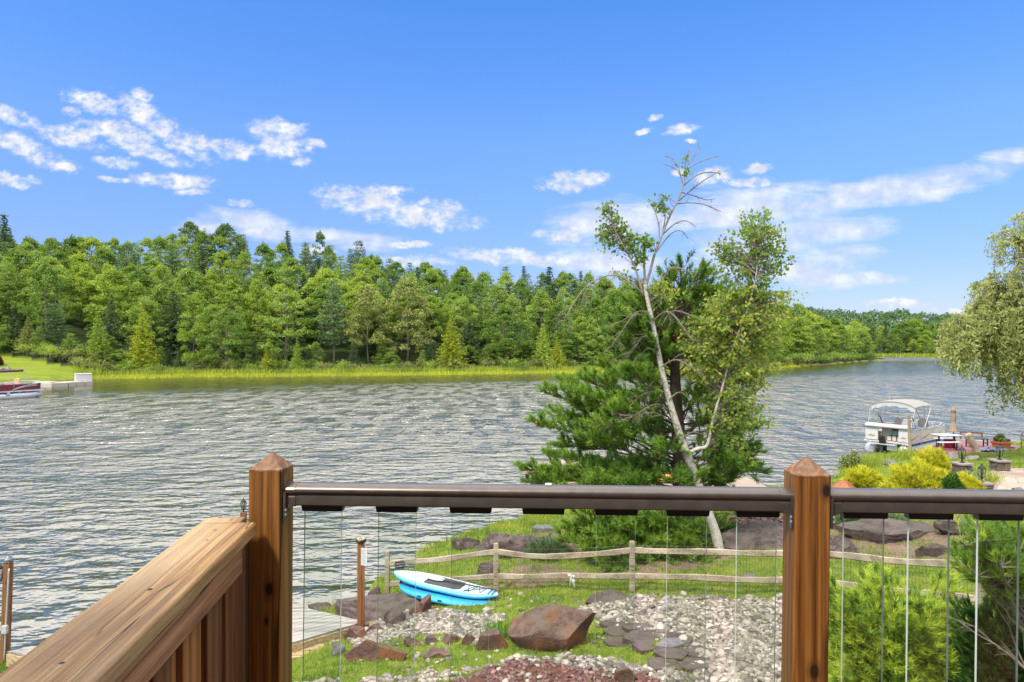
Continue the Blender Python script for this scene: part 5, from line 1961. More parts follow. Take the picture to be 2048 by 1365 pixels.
# width per blade grows a little with the coarser grass of the shore
c = (V.reshape(n, 3, 3)[:, 0] + V.reshape(n, 3, 3)[:, 1]) / 2
V3 = V.reshape(n, 3, 3)
wd = np.where(y > 20, .026, np.where(y > 13, .016, .012))[:, None]
V3[:, 0] = c + (V3[:, 0] - c) * wd
V3[:, 1] = c + (V3[:, 1] - c) * wd
tn = np.clip(.46 + .26 * sines(x, y, 53, 2.4) + .2 * sines(x, y, 54, .45) + .17 * nr.normal(size=n) + .22 * shore, 0, 1)
tag(link('lawn_grass', np_mesh('lawn_grass', V3.reshape(-1, 3), [Q], tone=np.repeat(tn, 3)), FOL['grass']), 'short green and yellowish lawn grass of the yard', 'grass', kind='stuff')
# ------------------------------------------------------------------ birch and pine at the shore
def bez(a, b, sag, n=6, wob=0.0):
    pts = []
    for i in range(n):
        t = i / (n - 1)
        p = a.lerp(b, t) + sag * (4 * t * (1 - t))
        if wob and 0 < i < n - 1:
            p += Vector((rnd.uniform(-wob, wob), rnd.uniform(-wob, wob), rnd.uniform(-wob, wob)))
        pts.append(p)
    return pts


def stem(spec, Y0, dy=0.0):
    """trunk line from surveyed points (px, py, thickness px)"""
    n = len(spec)
    pts, rad = [], []
    for i, (px, py, w_) in enumerate(spec):
        Y = Y0 + dy * i / (n - 1)
        pts.append(P(px, py, Y))
        rad.append(w_ * .5 * Y / F)
    # smooth resample
    op, orr = [], []
    for i in range(n - 1):
        p0, p1, p2, p3 = pts[max(i - 1, 0)], pts[i], pts[i + 1], pts[min(i + 2, n - 1)]
        for k in range(4):
            t = k / 4
            op.append(.5 * ((2 * p1) + (p2 - p0) * t + (2 * p0 - 5 * p1 + 4 * p2 - p3) * t * t + (3 * p1 - 3 * p2 + p3 - p0) * t ** 3))
            orr.append(rad[i] * (1 - t) + rad[i + 1] * t)
    op.append(pts[-1])
    orr.append(rad[-1])
    return op, orr


def twiggy(mb, pts, r0, level=0, n=7, ln=.5, droop=.25):
    """random side twigs along a limb; returns tips"""
    tips = []
    for k in range(n):
        i = rnd.randrange(max(1, len(pts) // 4), len(pts) - 1)
        p = pts[i]
        d = (pts[i + 1] - pts[i]).normalized()
        d = (d + Vector((rnd.uniform(-.9, .9), rnd.uniform(-.9, .9), rnd.uniform(-.8, .6))) * .9).normalized()
        l_ = ln * rnd.uniform(.5, 1.2)
        q = bez(p, p + d * l_ + Vector((0, 0, -droop * l_ * rnd.random())), Vector((0, 0, .08 * l_)), 5, .02 * l_)
        mb.tube(q, [r0, r0 * .8, r0 * .6, r0 * .4, r0 * .25], 3, False)
        tips.append(q[-1])
        if level > 0:
            tips += twiggy(mb, q, r0 * .6, level - 1, 4, ln * .5, droop)
    return tips


BY = 16.9
bb = P(1439, 1110, BY)
birch = thing('birch_tree', tuple(bb), 'leaning pale birch with a bare dead top in front of the shore pine', 'birch tree')
T1 = [(1441, 1118, 30), (1432, 1070, 27), (1418, 1030, 25), (1402, 985, 24), (1388, 945, 23), (1374, 910, 23), (1358, 865, 20), (1340, 805, 17), (1326, 750, 15), (1314, 690, 13), (1304, 640, 11.5), (1294, 595, 10.5), (1290, 570, 10)]
T2 = [(1374, 910, 16), (1392, 899, 16), (1412, 894, 15), (1419, 876, 13), (1424, 850, 11.5), (1433, 815, 10), (1444, 780, 9), (1455, 735, 8), (1468, 690, 7.5), (1482, 652, 7), (1496, 615, 6), (1508, 570, 5), (1514, 530, 4), (1508, 490, 2.5)]
T3 = [(1291, 572, 8), (1300, 545, 8), (1309, 510, 7.5), (1324, 470, 7), (1340, 432, 6), (1356, 400, 5.2), (1366, 372, 4.4), (1372, 348, 3.4), (1377, 320, 2.2), (1381, 296, 1.2)]
T4 = [(1291, 576, 7.5), (1289, 545, 7), (1288, 515, 6.6), (1289, 488, 6)]
T5 = [(1287, 592, 7), (1276, 555, 6.5), (1268, 530, 6), (1253, 503, 5), (1240, 480, 4), (1228, 458, 3), (1218, 432, 2), (1214, 405, 1.2)]
T6 = [(1286, 588, 4.5), (1268, 572, 4.2), (1245, 556, 4), (1222, 551, 3.6), (1196, 558, 3.2), (1172, 574, 2.6), (1154, 596, 2), (1138, 622, 1.5), (1122, 652, 1)]
stems = {}
mb = MB()
limbs_ = MB()
for k, (sp_, dy) in {'a': (T1, 0), 'b': (T2, -.5), 'c': (T3, .3), 'd': (T4, .1), 'e': (T5, -.4), 'f': (T6, -.9)}.items():
    Y0 = BY + {'a': 0, 'b': .0, 'c': .05, 'd': .05, 'e': .02, 'f': .02}[k]
    pts, rad = stem(sp_, Y0, dy)
    stems[k] = pts
    wk = {'a': .74, 'b': .50}.get(k, .66)
    (mb if k in 'ab' else limbs_).tube(pts, [r_ * wk for r_ in rad], 10)
mb.build('trunk', M_bark_birch, birch, smooth=True)
limbs_.build('limbs', plain('grey_birch_limb', (.22, .185, .155), .85, var=.3, nscale=9), birch, smooth=True)

# dead twigs of the bare top and the left side
mb = MB()


def limb(spec, Y0, dy, lv=1, n=7, ln=.4, w_=1.0):
    pts, rad = stem(spec, Y0, dy)
    mb.tube(pts, [max(r_ * w_, .004) for r_ in rad], 5, False)
    return twiggy(mb, pts, .0065, lv, n, ln)


Yt = BY + .3
limb([(1367, 372, 3), (1392, 352, 2.6), (1418, 345, 2.2), (1442, 348, 1.4)], Yt, .3, 0, 8, .4)
limb([(1358, 402, 3), (1385, 378, 2.8), (1410, 360, 2.2), (1440, 342, 1.4)], Yt, -.3, 0, 8, .4)
limb([(1352, 408, 3), (1380, 406, 2.6), (1410, 410, 2.2), (1442, 424, 1.4)], Yt, -.2, 0, 6, .35)
limb([(1362, 385, 2.5), (1388, 392, 2.2), (1412, 400, 1.8), (1430, 398, 1.2)], Yt, .2, 0, 6, .3)
limb([(1366, 370, 2.4), (1358, 345, 2.0), (1345, 335, 1.6), (1326, 328, 1.2)], Yt, .1, 0, 5, .3)
limb([(1364, 362, 2.2), (1355, 330, 1.8), (1342, 316, 1.5), (1328, 312, 1.1)], Yt, .2, 0, 5, .3)
limb([(1372, 348, 2.2), (1370, 325, 1.8), (1376, 305, 1.5), (1382, 290, 1)], Yt, .1, 0, 5, .25)
limb([(1376, 338, 2.2), (1398, 325, 1.8), (1418, 318, 1.5), (1436, 312, 1)], Yt, .3, 0, 6, .3)
limb([(1376, 330, 2), (1392, 310, 1.6), (1400, 300, 1.2), (1396, 292, .9)], Yt, .3, 0, 5, .25)
limb([(1325, 470, 2.8), (1350, 448, 2.4), (1372, 442, 2), (1392, 455, 1.2)], Yt, -.3, 0, 7, .35)
limb([(1312, 505, 2.6), (1340, 470, 2.2), (1362, 462, 1.8), (1376, 478, 1.2)], Yt, .3, 0, 6, .3)
limb([(1318, 490, 2.4), (1318, 455, 2), (1312, 430, 1.6), (1302, 408, 1.2)], Yt, .1, 0, 4, .25)
limb([(1322, 475, 2.4), (1330, 440, 2), (1328, 415, 1.6), (1322, 395, 1.2)], Yt, -.1, 0, 4, .25)
limb([(1300, 600, 3.2), (1325, 560, 3), (1345, 535, 2.4), (1385, 545, 1.6)], Yt, -.3, 1, 6, .3)
limb([(1312, 680, 3), (1330, 640, 3), (1348, 622, 2.4), (1385, 632, 1.6), (1412, 640, 1)], Yt, -.5, 1, 8, .35)
for px, py in ((1300, 625), (1306, 655), (1312, 680), (1318, 712), (1328, 760), (1335, 785), (1346, 825), (1352, 850)):
    for k in range(1):
        ex, ey = px - rnd.uniform(45, 130), py + rnd.uniform(-20, 90)
        limb([(px, py, 3.2), (px * .65 + ex * .35, py * .7 + ey * .3 - 22, 2.6), (px * .3 + ex * .7, py * .3 + ey * .7 - 14, 1.9), (ex, ey, 1.1)], BY - .1, rnd.uniform(-1.2, .5), 1, 7, .42, .6)
for px, py in ((1308, 640), (1322, 735), (1338, 800), (1362, 880)):
    ex, ey = px + rnd.uniform(40, 90), py + rnd.uniform(-20, 60)
    limb([(px, py, 3), (px * .6 + ex * .4, py - 15, 2.4), (ex, ey, 1.2)], BY - .1, rnd.uniform(-.8, .5), 1, 6, .35)
pts6 = stems['f']
twiggy(mb, pts6, .005, 1, 22, .5, .7)
twiggy(mb, stems['e'], .006, 1, 16, .4, .2)


# leafy twigs in surveyed clumps
LC, LT = [], []


def leaf_clump(px, py, rx, ry, nt, st, per=12, tone=(.2, .7), Y0=BY, dz=.5, reach=160, droop=.05):
    cand = [(p, pix(p.x, p.y, p.z)) for p in stems[st]]
    for k in range(nt):
        a, r_ = rnd.random() * 6.283, rnd.random() ** .5
        tx, ty = px + rx * r_ * math.cos(a), py + ry * r_ * math.sin(a)
        tip_ = P(tx, ty, Y0 + rnd.gauss(0, dz) * max(rx, ry) * Y0 / F)
        best = min(cand, key=lambda c: abs(c[1][0] - tx) * 1.0 + abs(c[1][1] - (ty + abs(c[1][0] - tx) * .55)) * .8 + rnd.uniform(0, 40))
        s_ = best[0]
        q = bez(s_, tip_, Vector((0, 0, .10 * (tip_ - s_).length)), 7, .03)
        mb.tube(q, [.007, .006, .005, .0045, .004, .003, .002], 3, False)
        for j in range(int(per * (1.5 if st == 'b' and ty > 560 else 1.0))):
            t = rnd.uniform(.55, 1.02)
            i = min(int(t * 6), 5)
            p = q[i].lerp(q[i + 1], min(t * 6 - i, 1)) if i < 6 else q[-1]
            LC.append(tuple(p + Vector((rnd.gauss(0, .065), rnd.gauss(0, .065), rnd.gauss(-.03, .06)))))
            LT.append(rnd.uniform(*tone) if rnd.random() > .03 else 1.0)


for c in [(1214, 422, 14, 22, 9), (1232, 452, 22, 24, 16), (1202, 470, 14, 30, 12), (1246, 470, 20, 22, 14), (1262, 485, 18, 22, 14), (1226, 492, 24, 12, 9), (1192, 472, 8, 10, 4)]:
    leaf_clump(*c, 'e', 12, (.05, .45))  # upper clumps coloured darker, as if seen against the sky
for c in [(1275, 515, 20, 16, 12), (1292, 478, 14, 18, 9), (1300, 486, 12, 14, 6)]:
    leaf_clump(*c, 'd', 12, (.05, .5))
for c in [(1322, 400, 10, 16, 7), (1300, 402, 6, 9, 3), (1318, 418, 10, 6, 3), (1372, 330, 12, 20, 4)]:
    leaf_clump(*c, 'c', 9, (.05, .4))
for c in [(1512, 445, 40, 30, 30), (1490, 490, 60, 38, 60), (1545, 480, 40, 40, 34), (1430, 490, 22, 20, 14), (1455, 530, 40, 30, 34), (1530, 530, 50, 34, 40), (1575, 520, 18, 14, 7), (1495, 570, 60, 34, 50)]:
    leaf_clump(*c, 'b', 12, (.1, .6))
for c in [(1475, 610, 70, 38, 75), (1540, 620, 52, 34, 40), (1440, 640, 50, 40, 50), (1490, 670, 75, 40, 80), (1560, 650, 42, 34, 30), (1430, 700, 44, 40, 44), (1500, 720, 64, 38, 60), (1440, 755, 44, 34, 36),
          (1510, 770, 44, 34, 30), (1375, 665, 30, 34, 22), (1395, 735, 34, 30, 22), (1545, 735, 24, 34, 14), (1588, 590, 18, 12, 7)]:
    leaf_clump(*c, 'b', 12, (.3, .95))  # lower clumps coloured lighter and yellower, as if lit
for c in [(1480, 820, 52, 34, 34), (1530, 830, 30, 26, 14), (1475, 870, 40, 34, 26), (1490, 915, 34, 26, 16), (1440, 850, 30, 30, 16), (1420, 800, 26, 30, 14)]:
    leaf_clump(*c, 'b', 12, (.2, .8))
for c in [(1345, 585, 22, 20, 10), (1310, 570, 16, 14, 5), (1335, 560, 14, 10, 5), (1220, 548, 20, 8, 5)]:
    leaf_clump(*c, 'a', 10, (.4, 1.0))
mb.build('twigs', M_twig, birch)
LC, LT = np.array(LC), np.array(LT)
V, Q = leaf_arrays(LC, .092 * (.7 + .6 * nr.random(len(LC))), .72, .2, .5)
link('leaves', np_mesh('leaves', V, [Q], tone=np.repeat(LT, 4)), FOL['birch'], birch)

# ------------------------------------------------------------------ long needled pine behind the birch
PY_ = 18.0
pb0 = P(1373, 1108, PY_)
pine = thing('pine_tree', tuple(pb0), 'dense long needled pine on the shore behind the leaning birch', 'pine tree')
PT = [(1376, 1120, 42), (1372, 1060, 38), (1368, 1000, 36), (1362, 930, 32), (1357, 870, 28), (1352, 800, 24), (1350, 730, 19), (1352, 670, 15), (1358, 610, 11), (1366, 580, 8), (1372, 552, 5), (1375, 534, 3)]
pts, rad = stem(PT, PY_, 0)
MB().tube(pts, rad, 12).build('trunk', M_bark, pine, smooth=True)
TP = pts
mb = MB()
TC, TA, TTn = [], [], []


def trunk_at(py):
    return min(TP, key=lambda p: abs(pix(p.x, p.y, p.z)[1] - py))


def bough(a, b, up=.15, wide=.55, fill=(.35, 1.0), den=1.0, tone=.4, r0=.035):
    ln_ = (b - a).length
    q = bez(a, b, Vector((0, 0, up * ln_ * .5 - .05 * ln_)), 9, .03)
    mb.tube(q, [r0 * (1 - .85 * i / 8) for i in range(9)], 5, False)
    n = max(5, int(ln_ * 10.5 * den))
    for k in range(n):
        t = rnd.uniform(*fill)
        i = min(int(t * 8), 7)
        p = q[i].lerp(q[i + 1], t * 8 - i)
        d = (q[i + 1] - q[i]).normalized()
        sd2 = Vector((rnd.uniform(-1, 1), rnd.uniform(-1, 1), rnd.uniform(-.25, .75)))
        dd_ = (d * .8 + sd2 * .8).normalized()
        l_ = wide * rnd.uniform(.4, 1.0) * (1.15 - .6 * t)
        e = p + dd_ * l_ + Vector((0, 0, .10 * l_))
        mb.tube([p, p.lerp(e, .5) + Vector((0, 0, -.03 * l_)), e], [.010, .008, .005], 3, False)
        tb = min(1, max(0, rnd.gauss(tone, .16)))
        for t2 in (.55, .8, 1.0):
            if t2 < 1 and rnd.random() < .25: continue
            c = p.lerp(e, t2)
            ax_2 = (dd_ + Vector((rnd.uniform(-.3, .3), rnd.uniform(-.3, .3), rnd.uniform(.1, .6)))).normalized()
            TC.append(tuple(c))
            TA.append(tuple(ax_2))
            TTn.append(tb)
    TC.append(tuple(q[-1]))
    TA.append(tuple((q[-1] - q[-2]).normalized() + Vector((0, 0, .4))))
    TTn.append(tone)


# surveyed boughs: trunk py, tip px, py, depth offset of the tip
BG = [(900, 1088, 785, -1.0), (910, 1110, 832, -.6), (930, 1082, 852, -1.2), (930, 1120, 893, -.5), (950, 1150, 815, .6), (880, 1128, 770, .2), (860, 1165, 760, -.8), (870, 1180, 800, -1.4), (940, 1170, 880, -1.6),
      (985, 1052, 940, -1.0), (990, 1060, 965, -1.3), (1000, 1095, 958, -.6), (960, 1105, 915, .5), (1005, 1140, 985, -1.6), (1000, 1190, 960, -1.8), (930, 1200, 850, -1.9), (900, 1230, 820, -1.7), (1010, 1250, 970, -2.0),
      (820, 1205, 735, .9), (800, 1225, 700, .5), (760, 1215, 665, -.6), (740, 1235, 640, .4), (720, 1240, 610, -.5), (700, 1262, 585, .5), (680, 1290, 575, -.7), (670, 1225, 655, .9), (830, 1260, 745, -1.7),
      (660, 1330, 545, -.3), (650, 1400, 545, .3), (620, 1345, 525, .2), (610, 1395, 520, -.3), (640, 1425, 555, .5), (670, 1440, 590, -.5), (680, 1425, 625, -.9), (700, 1310, 620, -1.1), (720, 1420, 660, .9), (760, 1430, 710, .8), (640, 1300, 600, .5),
      (590, 1362, 512, .0), (600, 1412, 530, .1), (600, 1338, 540, -.1), (610, 1420, 570, -.2), (640, 1440, 570, .1), (650, 1285, 560, -.1), (655, 1455, 620, .3), (690, 1270, 650, -.6), (690, 1440, 650, -.4),
      (860, 1480, 832, .6), (870, 1495, 860, 0), (900, 1505, 905, -.5), (910, 1490, 925, .6), (880, 1450, 800, 1.0), (920, 1515, 945, .3), (830, 1440, 770, 1.2), (960, 1460, 940, 1.3), (950, 1440, 900, -1.3), (800, 1425, 735, .5),
      (1000, 1440, 985, 1.4), (1010, 1330, 1000, 1.9), (980, 1270, 930, 1.7), (900, 1300, 850, 1.7), (850, 1310, 790, 1.6), (960, 1340, 960, -1.8), (900, 1330, 900, -1.6), (780, 1290, 720, 1.3), (740, 1310, 690, -1.2)]
for tpy, px, py, dz in BG:
    a = trunk_at(tpy)
    if py < 640: py += 28
    bough(a, P(px, py, PY_ + dz), tone=.5 if px < 1250 and py > 720 else .35, fill=(.45, 1.0) if py > 700 else (.2, 1.0), den=1.15 if py < 700 else 1.25, wide=.6 if py > 700 else .75)  # left boughs get a brighter needle colour, as if sunlit
for k in range(54):
    tpy = rnd.uniform(660, 1010)
    rr = np.interp(tpy, [540, 620, 700, 850, 1010], [35, 75, 115, 150, 190])
    sgn = rnd.choice((-1, -1, 1))
    px = 1358 + sgn * rr * rnd.uniform(.25, 1.0) * (1.0 if sgn < 0 else .7)
    bough(trunk_at(tpy), P(px, tpy - rnd.uniform(0, 70), PY_ + rnd.uniform(-1.6, 1.6) * rr / 190), tone=.4, fill=(.3, 1.0), den=1.0, wide=.65, r0=.028)
# skirt of low boughs sweeping to the ground
for px, py, dz in [(1135, 1085, -1.0), (1150, 1060, -.6), (1180, 1100, -1.4), (1200, 1070, -1.8), (1215, 1130, -1.7), (1230, 1095, -2.0), (1260, 1060, -1.9), (1275, 1110, -1.8), (1240, 1150, -2.0), (1300, 1080, -1.7), (1310, 1125, -1.7),
                   (1290, 1050, -1.2), (1340, 1100, -1.5), (1350, 1140, -1.7), (1370, 1080, -1.4), (1400, 1120, -1.3), (1395, 1070, -1.0), (1420, 1100, -.9), (1330, 1050, -1.4), (1170, 1040, -1.0), (1470, 1085, .2), (1450, 1060, .5), (1410, 1140, -1.4), (1220, 1040, -1.5)]:
    bough(trunk_at(1040 + rnd.uniform(-30, 20)), P(px, py, PY_ + dz), -.1, .7, (.35, 1.0), 1.6, .6 if px < 1420 else .2)
mb.build('branches', M_bark, pine)
TC, TA, TTn = np.array(TC), np.array(TA), np.array(TTn)
kN = 26
V, Q = tufts(TC, TA, kN, .155, .021, .85, .16)
tn = np.clip(np.repeat(TTn, kN) + nr.normal(0, .08, len(TC) * kN), 0, 1)
link('needles', np_mesh('needles', V, [Q], tone=np.repeat(tn, 3)), FOL['needle'], pine)
mb = MB()
for k in range(26):
    i = rnd.randrange(len(TC))
    mb.lathe(TC[i] + np.array([0, -.05, -.03]), [(.012, -.03), (.03, 0), (.012, .04)], 6)
mb.build('cones', plain('tan_pine_cone', (.35, .16, .06), .8), pine)


# ------------------------------------------------------------------ shrubs built of needle tufts
def tuft_bush(name, label, cat, c, rx, ry, h, n, fol, k=22, ln=.07, wdt=.004, spread=.8, stem_=.06, tones=(.15, .55), tip_share=.25, seed=1, twig=M_bark, inner=.55, holes=.0, boxy=.35, cone=.0):
    g = np.random.default_rng(seed)
    o = thing(name, tuple(c), label, cat)
    c = np.array(c)
    v = g.normal(size=(n, 3))
    v /= np.linalg.norm(v, axis=1, keepdims=True)
    v[:, 2] = np.abs(v[:, 2]) * 1.05 - .12
    r = inner + (1 - inner) * g.random(n) ** .6
    hv = np.linalg.norm(v[:, :2], axis=1, keepdims=True)
    v[:, :2] *= (np.maximum(hv, .3) ** -boxy)
    lump = 1 + .16 * np.sin(v[:, 0] * 5 + seed) * np.cos(v[:, 1] * 6 + 2 * seed) + .12 * np.sin(v[:, 2] * 9 + v[:, 0] * 7)
    taper = 1 - cone * np.clip(v[:, 2], 0, 1)
    C_ = c + v * (r * lump)[:, None] * np.stack([rx * taper, ry * taper, np.full(n, h)], 1)
    if holes:
        kp = np.sin(C_[:, 0] * 9 + seed) * np.sin(C_[:, 2] * 11 + 1) + g.normal(0, .4, n) > -.6 + holes
        C_, v, r = C_[kp], v[kp], r[kp]
    A_ = v * np.array([1, 1, .6]) + np.array([0, 0, .75]) + g.normal(0, .25, (len(C_), 3))
    tn_ = g.uniform(*tones, len(C_))
    tipm = (g.random(len(C_)) < tip_share) & (r > .75)
    tn_[tipm] = g.uniform(.75, 1.0, tipm.sum())
    V, Q = tufts(C_, A_, k, ln, wdt, spread, stem_)
    t_ = np.clip(np.repeat(tn_, k) + nr.normal(0, .06, len(C_) * k), 0, 1)
    link('needles', np_mesh('needles', V, [Q], tone=np.repeat(t_, 3)), FOL[fol], o)
    mb = MB()
    for i in range(0, len(C_), max(1, len(C_) // 160)):
        e = Vector(C_[i])
        a = Vector((c[0] + rnd.uniform(-.08, .08), c[1] + rnd.uniform(-.08, .08), c[2] - .1))
        mid = a.lerp(e, .5) + Vector((0, 0, -.08))
        mb.tube([a, mid, e], [.018, .011, .004], 4, False)
    mb.build('branches', twig, o)
    return o


def ground_at(px, Y, dz=0.0):
    x = (px - CX) * Y / F
    return (x, Y, tz(x, Y) + dz)


c = ground_at(1780, 7.9)
tuft_bush('pine_shrub', 'rounded bright pine shrub with yellow green new shoots behind the right balusters', 'shrub', c, .64, .60, HC - (1166 - CY) * 7.9 / F - c[2], 7000, 'mugo', 34, .095, .0085, .75, .09, (.1, .6), .6, 3, inner=.5, boxy=.85)
c = ground_at(2010, 7.2)
tuft_bush('dwarf_pine', 'dark green dwarf pine low at the right edge of the picture', 'shrub', c, .44, .5, HC - (1172 - CY) * 7.2 / F - c[2], 5200, 'dwarf', 30, .055, .0075, .6, .08, (.1, .6), .15, 5, boxy=.35)
c = ground_at(2130, 6.9)
tuft_bush('dwarf_pine', 'second dark dwarf pine just beyond the right edge', 'shrub', c, .5, .5, 1.15, 2200, 'dwarf', 26, .055, .0075, .6, .08, (.1, .5), .12, 6)
# tall loose pine at the right edge
b = ground_at(2060, 6.6)
lp_ = thing('young_pine', b, 'loose young pine with grey limbs rising at the right edge above the dwarf pine', 'pine tree')
mb = MB()
b = Vector(b)
topz = HC - (1050 - CY) * 6.6 / F
tr_ = [b, b + Vector((.02, 0, .8)), b + Vector((-.03, .02, 1.5)), Vector((b.x - .05, b.y, topz))]
mb.tube(tr_, [.05, .04, .028, .012], 8)
TC, TA, TTn = [], [], []
for px, py, dz in [(1915, 1110, .2), (1925, 1085, -.2), (1948, 1062, .1), (1965, 1040, -.1), (1990, 1050, .3), (2010, 1040, -.3), (2035, 1060, .2), (1935, 1135, -.3), (1960, 1110, .5), (1985, 1090, -.4), (2015, 1095, .4), (2040, 1090, -.4),
                   (1975, 1150, .3), (2010, 1160, -.2), (2060, 1040, .3), (2090, 1060, 0), (2100, 1110, .2), (2120, 1090, -.3), (1945, 1095, .3), (2030, 1130, .2), (2000, 1130, -.5), (1955, 1080, -.4), (1975, 1065, .4), (2000, 1070, .1), (2025, 1075, .5), (1990, 1115, .1), (2015, 1135, .4), (1950, 1125, .1), (1970, 1095, .0), (2050, 1120, .1), (2040, 1150, -.2), (1985, 1165, .0), (1960, 1145, -.1)]:
    e = P(px, py, 6.6 + dz)
    a = tr_[0].lerp(tr_[3], rnd.uniform(.55, .85))
    q = bez(a, e, Vector((0, 0, -.06)), 7, .02)
    mb.tube(q, [.016, .014, .012, .010, .008, .006, .004], 4, False)
    for k in range(28):
        t = rnd.uniform(.45, 1)
        i = min(int(t * 6), 5)
        p = q[i].lerp(q[i + 1], t * 6 - i)
        d = Vector((rnd.uniform(-1, 1), rnd.uniform(-1, 1), rnd.uniform(0, 1.3))).normalized()
        l_ = rnd.uniform(.05, .16)
        mb.tube([p, p + d * l_], [.004, .003], 3, False)
        TC.append(tuple(p + d * l_))
        TA.append(tuple(d + Vector((0, 0, .5))))
        TTn.append(rnd.uniform(.25, .6) if rnd.random() > .15 else rnd.uniform(.75, 1))
for px, py in [(1885, 1228), (1915, 1240), (1990, 1208)]:
    e = P(px, py, 6.75)
    q = bez(tr_[0].lerp(tr_[3], .42), e, Vector((0, 0, .05)), 6, .03)
    mb.tube(q, [.010, .009, .008, .006, .005, .003], 4, False)
    twiggy(mb, q, .0028, 1, 4, .16, .1)
mb.build('trunk', plain('grey_pine_bark', (.20, .17, .145), .9, var=.3, nscale=12), lp_)
TC, TA, TTn = np.array(TC), np.array(TA), np.array(TTn)
V, Q = tufts(TC, TA, 44, .095, .0080, .7, .09)
tn = np.clip(np.repeat(TTn, 44) + nr.normal(0, .06, len(TC) * 44), 0, 1)
link('needles', np_mesh('needles', V, [Q], tone=np.repeat(tn, 3)), FOL['mugo'], lp_)

# low shrubs of the near shore
c = Vector(hit(1098, 1112))
tuft_bush('juniper', 'spreading blue green juniper at the left foot of the shore pine', 'shrub', tuple(c), .55, .5, .38, 500, 'juniper', 14, .09, .012, .8, .1, (.2, .8), .1, 8)
c = Vector(hit(1020, 1112))
tuft_bush('juniper', 'small flat juniper on the plum outcrop by the second fence post', 'shrub', tuple(c), .38, .35, .2, 260, 'juniper', 14, .08, .012, .8, .1, (.2, .8), .1, 9)
c = Vector(hit(1745, 1055))
tuft_bush('juniper', 'low juniper just right of the right deck post in front of the ledge', 'shrub', tuple(c), .95, .6, .42, 700, 'juniper', 14, .10, .014, .8, .1, (.2, .7), .1, 10)
c = Vector(hit(1700, 1058))
tuft_bush('juniper', 'yellowish low juniper between the right deck post and the ledge', 'shrub', tuple(c), .35, .4, .42, 350, 'juniper', 14, .10, .014, .8, .1, (.6, 1), .4, 12)


def blade_clump(name, label, cat, c, n, ln, wd_, rad_, fol, tones=(.1, .9), lean=.35):
    """a clump of grass-like blades as one plant"""
    B = np.array(tuple(c)) + np.stack([nr.normal(0, rad_, n), nr.normal(0, rad_, n), np.zeros(n) - .02], 1)
    D = np.stack([nr.normal(0, lean, n), nr.normal(0, lean, n), np.ones(n)], 1)
    V1, Q1 = needle_arrays(B, D, ln * (.55 + .6 * nr.random(n)), wd_)
    o = link(name, np_mesh(name, V1, [Q1], tone=np.repeat(nr.uniform(*tones, n), 3)), FOL[fol])
    o.data.transform(Matrix.Translation(-Vector(c)))
    o.location = c
    return tag(o, label, cat)


blade_clump('iris_clump', 'upright green blade clump left of the large boulder', 'plant', hit(1000, 1272), 170, .34, .022, .13, 'iris')
blade_clump('sedge_clump', 'thin grass clump growing in the water between sign post and fence', 'plant', hit(722, 1185), 46, .55, .010, .12, 'iris', (.3, .9), .3)
blade_clump('weed_clump', 'grassy weed at the foot of the dock lamp post', 'plant', hit(10, 1345), 90, .35, .012, .18, 'iris')
blade_clump('weed_clump', 'pale weed on the bedrock apron below the paddle boards', 'plant', hit(822, 1200), 40, .28, .010, .08, 'sage')

# ------------------------------------------------------------------ willow at the right edge
WY = 31.0
wb = (P(2230, 700, WY).x, WY, 1.0)
will = thing('willow_tree', wb, 'olive green willow with hanging fronds at the right edge over the lake', 'willow tree')
mb = MB()
wbv = Vector(wb)
fork = wbv + Vector((-.4, 0, 3.4))
mb.tube([wbv + Vector((0, 0, -.4)), wbv + Vector((-.15, 0, 1.6)), fork], [.42, .34, .3], 10)
WC, WT = [], []
WR = [(2040, 492, 55, 26, 18), (2075, 470, 60, 40, 24), (2000, 596, 52, 34, 34), (1965, 590, 18, 14, 6), (2045, 625, 60, 60, 50), (1935, 672, 46, 30, 34), (1985, 680, 60, 44, 56), (2040, 715, 50, 60, 50),
      (1915, 690, 26, 24, 16), (2090, 560, 70, 80, 50), (2110, 680, 80, 90, 70), (2170, 600, 80, 110, 50), (2200, 760, 80, 70, 40), (1970, 640, 40, 24, 26), (2010, 650, 40, 30, 30)]
for px, py, rx, ry, nt in [(a_, b_, c_, d_, int(e_ * 1.9)) for a_, b_, c_, d_, e_ in WR]:
    c0 = P(px, py - ry * .2, WY + rnd.uniform(-1, 1))
    q = bez(fork, c0, Vector((0, 0, .9)), 7, .1)
    mb.tube(q, [.13, .11, .09, .07, .05, .035, .02], 6, False)
    for k in range(nt):
        a, r_ = rnd.random() * 6.283, rnd.random() ** .5
        s_ = P(px + rx * r_ * math.cos(a), py + ry * r_ * math.sin(a) - 18, WY + rnd.gauss(0, .9))
        mb.tube([c0.lerp(q[4], rnd.random()), c0.lerp(s_, .6) + Vector((0, 0, .2)), s_], [.018, .013, .007], 3, False)
        ln_ = rnd.uniform(.7, 1.7)
        out_ = Vector((rnd.uniform(-.5, .3), rnd.uniform(-.4, .4), 0))
        e = s_ + out_ + Vector((0, 0, -ln_))
        fr_ = [s_, s_ + out_ * .6 + Vector((0, 0, -.1 * ln_)), s_ + out_ * .95 + Vector((0, 0, -.55 * ln_)), e]
        mb.tube(fr_, [.008, .007, .005, .003], 3, False)
        tb = rnd.uniform(.15, .85)
        for j in range(int(ln_ * 32)):
            t = rnd.random() * 3
            i = min(int(t), 2)
            p = fr_[i].lerp(fr_[i + 1], t - i)
            WC.append((p.x + rnd.gauss(0, .09), p.y + rnd.gauss(0, .09), p.z + rnd.gauss(0, .05)))
            WT.append(min(1, max(0, tb + rnd.gauss(0, .12))))
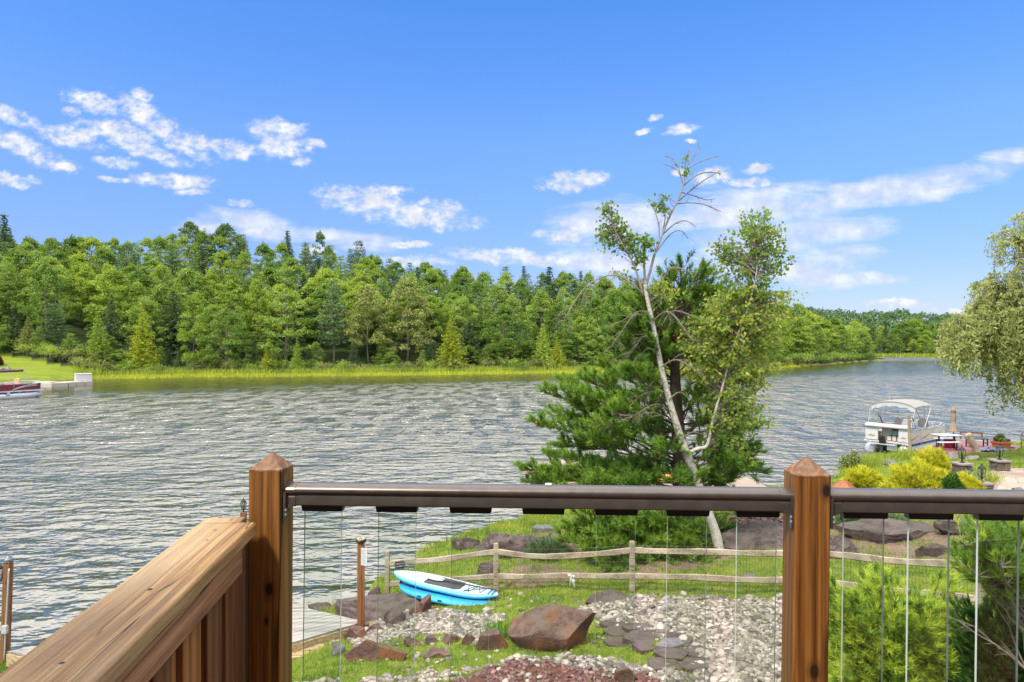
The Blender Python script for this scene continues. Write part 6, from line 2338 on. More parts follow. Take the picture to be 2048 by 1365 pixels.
# long fronds over the water
for k in range(70):
    px = rnd.choice((1930, 1960, 1985, 2005, 2025, 2045, 2065))
    s_ = P(px + rnd.uniform(-14, 14), rnd.uniform(690, 745), WY + rnd.gauss(0, .6))
    ln_ = rnd.uniform(.6, 2.4) if px > 1960 else rnd.uniform(.3, .9)
    e = s_ + Vector((rnd.uniform(-.2, .2), 0, -ln_))
    mb.tube([s_, s_.lerp(e, .5) + Vector((.04, 0, 0)), e], [.006, .005, .003], 3, False)
    tb = rnd.uniform(.15, .6)
    for j in range(int(ln_ * 26)):
        p = s_.lerp(e, rnd.random() ** .8)
        WC.append((p.x + rnd.gauss(0, .08), p.y + rnd.gauss(0, .08), p.z + rnd.gauss(0, .05)))
        WT.append(tb)
mb.build('trunk', M_bark, will)
V, Q = leaf_arrays(np.array(WC), .20 * (.7 + .6 * nr.random(len(WC))), .30, .2, .8)
link('leaves', np_mesh('leaves', V, [Q], tone=np.repeat(np.array(WT), 4)), FOL['olive'], will)
# ------------------------------------------------------------------ pontoon boats
def pontoon(name, loc, rz, s, label, L, beam, panel, seat, canvas, stern_open=True, extras=True, folded=False):
    """x forward from the stern, y to port, z up from the waterline; s scales the whole boat"""
    o = thing(name, loc, label, 'pontoon boat')
    M = Matrix.Translation(Vector(loc)) @ Matrix.Rotation(rz, 4, 'Z') @ Matrix.Scale(s, 4)
    h = beam / 2
    for y in (-h * .74, h * .74):
        mb = MB(M)
        prof = [(-.05, .20), (0, .30), (.15, .33), (L * .8, .33), (L * .9, .30), (L * .96, .2), (L, .06)]
        mb.tube([(x, y, .17 + (.10 * max(0, x - L * .8) / (L * .2))) for x, r in prof], [r for x, r in prof], 14)
        pn = mb.build('pontoon', M_alu, o, smooth=True)
        mb = MB(M)
        for x in (.6, L * .35, L * .7):
            mb.box((x, y, .50), (.12, .34, .10))
        mb.build('pontoon_bracket', M_alu, pn)
    mb = MB(M)
    mb.box((L * .49, 0, .585), (L * .99, beam * 1.0, .07))
    mb.build('deck', M_alu, o, bevel=.015)
    mb = MB(M)
    mb.box((L * .49, 0, .625), (L * .96, beam * .95, .01))
    mb.build('carpet', M_tanvinyl, o)
    z0, z1 = .66, 1.22
    # fence panels
    for y in (-h * .95, h * .95):
        segs = [(.12, L * .40), (L * .50, L * .80)] if y > 0 else [(.12, L * .30), (L * .30, L * .62), (L * .62, L * .95)]
        for a, b in segs:
            mb = MB(M)
            mb.box(((a + b) / 2, y, (z0 + z1) / 2), (b - a - .03, .03, z1 - z0))
            pa = mb.build('side_panel', panel, o)
            mb = MB(M)
            for x in (a, b):
                mb.box((x, y, (z0 + z1) / 2), (.035, .045, z1 - z0 + .05))
            for z in (z0, z1):
                mb.box(((a + b) / 2, y, z), (b - a, .045, .035))
            mb.build('panel_frame', M_alu, pa)
            if extras:                                     # gold swoosh along the panel
                mb = MB(M)
                n = 12
                yy = y + math.copysign(.018, y)
                up_, dn = [], []
                for i in range(n):
                    t = i / (n - 1)
                    x = a + (b - a) * (.08 + .84 * t)
                    zc = z0 + .12 + .32 * t * t
                    w_ = .045 * math.sin(math.pi * t ** .6)
                    up_.append((x, yy, zc + w_))
                    dn.append((x, yy, zc - w_))
                mb.add(up_ + dn, [(i, i + 1, n + i + 1, n + i) for i in range(n - 1)])
                mb.build('swoosh_decal', M_gold, pa)
    mb = MB(M)
    for y in (-h * .95, h * .95):
        mb.tube([(.1, y, 1.30), (L * .80, y, 1.30), (L * .95, y * .9, 1.40)], .018, 6)
        for x in np.linspace(.15, L * .93, 9):
            mb.tube([(x, y, z1), (x, y, 1.31)], .014, 5)
    mb.tube([(L * .95, -h * .86, 1.40), (L * .95, h * .86, 1.40)], .018, 6)
    for y in np.linspace(-h * .86, h * .86, 5):
        mb.tube([(L * .95, y, .62), (L * .95, y, 1.40)], .014, 5)
    mb.build('hand_rail', M_alu if not extras else M_whiteboat, o)
    # stern
    if stern_open:
        for (ya, yb) in ((h * .38, h * .96), (-h * .96, -h * .52)):
            mb = MB(M)
            mb.box((.05, (ya + yb) / 2, (z0 + 1.38) / 2), (.06, yb - ya, 1.38 - z0))
            sp_ = mb.build('stern_panel', panel, o, bevel=.02)
            mb = MB(M)
            ym, hw = (ya + yb) / 2, (yb - ya) * .38
            mb.add([(.016, ym + hw, .86), (.016, ym - hw * .2, 1.0), (.016, ym + hw * .1, .93), (.016, ym - hw, .91), (.016, ym - hw * .3, .84)], [(0, 1, 2, 3, 4)])
            mb.build('swoosh_decal', M_gold, sp_)
        mb = MB(M)
        mb.box((.55, -h * .07, (z0 + 1.38) / 2), (.04, h * .9, 1.38 - z0))
        mb.box((.3, -h * .07, 1.37), (.5, h * .9, .03))
        mb.build('motor_well', M_vinyl, o)
        mb = MB(M)
        prof = [(-.10, 1.38), (-.12, 1.46), (-.06, 1.56), (.15, 1.58), (.62, 1.50), (.64, 1.40)]
        vs = [(x, y, z) for y in (-h * .98, -h * .9, h * .9, h * .98) for x, z in ([(x, z) for x, z in prof] if abs(y) < h * .95 else [(.26 + (x - .26) * .8, 1.47 + (z - 1.47) * .6) for x, z in prof])]
        fs = [(i * 6 + k, i * 6 + (k + 1) % 6, (i + 1) * 6 + (k + 1) % 6, (i + 1) * 6 + k) for i in range(3) for k in range(6)] + [tuple(range(5, -1, -1)), tuple(18 + k for k in range(6))]
        mb.add(vs, fs)
        mb.build('sun_pad', M_vinyl, o, bevel=.03)
        for k in range(3):
            mb = MB(M)
            yk = -h * .02 - k * .26
            mb.box((.40, yk, .78), (.22, .20, .24))
            bt = mb.build('battery', M_whiteplastic, o, bevel=.01)
            mb = MB(M)
            mb.box((.40, yk, .925), (.23, .21, .05))
            mb.build('battery_lid', M_green, bt, bevel=.008)
        mb = MB(M)
        mb.box((.45, -h * .28, 1.25), (.12, .40, .12))
        mb.tube([(.40, -h * .15, 1.2), (.38, -h * .12, 1.0), (.36, -h * .1, .9)], .012, 5)
        mb.tube([(.40, -h * .35, 1.2), (.38, -h * .4, 1.0), (.36, -h * .42, .9)], .012, 5)
        mb.build('charger', M_blackplastic, o)
    # motor
    mb = MB(M)
    mb.box((-.22, .12, .72), (.24, .30, .42), rot=Matrix.Rotation(R(-22), 3, 'Y'), taper=.8)
    mb.bar((-.16, .12, .62), (-.34, .12, -.05), .14, .10)
    mb.box((-.36, .12, .0), (.34, .22, .03))
    mb.lathe((-.45, .12, -.16), [(.02, -.04), (.07, 0), (.02, .04)], 8)
    mb.build('outboard_motor', M_black, o, bevel=.03)
    mb = MB(M)
    mb.box((-.20, .12, .50), (.26, beam * .62, .05))
    mb.box((-.14, -h * .3, .36), (.03, .5, .34))
    mb.build('motor_bracket', M_alu, o)
    # ladder at the stern
    mb = MB(M)
    for y in (-h * .72, -h * .98):
        mb.tube([(-.08, y, .85), (-.12, y, -.25)], .018, 6)
    for z in (-.1, .12, .34, .56):
        mb.tube([(-.11, -h * .72, z), (-.11, -h * .98, z)], .016, 6)
    mb.build('ladder', M_alu if not extras else M_whiteboat, o)

    def chair(x, y, rot_):
        mb = MB(M @ Matrix.Translation((x, y, 0)) @ Matrix.Rotation(rot_, 4, 'Z'))
        mb.lathe((0, 0, .63), [(.16, 0), (.05, .03), (.05, .35)], 10)
        mb.box((.02, 0, 1.06), (.50, .50, .13))
        vs = []
        prof = [(-.24, .0), (-.27, .20), (-.25, .42), (-.16, .58), (0, .64), (.16, .58), (.25, .42), (.27, .20), (.24, .0)]
        n = len(prof)
        for dx in (-.30, -.16):
            vs += [(dx - .10 * z, y_, 1.10 + z) for y_, z in prof]
        mb.add(vs, [tuple(range(n)), tuple(range(2 * n - 1, n - 1, -1))] + [(i, n + i, n + (i + 1) % n, (i + 1) % n) for i in range(n)])
        mb.build('captain_chair', seat, o, bevel=.03)

    chair(1.55, -h * .45, 0)
    chair(L * .76, -h * .35, .2)
    chair(L * .60, h * .35, -.3)
    for boxes in ([((1.3, h * .66, .86), (1.6, .5, .44)), ((1.3, h * .88, 1.18), (1.6, .12, .34))],
                  [((L * .80, h * .66, .86), (1.2, .5, .44)), ((L * .80, h * .88, 1.14), (1.2, .12, .30))], [((L * .46, -h * .66, .86), (1.0, .45, .44))]):
        mb = MB(M)
        for c_, d_2 in boxes:
            mb.box(c_, d_2)
        mb.build('bench_seat', seat, o, bevel=.04)
    mb = MB(M)
    mb.box((2.35, -h * .55, .96), (.5, .7, .66), taper=.85)
    mb.build('helm_console', M_whiteboat if extras else M_vinyl, o, bevel=.04)
    mb = MB(M)
    mb.tube([(2.15, -h * .55, 1.30), (2.0, -h * .55, 1.52)], .016, 6)
    mb.tube([(2.45 - .02, -h * .3, 1.25), (2.6, -h * .3, 1.62)], .012, 6)
    mb.box((2.62, -h * .3, 1.66), (.03, .10, .16))
    mb.build('helm_wheel', M_black, o)
    # bimini
    if not folded:
        n, m_ = 13, 7
        x0, x1, zt = .75, 3.0, 2.55
        mb = MB(M)
        top_, bot_ = [], []
        for i in range(m_):
            x = x0 + (x1 - x0) * i / (m_ - 1)
            for k in range(n):
                a = -1 + 2 * k / (n - 1)
                y = a * h * 1.0
                z = zt + .27 * (1 - abs(a) ** 2.4) - .04 * (2 * i / (m_ - 1) - 1) ** 2 - .012 * math.sin(i * 3.14)
                top_.append((x, y, z))
                bot_.append((x, y, z - .05))
        N = n * m_
        fs = [(i * n + k, (i + 1) * n + k, (i + 1) * n + k + 1, i * n + k + 1) for i in range(m_ - 1) for k in range(n - 1)]
        fs += [tuple(N + q for q in f[::-1]) for f in fs]
        rim = [k for k in range(n)] + [i * n + n - 1 for i in range(1, m_)] + [(m_ - 1) * n + k for k in range(n - 2, -1, -1)] + [i * n for i in range(m_ - 2, 0, -1)]
        fs += [(rim[i], rim[(i + 1) % len(rim)], N + rim[(i + 1) % len(rim)], N + rim[i]) for i in range(len(rim))]
        mb.add(top_ + bot_, fs)
        cp = mb.build('bimini_canopy', canvas, o, smooth=False)
        mb = MB(M)
        vs, fs = [], []                                    # valance hanging at the stern edge
        for k in range(n):
            a = -1 + 2 * k / (n - 1)
            z = zt + .27 * (1 - abs(a) ** 2.4) - .09
            vs += [(x0 + .02, a * h * .97, z), (x0 + .05, a * h * .95, z - .22 - .05 * math.sin(k * 2.1))]
        fs = [(2 * k, 2 * k + 1, 2 * k + 3, 2 * k + 2) for k in range(n - 1)]
        mb.add(vs, fs)
        mb.build('valance', M_whiteboat, cp)
        mb = MB(M)
        for x in (x0 + .03, (x0 + x1) / 2, x1 - .03):
            mb.tube([(x, -h + 2 * h * k / 12, zt - .065 + .27 * (1 - abs(-1 + k / 6) ** 2.4)) for k in range(13)], .02, 6)
        for y in (-h * .99, h * .99):
            mb.tube([(x0 + .05, y, zt - .03), (2.1, y * .96, 1.25)], .02, 6)
            mb.tube([(x1 - .05, y, zt - .03), (2.1, y * .96, 1.25)], .02, 6)
            mb.tube([((x0 + x1) / 2, y, zt - .03), (2.1, y * .96, 1.25)], .02, 6)
            mb.tube([(x0 + .05, y, zt - .05), (.3, y * .96, 1.3)], .008, 5)
            mb.tube([(x1 - .05, y, zt - .05), (x1 + .9, y * .96, 1.3)], .008, 5)
        mb.build('canopy_frame', M_galv, o)
        mb = MB(M)
        mb.tube([(x0 + .02, .15, zt + .22), (x0 + .02, .15, zt + .52)], .012, 6)
        mb.lathe((x0 + .02, .15, zt + .22), [(.04, 0), (.035, .06)], 8)
        mb.build('stern_light', M_whiteplastic, o)
        mb = MB(M)
        for y in (-h * .75, -h * .6):
            mb.tube([(L * .62, y, 1.2), (L * .63, y, 2.7)], .009, 5)
        mb.build('fishing_rod', M_black, o)
        mb = MB(M)
        mb.bar((1.9, h * .8, 1.3), (1.2, h * .8, 2.0), .04)
        mb.build('folded_oar', M_black, o)
    else:
        mb = MB(M)
        mb.tube([(L * .62, -h, 2.35), (L * .70, -h, 2.40), (L * .72, -h, 2.40)], [.10, .12, .08], 10)
        mb.tube([(L * .72, -h, 2.38), (L * .72, h, 2.38)], .10, 10)
        mb.tube([(L * .3, h * .98, 2.36), (L * .72, h * .98, 2.38)], .09, 10)
        mb.tube([(L * .3, -h * .98, 2.36), (L * .72, -h * .98, 2.38)], .11, 10)
        mb.build('folded_canopy', canvas, o, smooth=True)
        for y in (-h * .98, h * .98):
            mb = MB(M)
            mb.tube([(L * .73, y, 2.36), (L * .86, y, 1.28)], .03, 6)
            mb.tube([(L * .71, y, 2.34), (L * .78, y, 1.28)], .025, 6)
            mb.build('canopy_leg', M_alu, o)
        mb = MB(M)
        for k in range(3):
            pts_ = []
            for i in range(9):
                t = i / 8
                pts_.append((L * (.60 + .30 * t), -h * .975, z0 + .05 + (.30 + .08 * k) * math.sin(1.57 * t) ** .8))
            mb.tube(pts_, .02, 5)
        mb.build('stripe_trim', M_alu, o)
        mb = MB(M)
        mb.box((L * .55, -h * 1.02, .45), (.25, .12, .30))
        mb.box((L * .40, -h * 1.02, .45), (.25, .12, .30))
        mb.build('fender', M_whiteplastic, o, bevel=.04)
    return o


# white boat moored at the red pier, stern towards us
pontoon('pontoon_boat', (21.25, 38.75, 0), math.atan2(.62, .78), 1.04, 'white pontoon boat with raised canopy moored stern first by the red pier', 5.2, 2.35, M_whiteboat, M_vinyl, M_canvas)
# maroon boat entering at the left edge
pontoon('pontoon_boat', (-59.9, 72.6, 0), math.atan2(.95, .31) - .06, 1.32, 'maroon pontoon boat with folded dark canopy at the left edge of the lake', 6.9, 2.4, M_maroon, M_tanvinyl, M_canvasd, stern_open=False, extras=False, folded=True)

# floating dock and swim box by the far lawn
fd = thing('floating_dock', ((130 - CX) * 105 / F, 105, 0), 'low cream floating dock along the far lawn', 'dock')
Z5 = .62
fpts = [G(64, 764, Z5), G(103, 766.5, Z5), G(187, 762, Z5)]
for a, b in zip(fpts[:-1], fpts[1:]):
    n = 3 if a is fpts[0] else 5
    for k in range(n):
        p, q = a.lerp(b, k / n), a.lerp(b, (k + 1) / n - .012)
        nrm = Vector((-(q - p).y, (q - p).x, 0)).normalized() * 2.2
        MB().prism([(p.x, p.y), (q.x, q.y), (q.x + nrm.x, q.y + nrm.y), (p.x + nrm.x, p.y + nrm.y)], -.15, Z5 + (k % 2) * .004).build('float_section', M_cream, fd, bevel=.08)
a, b = G(152, 763, Z5), G(184, 762, Z5)
nrm = Vector((-(b - a).y, (b - a).x, 0)).normalized() * 1.3
sb = thing('dock_box', ((a.x + b.x) / 2, (a.y + b.y) / 2, Z5), 'white storage box at the end of the floating dock', 'box')
qd = [(a.x, a.y), (b.x, b.y), (b.x + nrm.x, b.y + nrm.y), (a.x + nrm.x, a.y + nrm.y)]
MB().prism(qd, Z5 + .006, Z5 + .98).build('box_body', M_whiteplastic, sb, bevel=.05)
cxy = (sum(q[0] for q in qd) / 4, sum(q[1] for q in qd) / 4)
MB().prism([(cxy[0] + (q[0] - cxy[0]) * 1.04, cxy[1] + (q[1] - cxy[1]) * 1.04) for q in qd], Z5 + .985, Z5 + 1.13).build('box_lid', M_whiteplastic, sb, bevel=.05)


def leaf_bush(name, label, cat, c, rx, ry, h, n, fol, size, tones=(.1, .9), group=None, stems_=True, lumps=14):
    o = thing(name, tuple(c), label, cat, group)
    cl = unit(lumps)
    cl[:, 2] = np.abs(cl[:, 2])
    cc_ = cl * np.array([rx * .7, ry * .7, h * .6])
    k = nr.integers(0, lumps, n)
    v = unit(n)
    v[:, 2] = np.abs(v[:, 2]) - .15
    C_ = cc_[k] + v * np.array([rx * .45, ry * .45, h * .45]) * (nr.random((n, 1)) ** .35)
    C_[:, 2] = np.maximum(C_[:, 2], .02)
    C_ += np.array(tuple(c))
    tl = nr.uniform(*tones, lumps)
    V, Q = leaf_arrays(C_, size * (.7 + .6 * nr.random(n)), .55, .4)
    link('leaves', np_mesh('leaves', V, [Q], tone=np.repeat(np.clip(tl[k] + nr.normal(0, .12, n), 0, 1), 4)), FOL[fol], o)
    mb = MB()
    for i in range(0, n, max(1, n // 24)):
        e = Vector(C_[i])
        b_ = Vector(c)
        mb.tube([b_ + Vector((0, 0, -.05)), b_.lerp(e, .5), e], [.02 * h, .014 * h, .006 * h], 4, False)
    mb.build('stems', M_twig, o)
    return o


c = far_pt(2, 11)
leaf_bush('purple_shrub', 'round purple shrub on the far lawn above the maroon boat', 'shrub', (c[0] - .8, c[1], c[2] + .2), 1.1, 1.0, 1.9, 700, 'purple', .32)
for k, (px, py) in enumerate([(4, 741), (12, 739)]):
    s_ = 7
    d = dsh(px) + s_
    W = rock_mesh('rock', 200 + k, (.85, .7, .6), 8, .08)
    p = Vector(((px - CX) / F * d, d, float(fz(px, s_)) + .25))
    o = link('lawn_rock', np_mesh('lawn_rock', W, [ICOF], smooth=True), M_greyrock)
    o.location = p
    tag(o, ['grey rock on the far lawn at the left edge behind the maroon boat', 'second grey rock on the far lawn, right of the other'][k], 'rock')

# ------------------------------------------------------------------ wooden dock behind the pine
MZ = .62
md = thing('shore_dock', tuple(G(1300, 960, 0)), 'broad pinkish plank dock half hidden behind the pine', 'dock')
polys = [[G(1041, 929, MZ), G(1215, 909, MZ), G(1330, 945, MZ), G(1130, 968, MZ)], [G(1330, 945, MZ), G(1484, 951, MZ), G(1566, 988, MZ), G(1300, 1000, MZ), G(1215, 957, MZ)]]
for i, q in enumerate(polys):
    planks(MB(), [(v.x, v.y) for v in q], R((-16, 24)[i]), .15, MZ - .04 - .003 * i, MZ - .003 * i, .012).build('deck_boards', M_mdock, md)
mb = MB()
for q in polys:
    for i in range(len(q)):
        a, b = q[i], q[(i + 1) % len(q)]
        mb.bar((a.x, a.y, MZ - .18), (b.x, b.y, MZ - .18), .05, .24)
mb.build('edge_board', M_dock_edge, md)
for px, py in [(1052, 930), (1140, 962), (1215, 915), (1480, 953), (1350, 988)]:
    v = G(px, py, MZ)
    MB().bar((v.x + .06, v.y + .03, -1.2), (v.x + .06, v.y + .03, MZ - .05), .17).build('piling', M_dpost, md)
mb = MB()
v = G(1444, 985, MZ)
mb.box((v.x, v.y, MZ + .16), (.15, .15, .36))
mb.build('corner_post', M_dpost, md)
v = G(1104, 928, MZ)
mb = MB()
mb.tube([v + Vector((-.14, 0, .08)), v + Vector((-.05, 0, .05)), v + Vector((.05, 0, .05)), v + Vector((.14, 0, .08))], .03, 6)
mb.box(v + Vector((0, 0, .02)), (.12, .06, .05))
tag(mb.build('dock_cleat', M_black, None), 'black cleat on the far corner of the plank dock behind the pine', 'cleat')


def kayak(px0, py0, px1, py1, z, mat, label):
    a, b = G(px0, py0, z), G(px1, py1, z)
    ax = (b - a)
    L_ = ax.length
    ax.normalize()
    sd2 = Vector((-ax.y, ax.x, 0))
    n, m_ = 21, 12
    vs = []
    for i in range(n):
        t = i / (n - 1)
        hw = max(.02, .36 * math.sin(math.pi * t) ** .7)
        hz = max(.03, .20 * math.sin(math.pi * t) ** .5)
        for k in range(m_):
            an = 2 * math.pi * k / m_
            vs.append(a + ax * (L_ * t) + sd2 * (hw * math.cos(an)) + Vector((0, 0, .2 + hz * math.sin(an) + .12 * abs(2 * t - 1) ** 3)))
    o = thing('kayak', tuple(a.lerp(b, .5)), label, 'kayak')
    mb = MB()
    mb.add(vs, [(i * m_ + k, i * m_ + (k + 1) % m_, (i + 1) * m_ + (k + 1) % m_, (i + 1) * m_ + k) for i in range(n - 1) for k in range(m_)] + [tuple(range(m_ - 1, -1, -1)), tuple((n - 1) * m_ + k for k in range(m_))])
    mb.build('hull', mat, o, smooth=True)
    mb = MB()
    c = a.lerp(b, .47) + Vector((0, 0, .385))
    mb.box(c, (.8, .42, .06), math.atan2(ax.y, ax.x))
    mb.box(c - ax * .3 + Vector((0, 0, .12)), (.06, .36, .24), math.atan2(ax.y, ax.x))
    mb.build('seat', M_black, o, bevel=.02)
    return o


kayak(1255, 962, 1420, 968, MZ, M_orange, 'orange kayak lying on the plank dock behind the birch trunk')
a, b = G(1352, 984, MZ), G(1442, 986, MZ)
wb_ = thing('dock_bench', tuple(a.lerp(b, .5)), 'long white bench box on the plank dock right of the birch trunk', 'bench')
mb = MB()
mb.bar(a + Vector((0, .2, .17)), b + Vector((0, .2, .17)), .5, .32)
mb.build('bench_box', M_whiteplastic, wb_, bevel=.02)
mb = MB()
mb.bar(a + Vector((-.04, .2, .36)), b + Vector((.04, .2, .36)), .58, .05)
mb.build('bench_lid', M_whiteplastic, wb_, bevel=.01)
# thin stake with a lamp at the end of the dock
b = G(1512, 982, .05)
zt = HC - (923 - CY) * b.y / F
stk = thing('marker_pole', tuple(b), 'thin grey pole with a small black lamp by the water right of the plank dock', 'pole')
mb = MB()
mb.tube([b - Vector((0, 0, .5)), Vector((b.x + .12, b.y, zt))], .022, 8)
mb.build('pole_shaft', M_galv, stk)
mb = MB()
mb.box((b.x + .16, b.y - .03, zt - .05), (.07, .03, .22))
mb.build('pole_plate', M_galv, stk)
mb = MB()
mb.lathe((b.x + .24, b.y - .04, zt - .42), [(.04, 0), (.09, .02), (.085, .14), (.03, .18)], 10)
mb.build('pole_lamp', M_black, stk)

# ------------------------------------------------------------------ red pier and its furniture
RZ_ = .48
q4 = [G(1822, 903, RZ_), G(2010, 909, RZ_), G(2046, 893, RZ_), G(1906, 879, RZ_)]
pier = thing('red_pier', tuple(q4[0].lerp(q4[2], .5)), 'low red board pier beside the white pontoon boat', 'pier')
pp = [(v.x, v.y) for v in q4]
planks(MB(), pp, math.atan2(q4[1].y - q4[0].y, q4[1].x - q4[0].x), .15, RZ_ - .04, RZ_, .012).build('deck_boards', M_redeck, pier)
mb = MB()
for i in range(4):
    a, b = q4[i], q4[(i + 1) % 4]
    mb.bar((a.x, a.y, RZ_ - .19), (b.x, b.y, RZ_ - .19), .06, .28)
mb.build('edge_board', M_dpost, pier)
mb = MB()
for t in (.02, .5, .98):
    for a, b in ((q4[0], q4[1]), (q4[3], q4[2])):
        v = a.lerp(b, t)
        mb.bar((v.x, v.y + .1, -1.3), (v.x, v.y + .1, RZ_ - .06), .15)
mb.build('piling', M_dpost, pier)
# mooring post
b = P(1822, 910, 36.6)
mp = MB()
zt = HC - (831 - CY) * b.y / F
mp.tube([(b.x, b.y, -.8), (b.x - .12, b.y, zt)], [.085, .075], 10)
tag(mp.build('mooring_post', M_fence, None, smooth=False), 'tall bare timber post at the corner of the pier in front of the white boat', 'post')


def onp(px, py):
    return G(px, py, RZ_)


# picnic table
t0 = onp(1905, 900)
k = t0.y / F
pt = thing('picnic_table', tuple(t0), 'picnic table with white top and benches on black legs on the red pier', 'picnic table')
mb = MB()
mb.box((t0.x, t0.y + .5, RZ_ + .74), (1.25, .80, .045), R(4))
mb.build('table_top', M_whiteplastic, pt, bevel=.015)
for dy, dx in ((-.25, -.35), (1.25, .35)):
    mb = MB()
    mb.box((t0.x + dx, t0.y + dy, RZ_ + .44), (1.2, .28, .045), R(4))
    mb.build('bench', M_whiteplastic, pt, bevel=.012)
mb = MB()
for x in (-.42, .42):
    mb.bar((t0.x + x, t0.y + .5, RZ_ + .03), (t0.x + x, t0.y + .5, RZ_ + .71), .06)
    mb.bar((t0.x + x - .35, t0.y - .28, RZ_ + .04), (t0.x + x + .35, t0.y + 1.28, RZ_ + .04), .05)
    for dy, dx in ((-.25, -.35), (1.25, .35)):
        mb.bar((t0.x + x + dx, t0.y + dy, RZ_ + .03), (t0.x + x + dx, t0.y + dy, RZ_ + .42), .05)
mb.bar((t0.x - .42, t0.y + .5, RZ_ + .4), (t0.x + .42, t0.y + .5, RZ_ + .4), .04)
mb.build('leg_frame', M_black, pt)
# closed umbrella
u0 = onp(1907, 896)
zt = HC - (813 - CY) * u0.y / F
um = thing('patio_umbrella', tuple(u0), 'closed tan umbrella standing through the picnic table', 'umbrella')
MB().tube([u0 + Vector((0, 0, 0)), Vector((u0.x, u0.y, zt - .05))], .024, 8).build('pole', M_black, um)
mb = MB()
n = 20
prof = [(.19, .96), (.17, 1.05), (.145, 1.22), (.10, 1.44), (.085, 1.50), (.115, 1.62), (.125, 1.80), (.11, 1.98), (.095, 2.08), (.125, 2.10), (.10, 2.22), (.055, 2.34), (.01, 2.41)]
sc_ = (zt - u0.z) / 2.41
vs = []
for r_, z in prof:
    for j in range(n):
        a = 2 * math.pi * j / n
        rr = r_ * (1 + (.20 if z < 2.09 else .08) * math.cos(a * 6 + z * 1.5))
        vs.append((u0.x + rr * math.cos(a), u0.y + rr * math.sin(a), u0.z + z * sc_ + .02 * math.cos(a * 5) * (z < 1)))
mb.add(vs, [(i * n + j, i * n + (j + 1) % n, (i + 1) * n + (j + 1) % n, (i + 1) * n + j) for i in range(len(prof) - 1) for j in range(n)])
mb.build('canopy', M_tan_cloth, um, smooth=True)
MB().lathe((u0.x, u0.y, u0.z), [(.22, 0), (.22, .05), (.06, .09), (.05, .3)], 16).build('base', M_black, um)
# red tub
v = onp(1922, 901) + Vector((.0, .95, 0))
tb_ = thing('storage_tub', tuple(v), 'raspberry red tub under the picnic table', 'tub')
MB().lathe(v, [(.25, 0), (.29, .40), (.31, .42)], 20).build('tub_body', M_redtub, tb_, smooth=False)
MB().lathe(v, [(.32, .421), (.32, .45), (.28, .47)], 20).build('tub_lid', M_redtub, tb_)
# leaning driftwood stump
a = onp(1950, 904)
mb = MB()
pts_ = [a + Vector((.10, 0, -.02)), a + Vector((.0, 0, .25)), a + Vector((-.18, .02, .55)), a + Vector((-.30, .05, .88)), a + Vector((-.33, .05, .95))]
mb.tube(pts_, [.20, .17, .18, .20, .15], 9)
mb.tube([pts_[3], pts_[3] + Vector((.16, 0, .04))], [.10, .05], 6)
tag(mb.build('driftwood_stump', M_fence, None), 'leaning grey driftwood stump between picnic table and dark bench', 'stump')
# dark bench
v = onp(1958, 896)
bn = thing('garden_bench', tuple(v), 'dark backless bench on the red pier behind the tarp', 'bench')
mb = MB()
mb.box((v.x + .12, v.y + .35, RZ_ + .46), (1.05, .42, .05), R(-6))
mb.build('seat', plain('dark_bench_boards', (.06, .05, .045), .7), bn, bevel=.01)
mb = MB()
for x in (-.36, .60):
    for y in (.18, .52):
        mb.bar((v.x + x, v.y + y, RZ_), (v.x + x, v.y + y, RZ_ + .44), .045)
    mb.bar((v.x + x, v.y + .18, RZ_ + .2), (v.x + x, v.y + .52, RZ_ + .2), .035)
mb.build('leg_frame', M_black, bn)
mb = MB()
a, b = onp(1946, 884), onp(1995, 886)
mb.bar(a + Vector((0, 1.2, .42)), b + Vector((0, 1.2, .40)), .05, .09)
for t in (.05, .5, .95):
    p = a.lerp(b, t) + Vector((0, 1.2, 0))
    mb.bar(p, p + Vector((0, 0, .38)), .06)
tag(mb.build('pier_rail', M_dpost, None), 'low brown rail along the far edge of the red pier', 'rail')
# planter
v = onp(2002, 899)
pl = thing('planter', tuple(v), 'square terracotta planter on the red pier', 'planter')
mb = MB()
s0, s1, hh = .26, .34, .44
mb.add([(v.x + x * s, v.y + y * s, RZ_ + z) for s, z in ((s0, 0), (s1 * .96, hh - .08), (s1 * 1.06, hh - .08), (s1 * 1.06, hh), (s1 * .92, hh), (s1 * .9, hh - .06)) for x, y in ((-1, -1), (1, -1), (1, 1), (-1, 1))],
       [(3, 2, 1, 0), (20, 21, 22, 23)] + [(i * 4 + j, i * 4 + (j + 1) % 4, (i + 1) * 4 + (j + 1) % 4, (i + 1) * 4 + j) for i in range(5) for j in range(4)])
mb.build('pot', M_terra, pl)
leaf_bush('potted_plant', 'round leafy plant growing in the terracotta planter', 'plant', (v.x, v.y, RZ_ + hh - .05), .42, .36, .46, 420, 'pot', .13)
# black stand
v = onp(2019, 896)
mb = MB()
mb.lathe(v, [(.26, 0), (.24, .05), (.05, .08), (.05, .44), (.07, .46)], 14)
tag(mb.build('umbrella_stand', M_black, None), 'empty black umbrella stand right of the planter', 'umbrella stand')
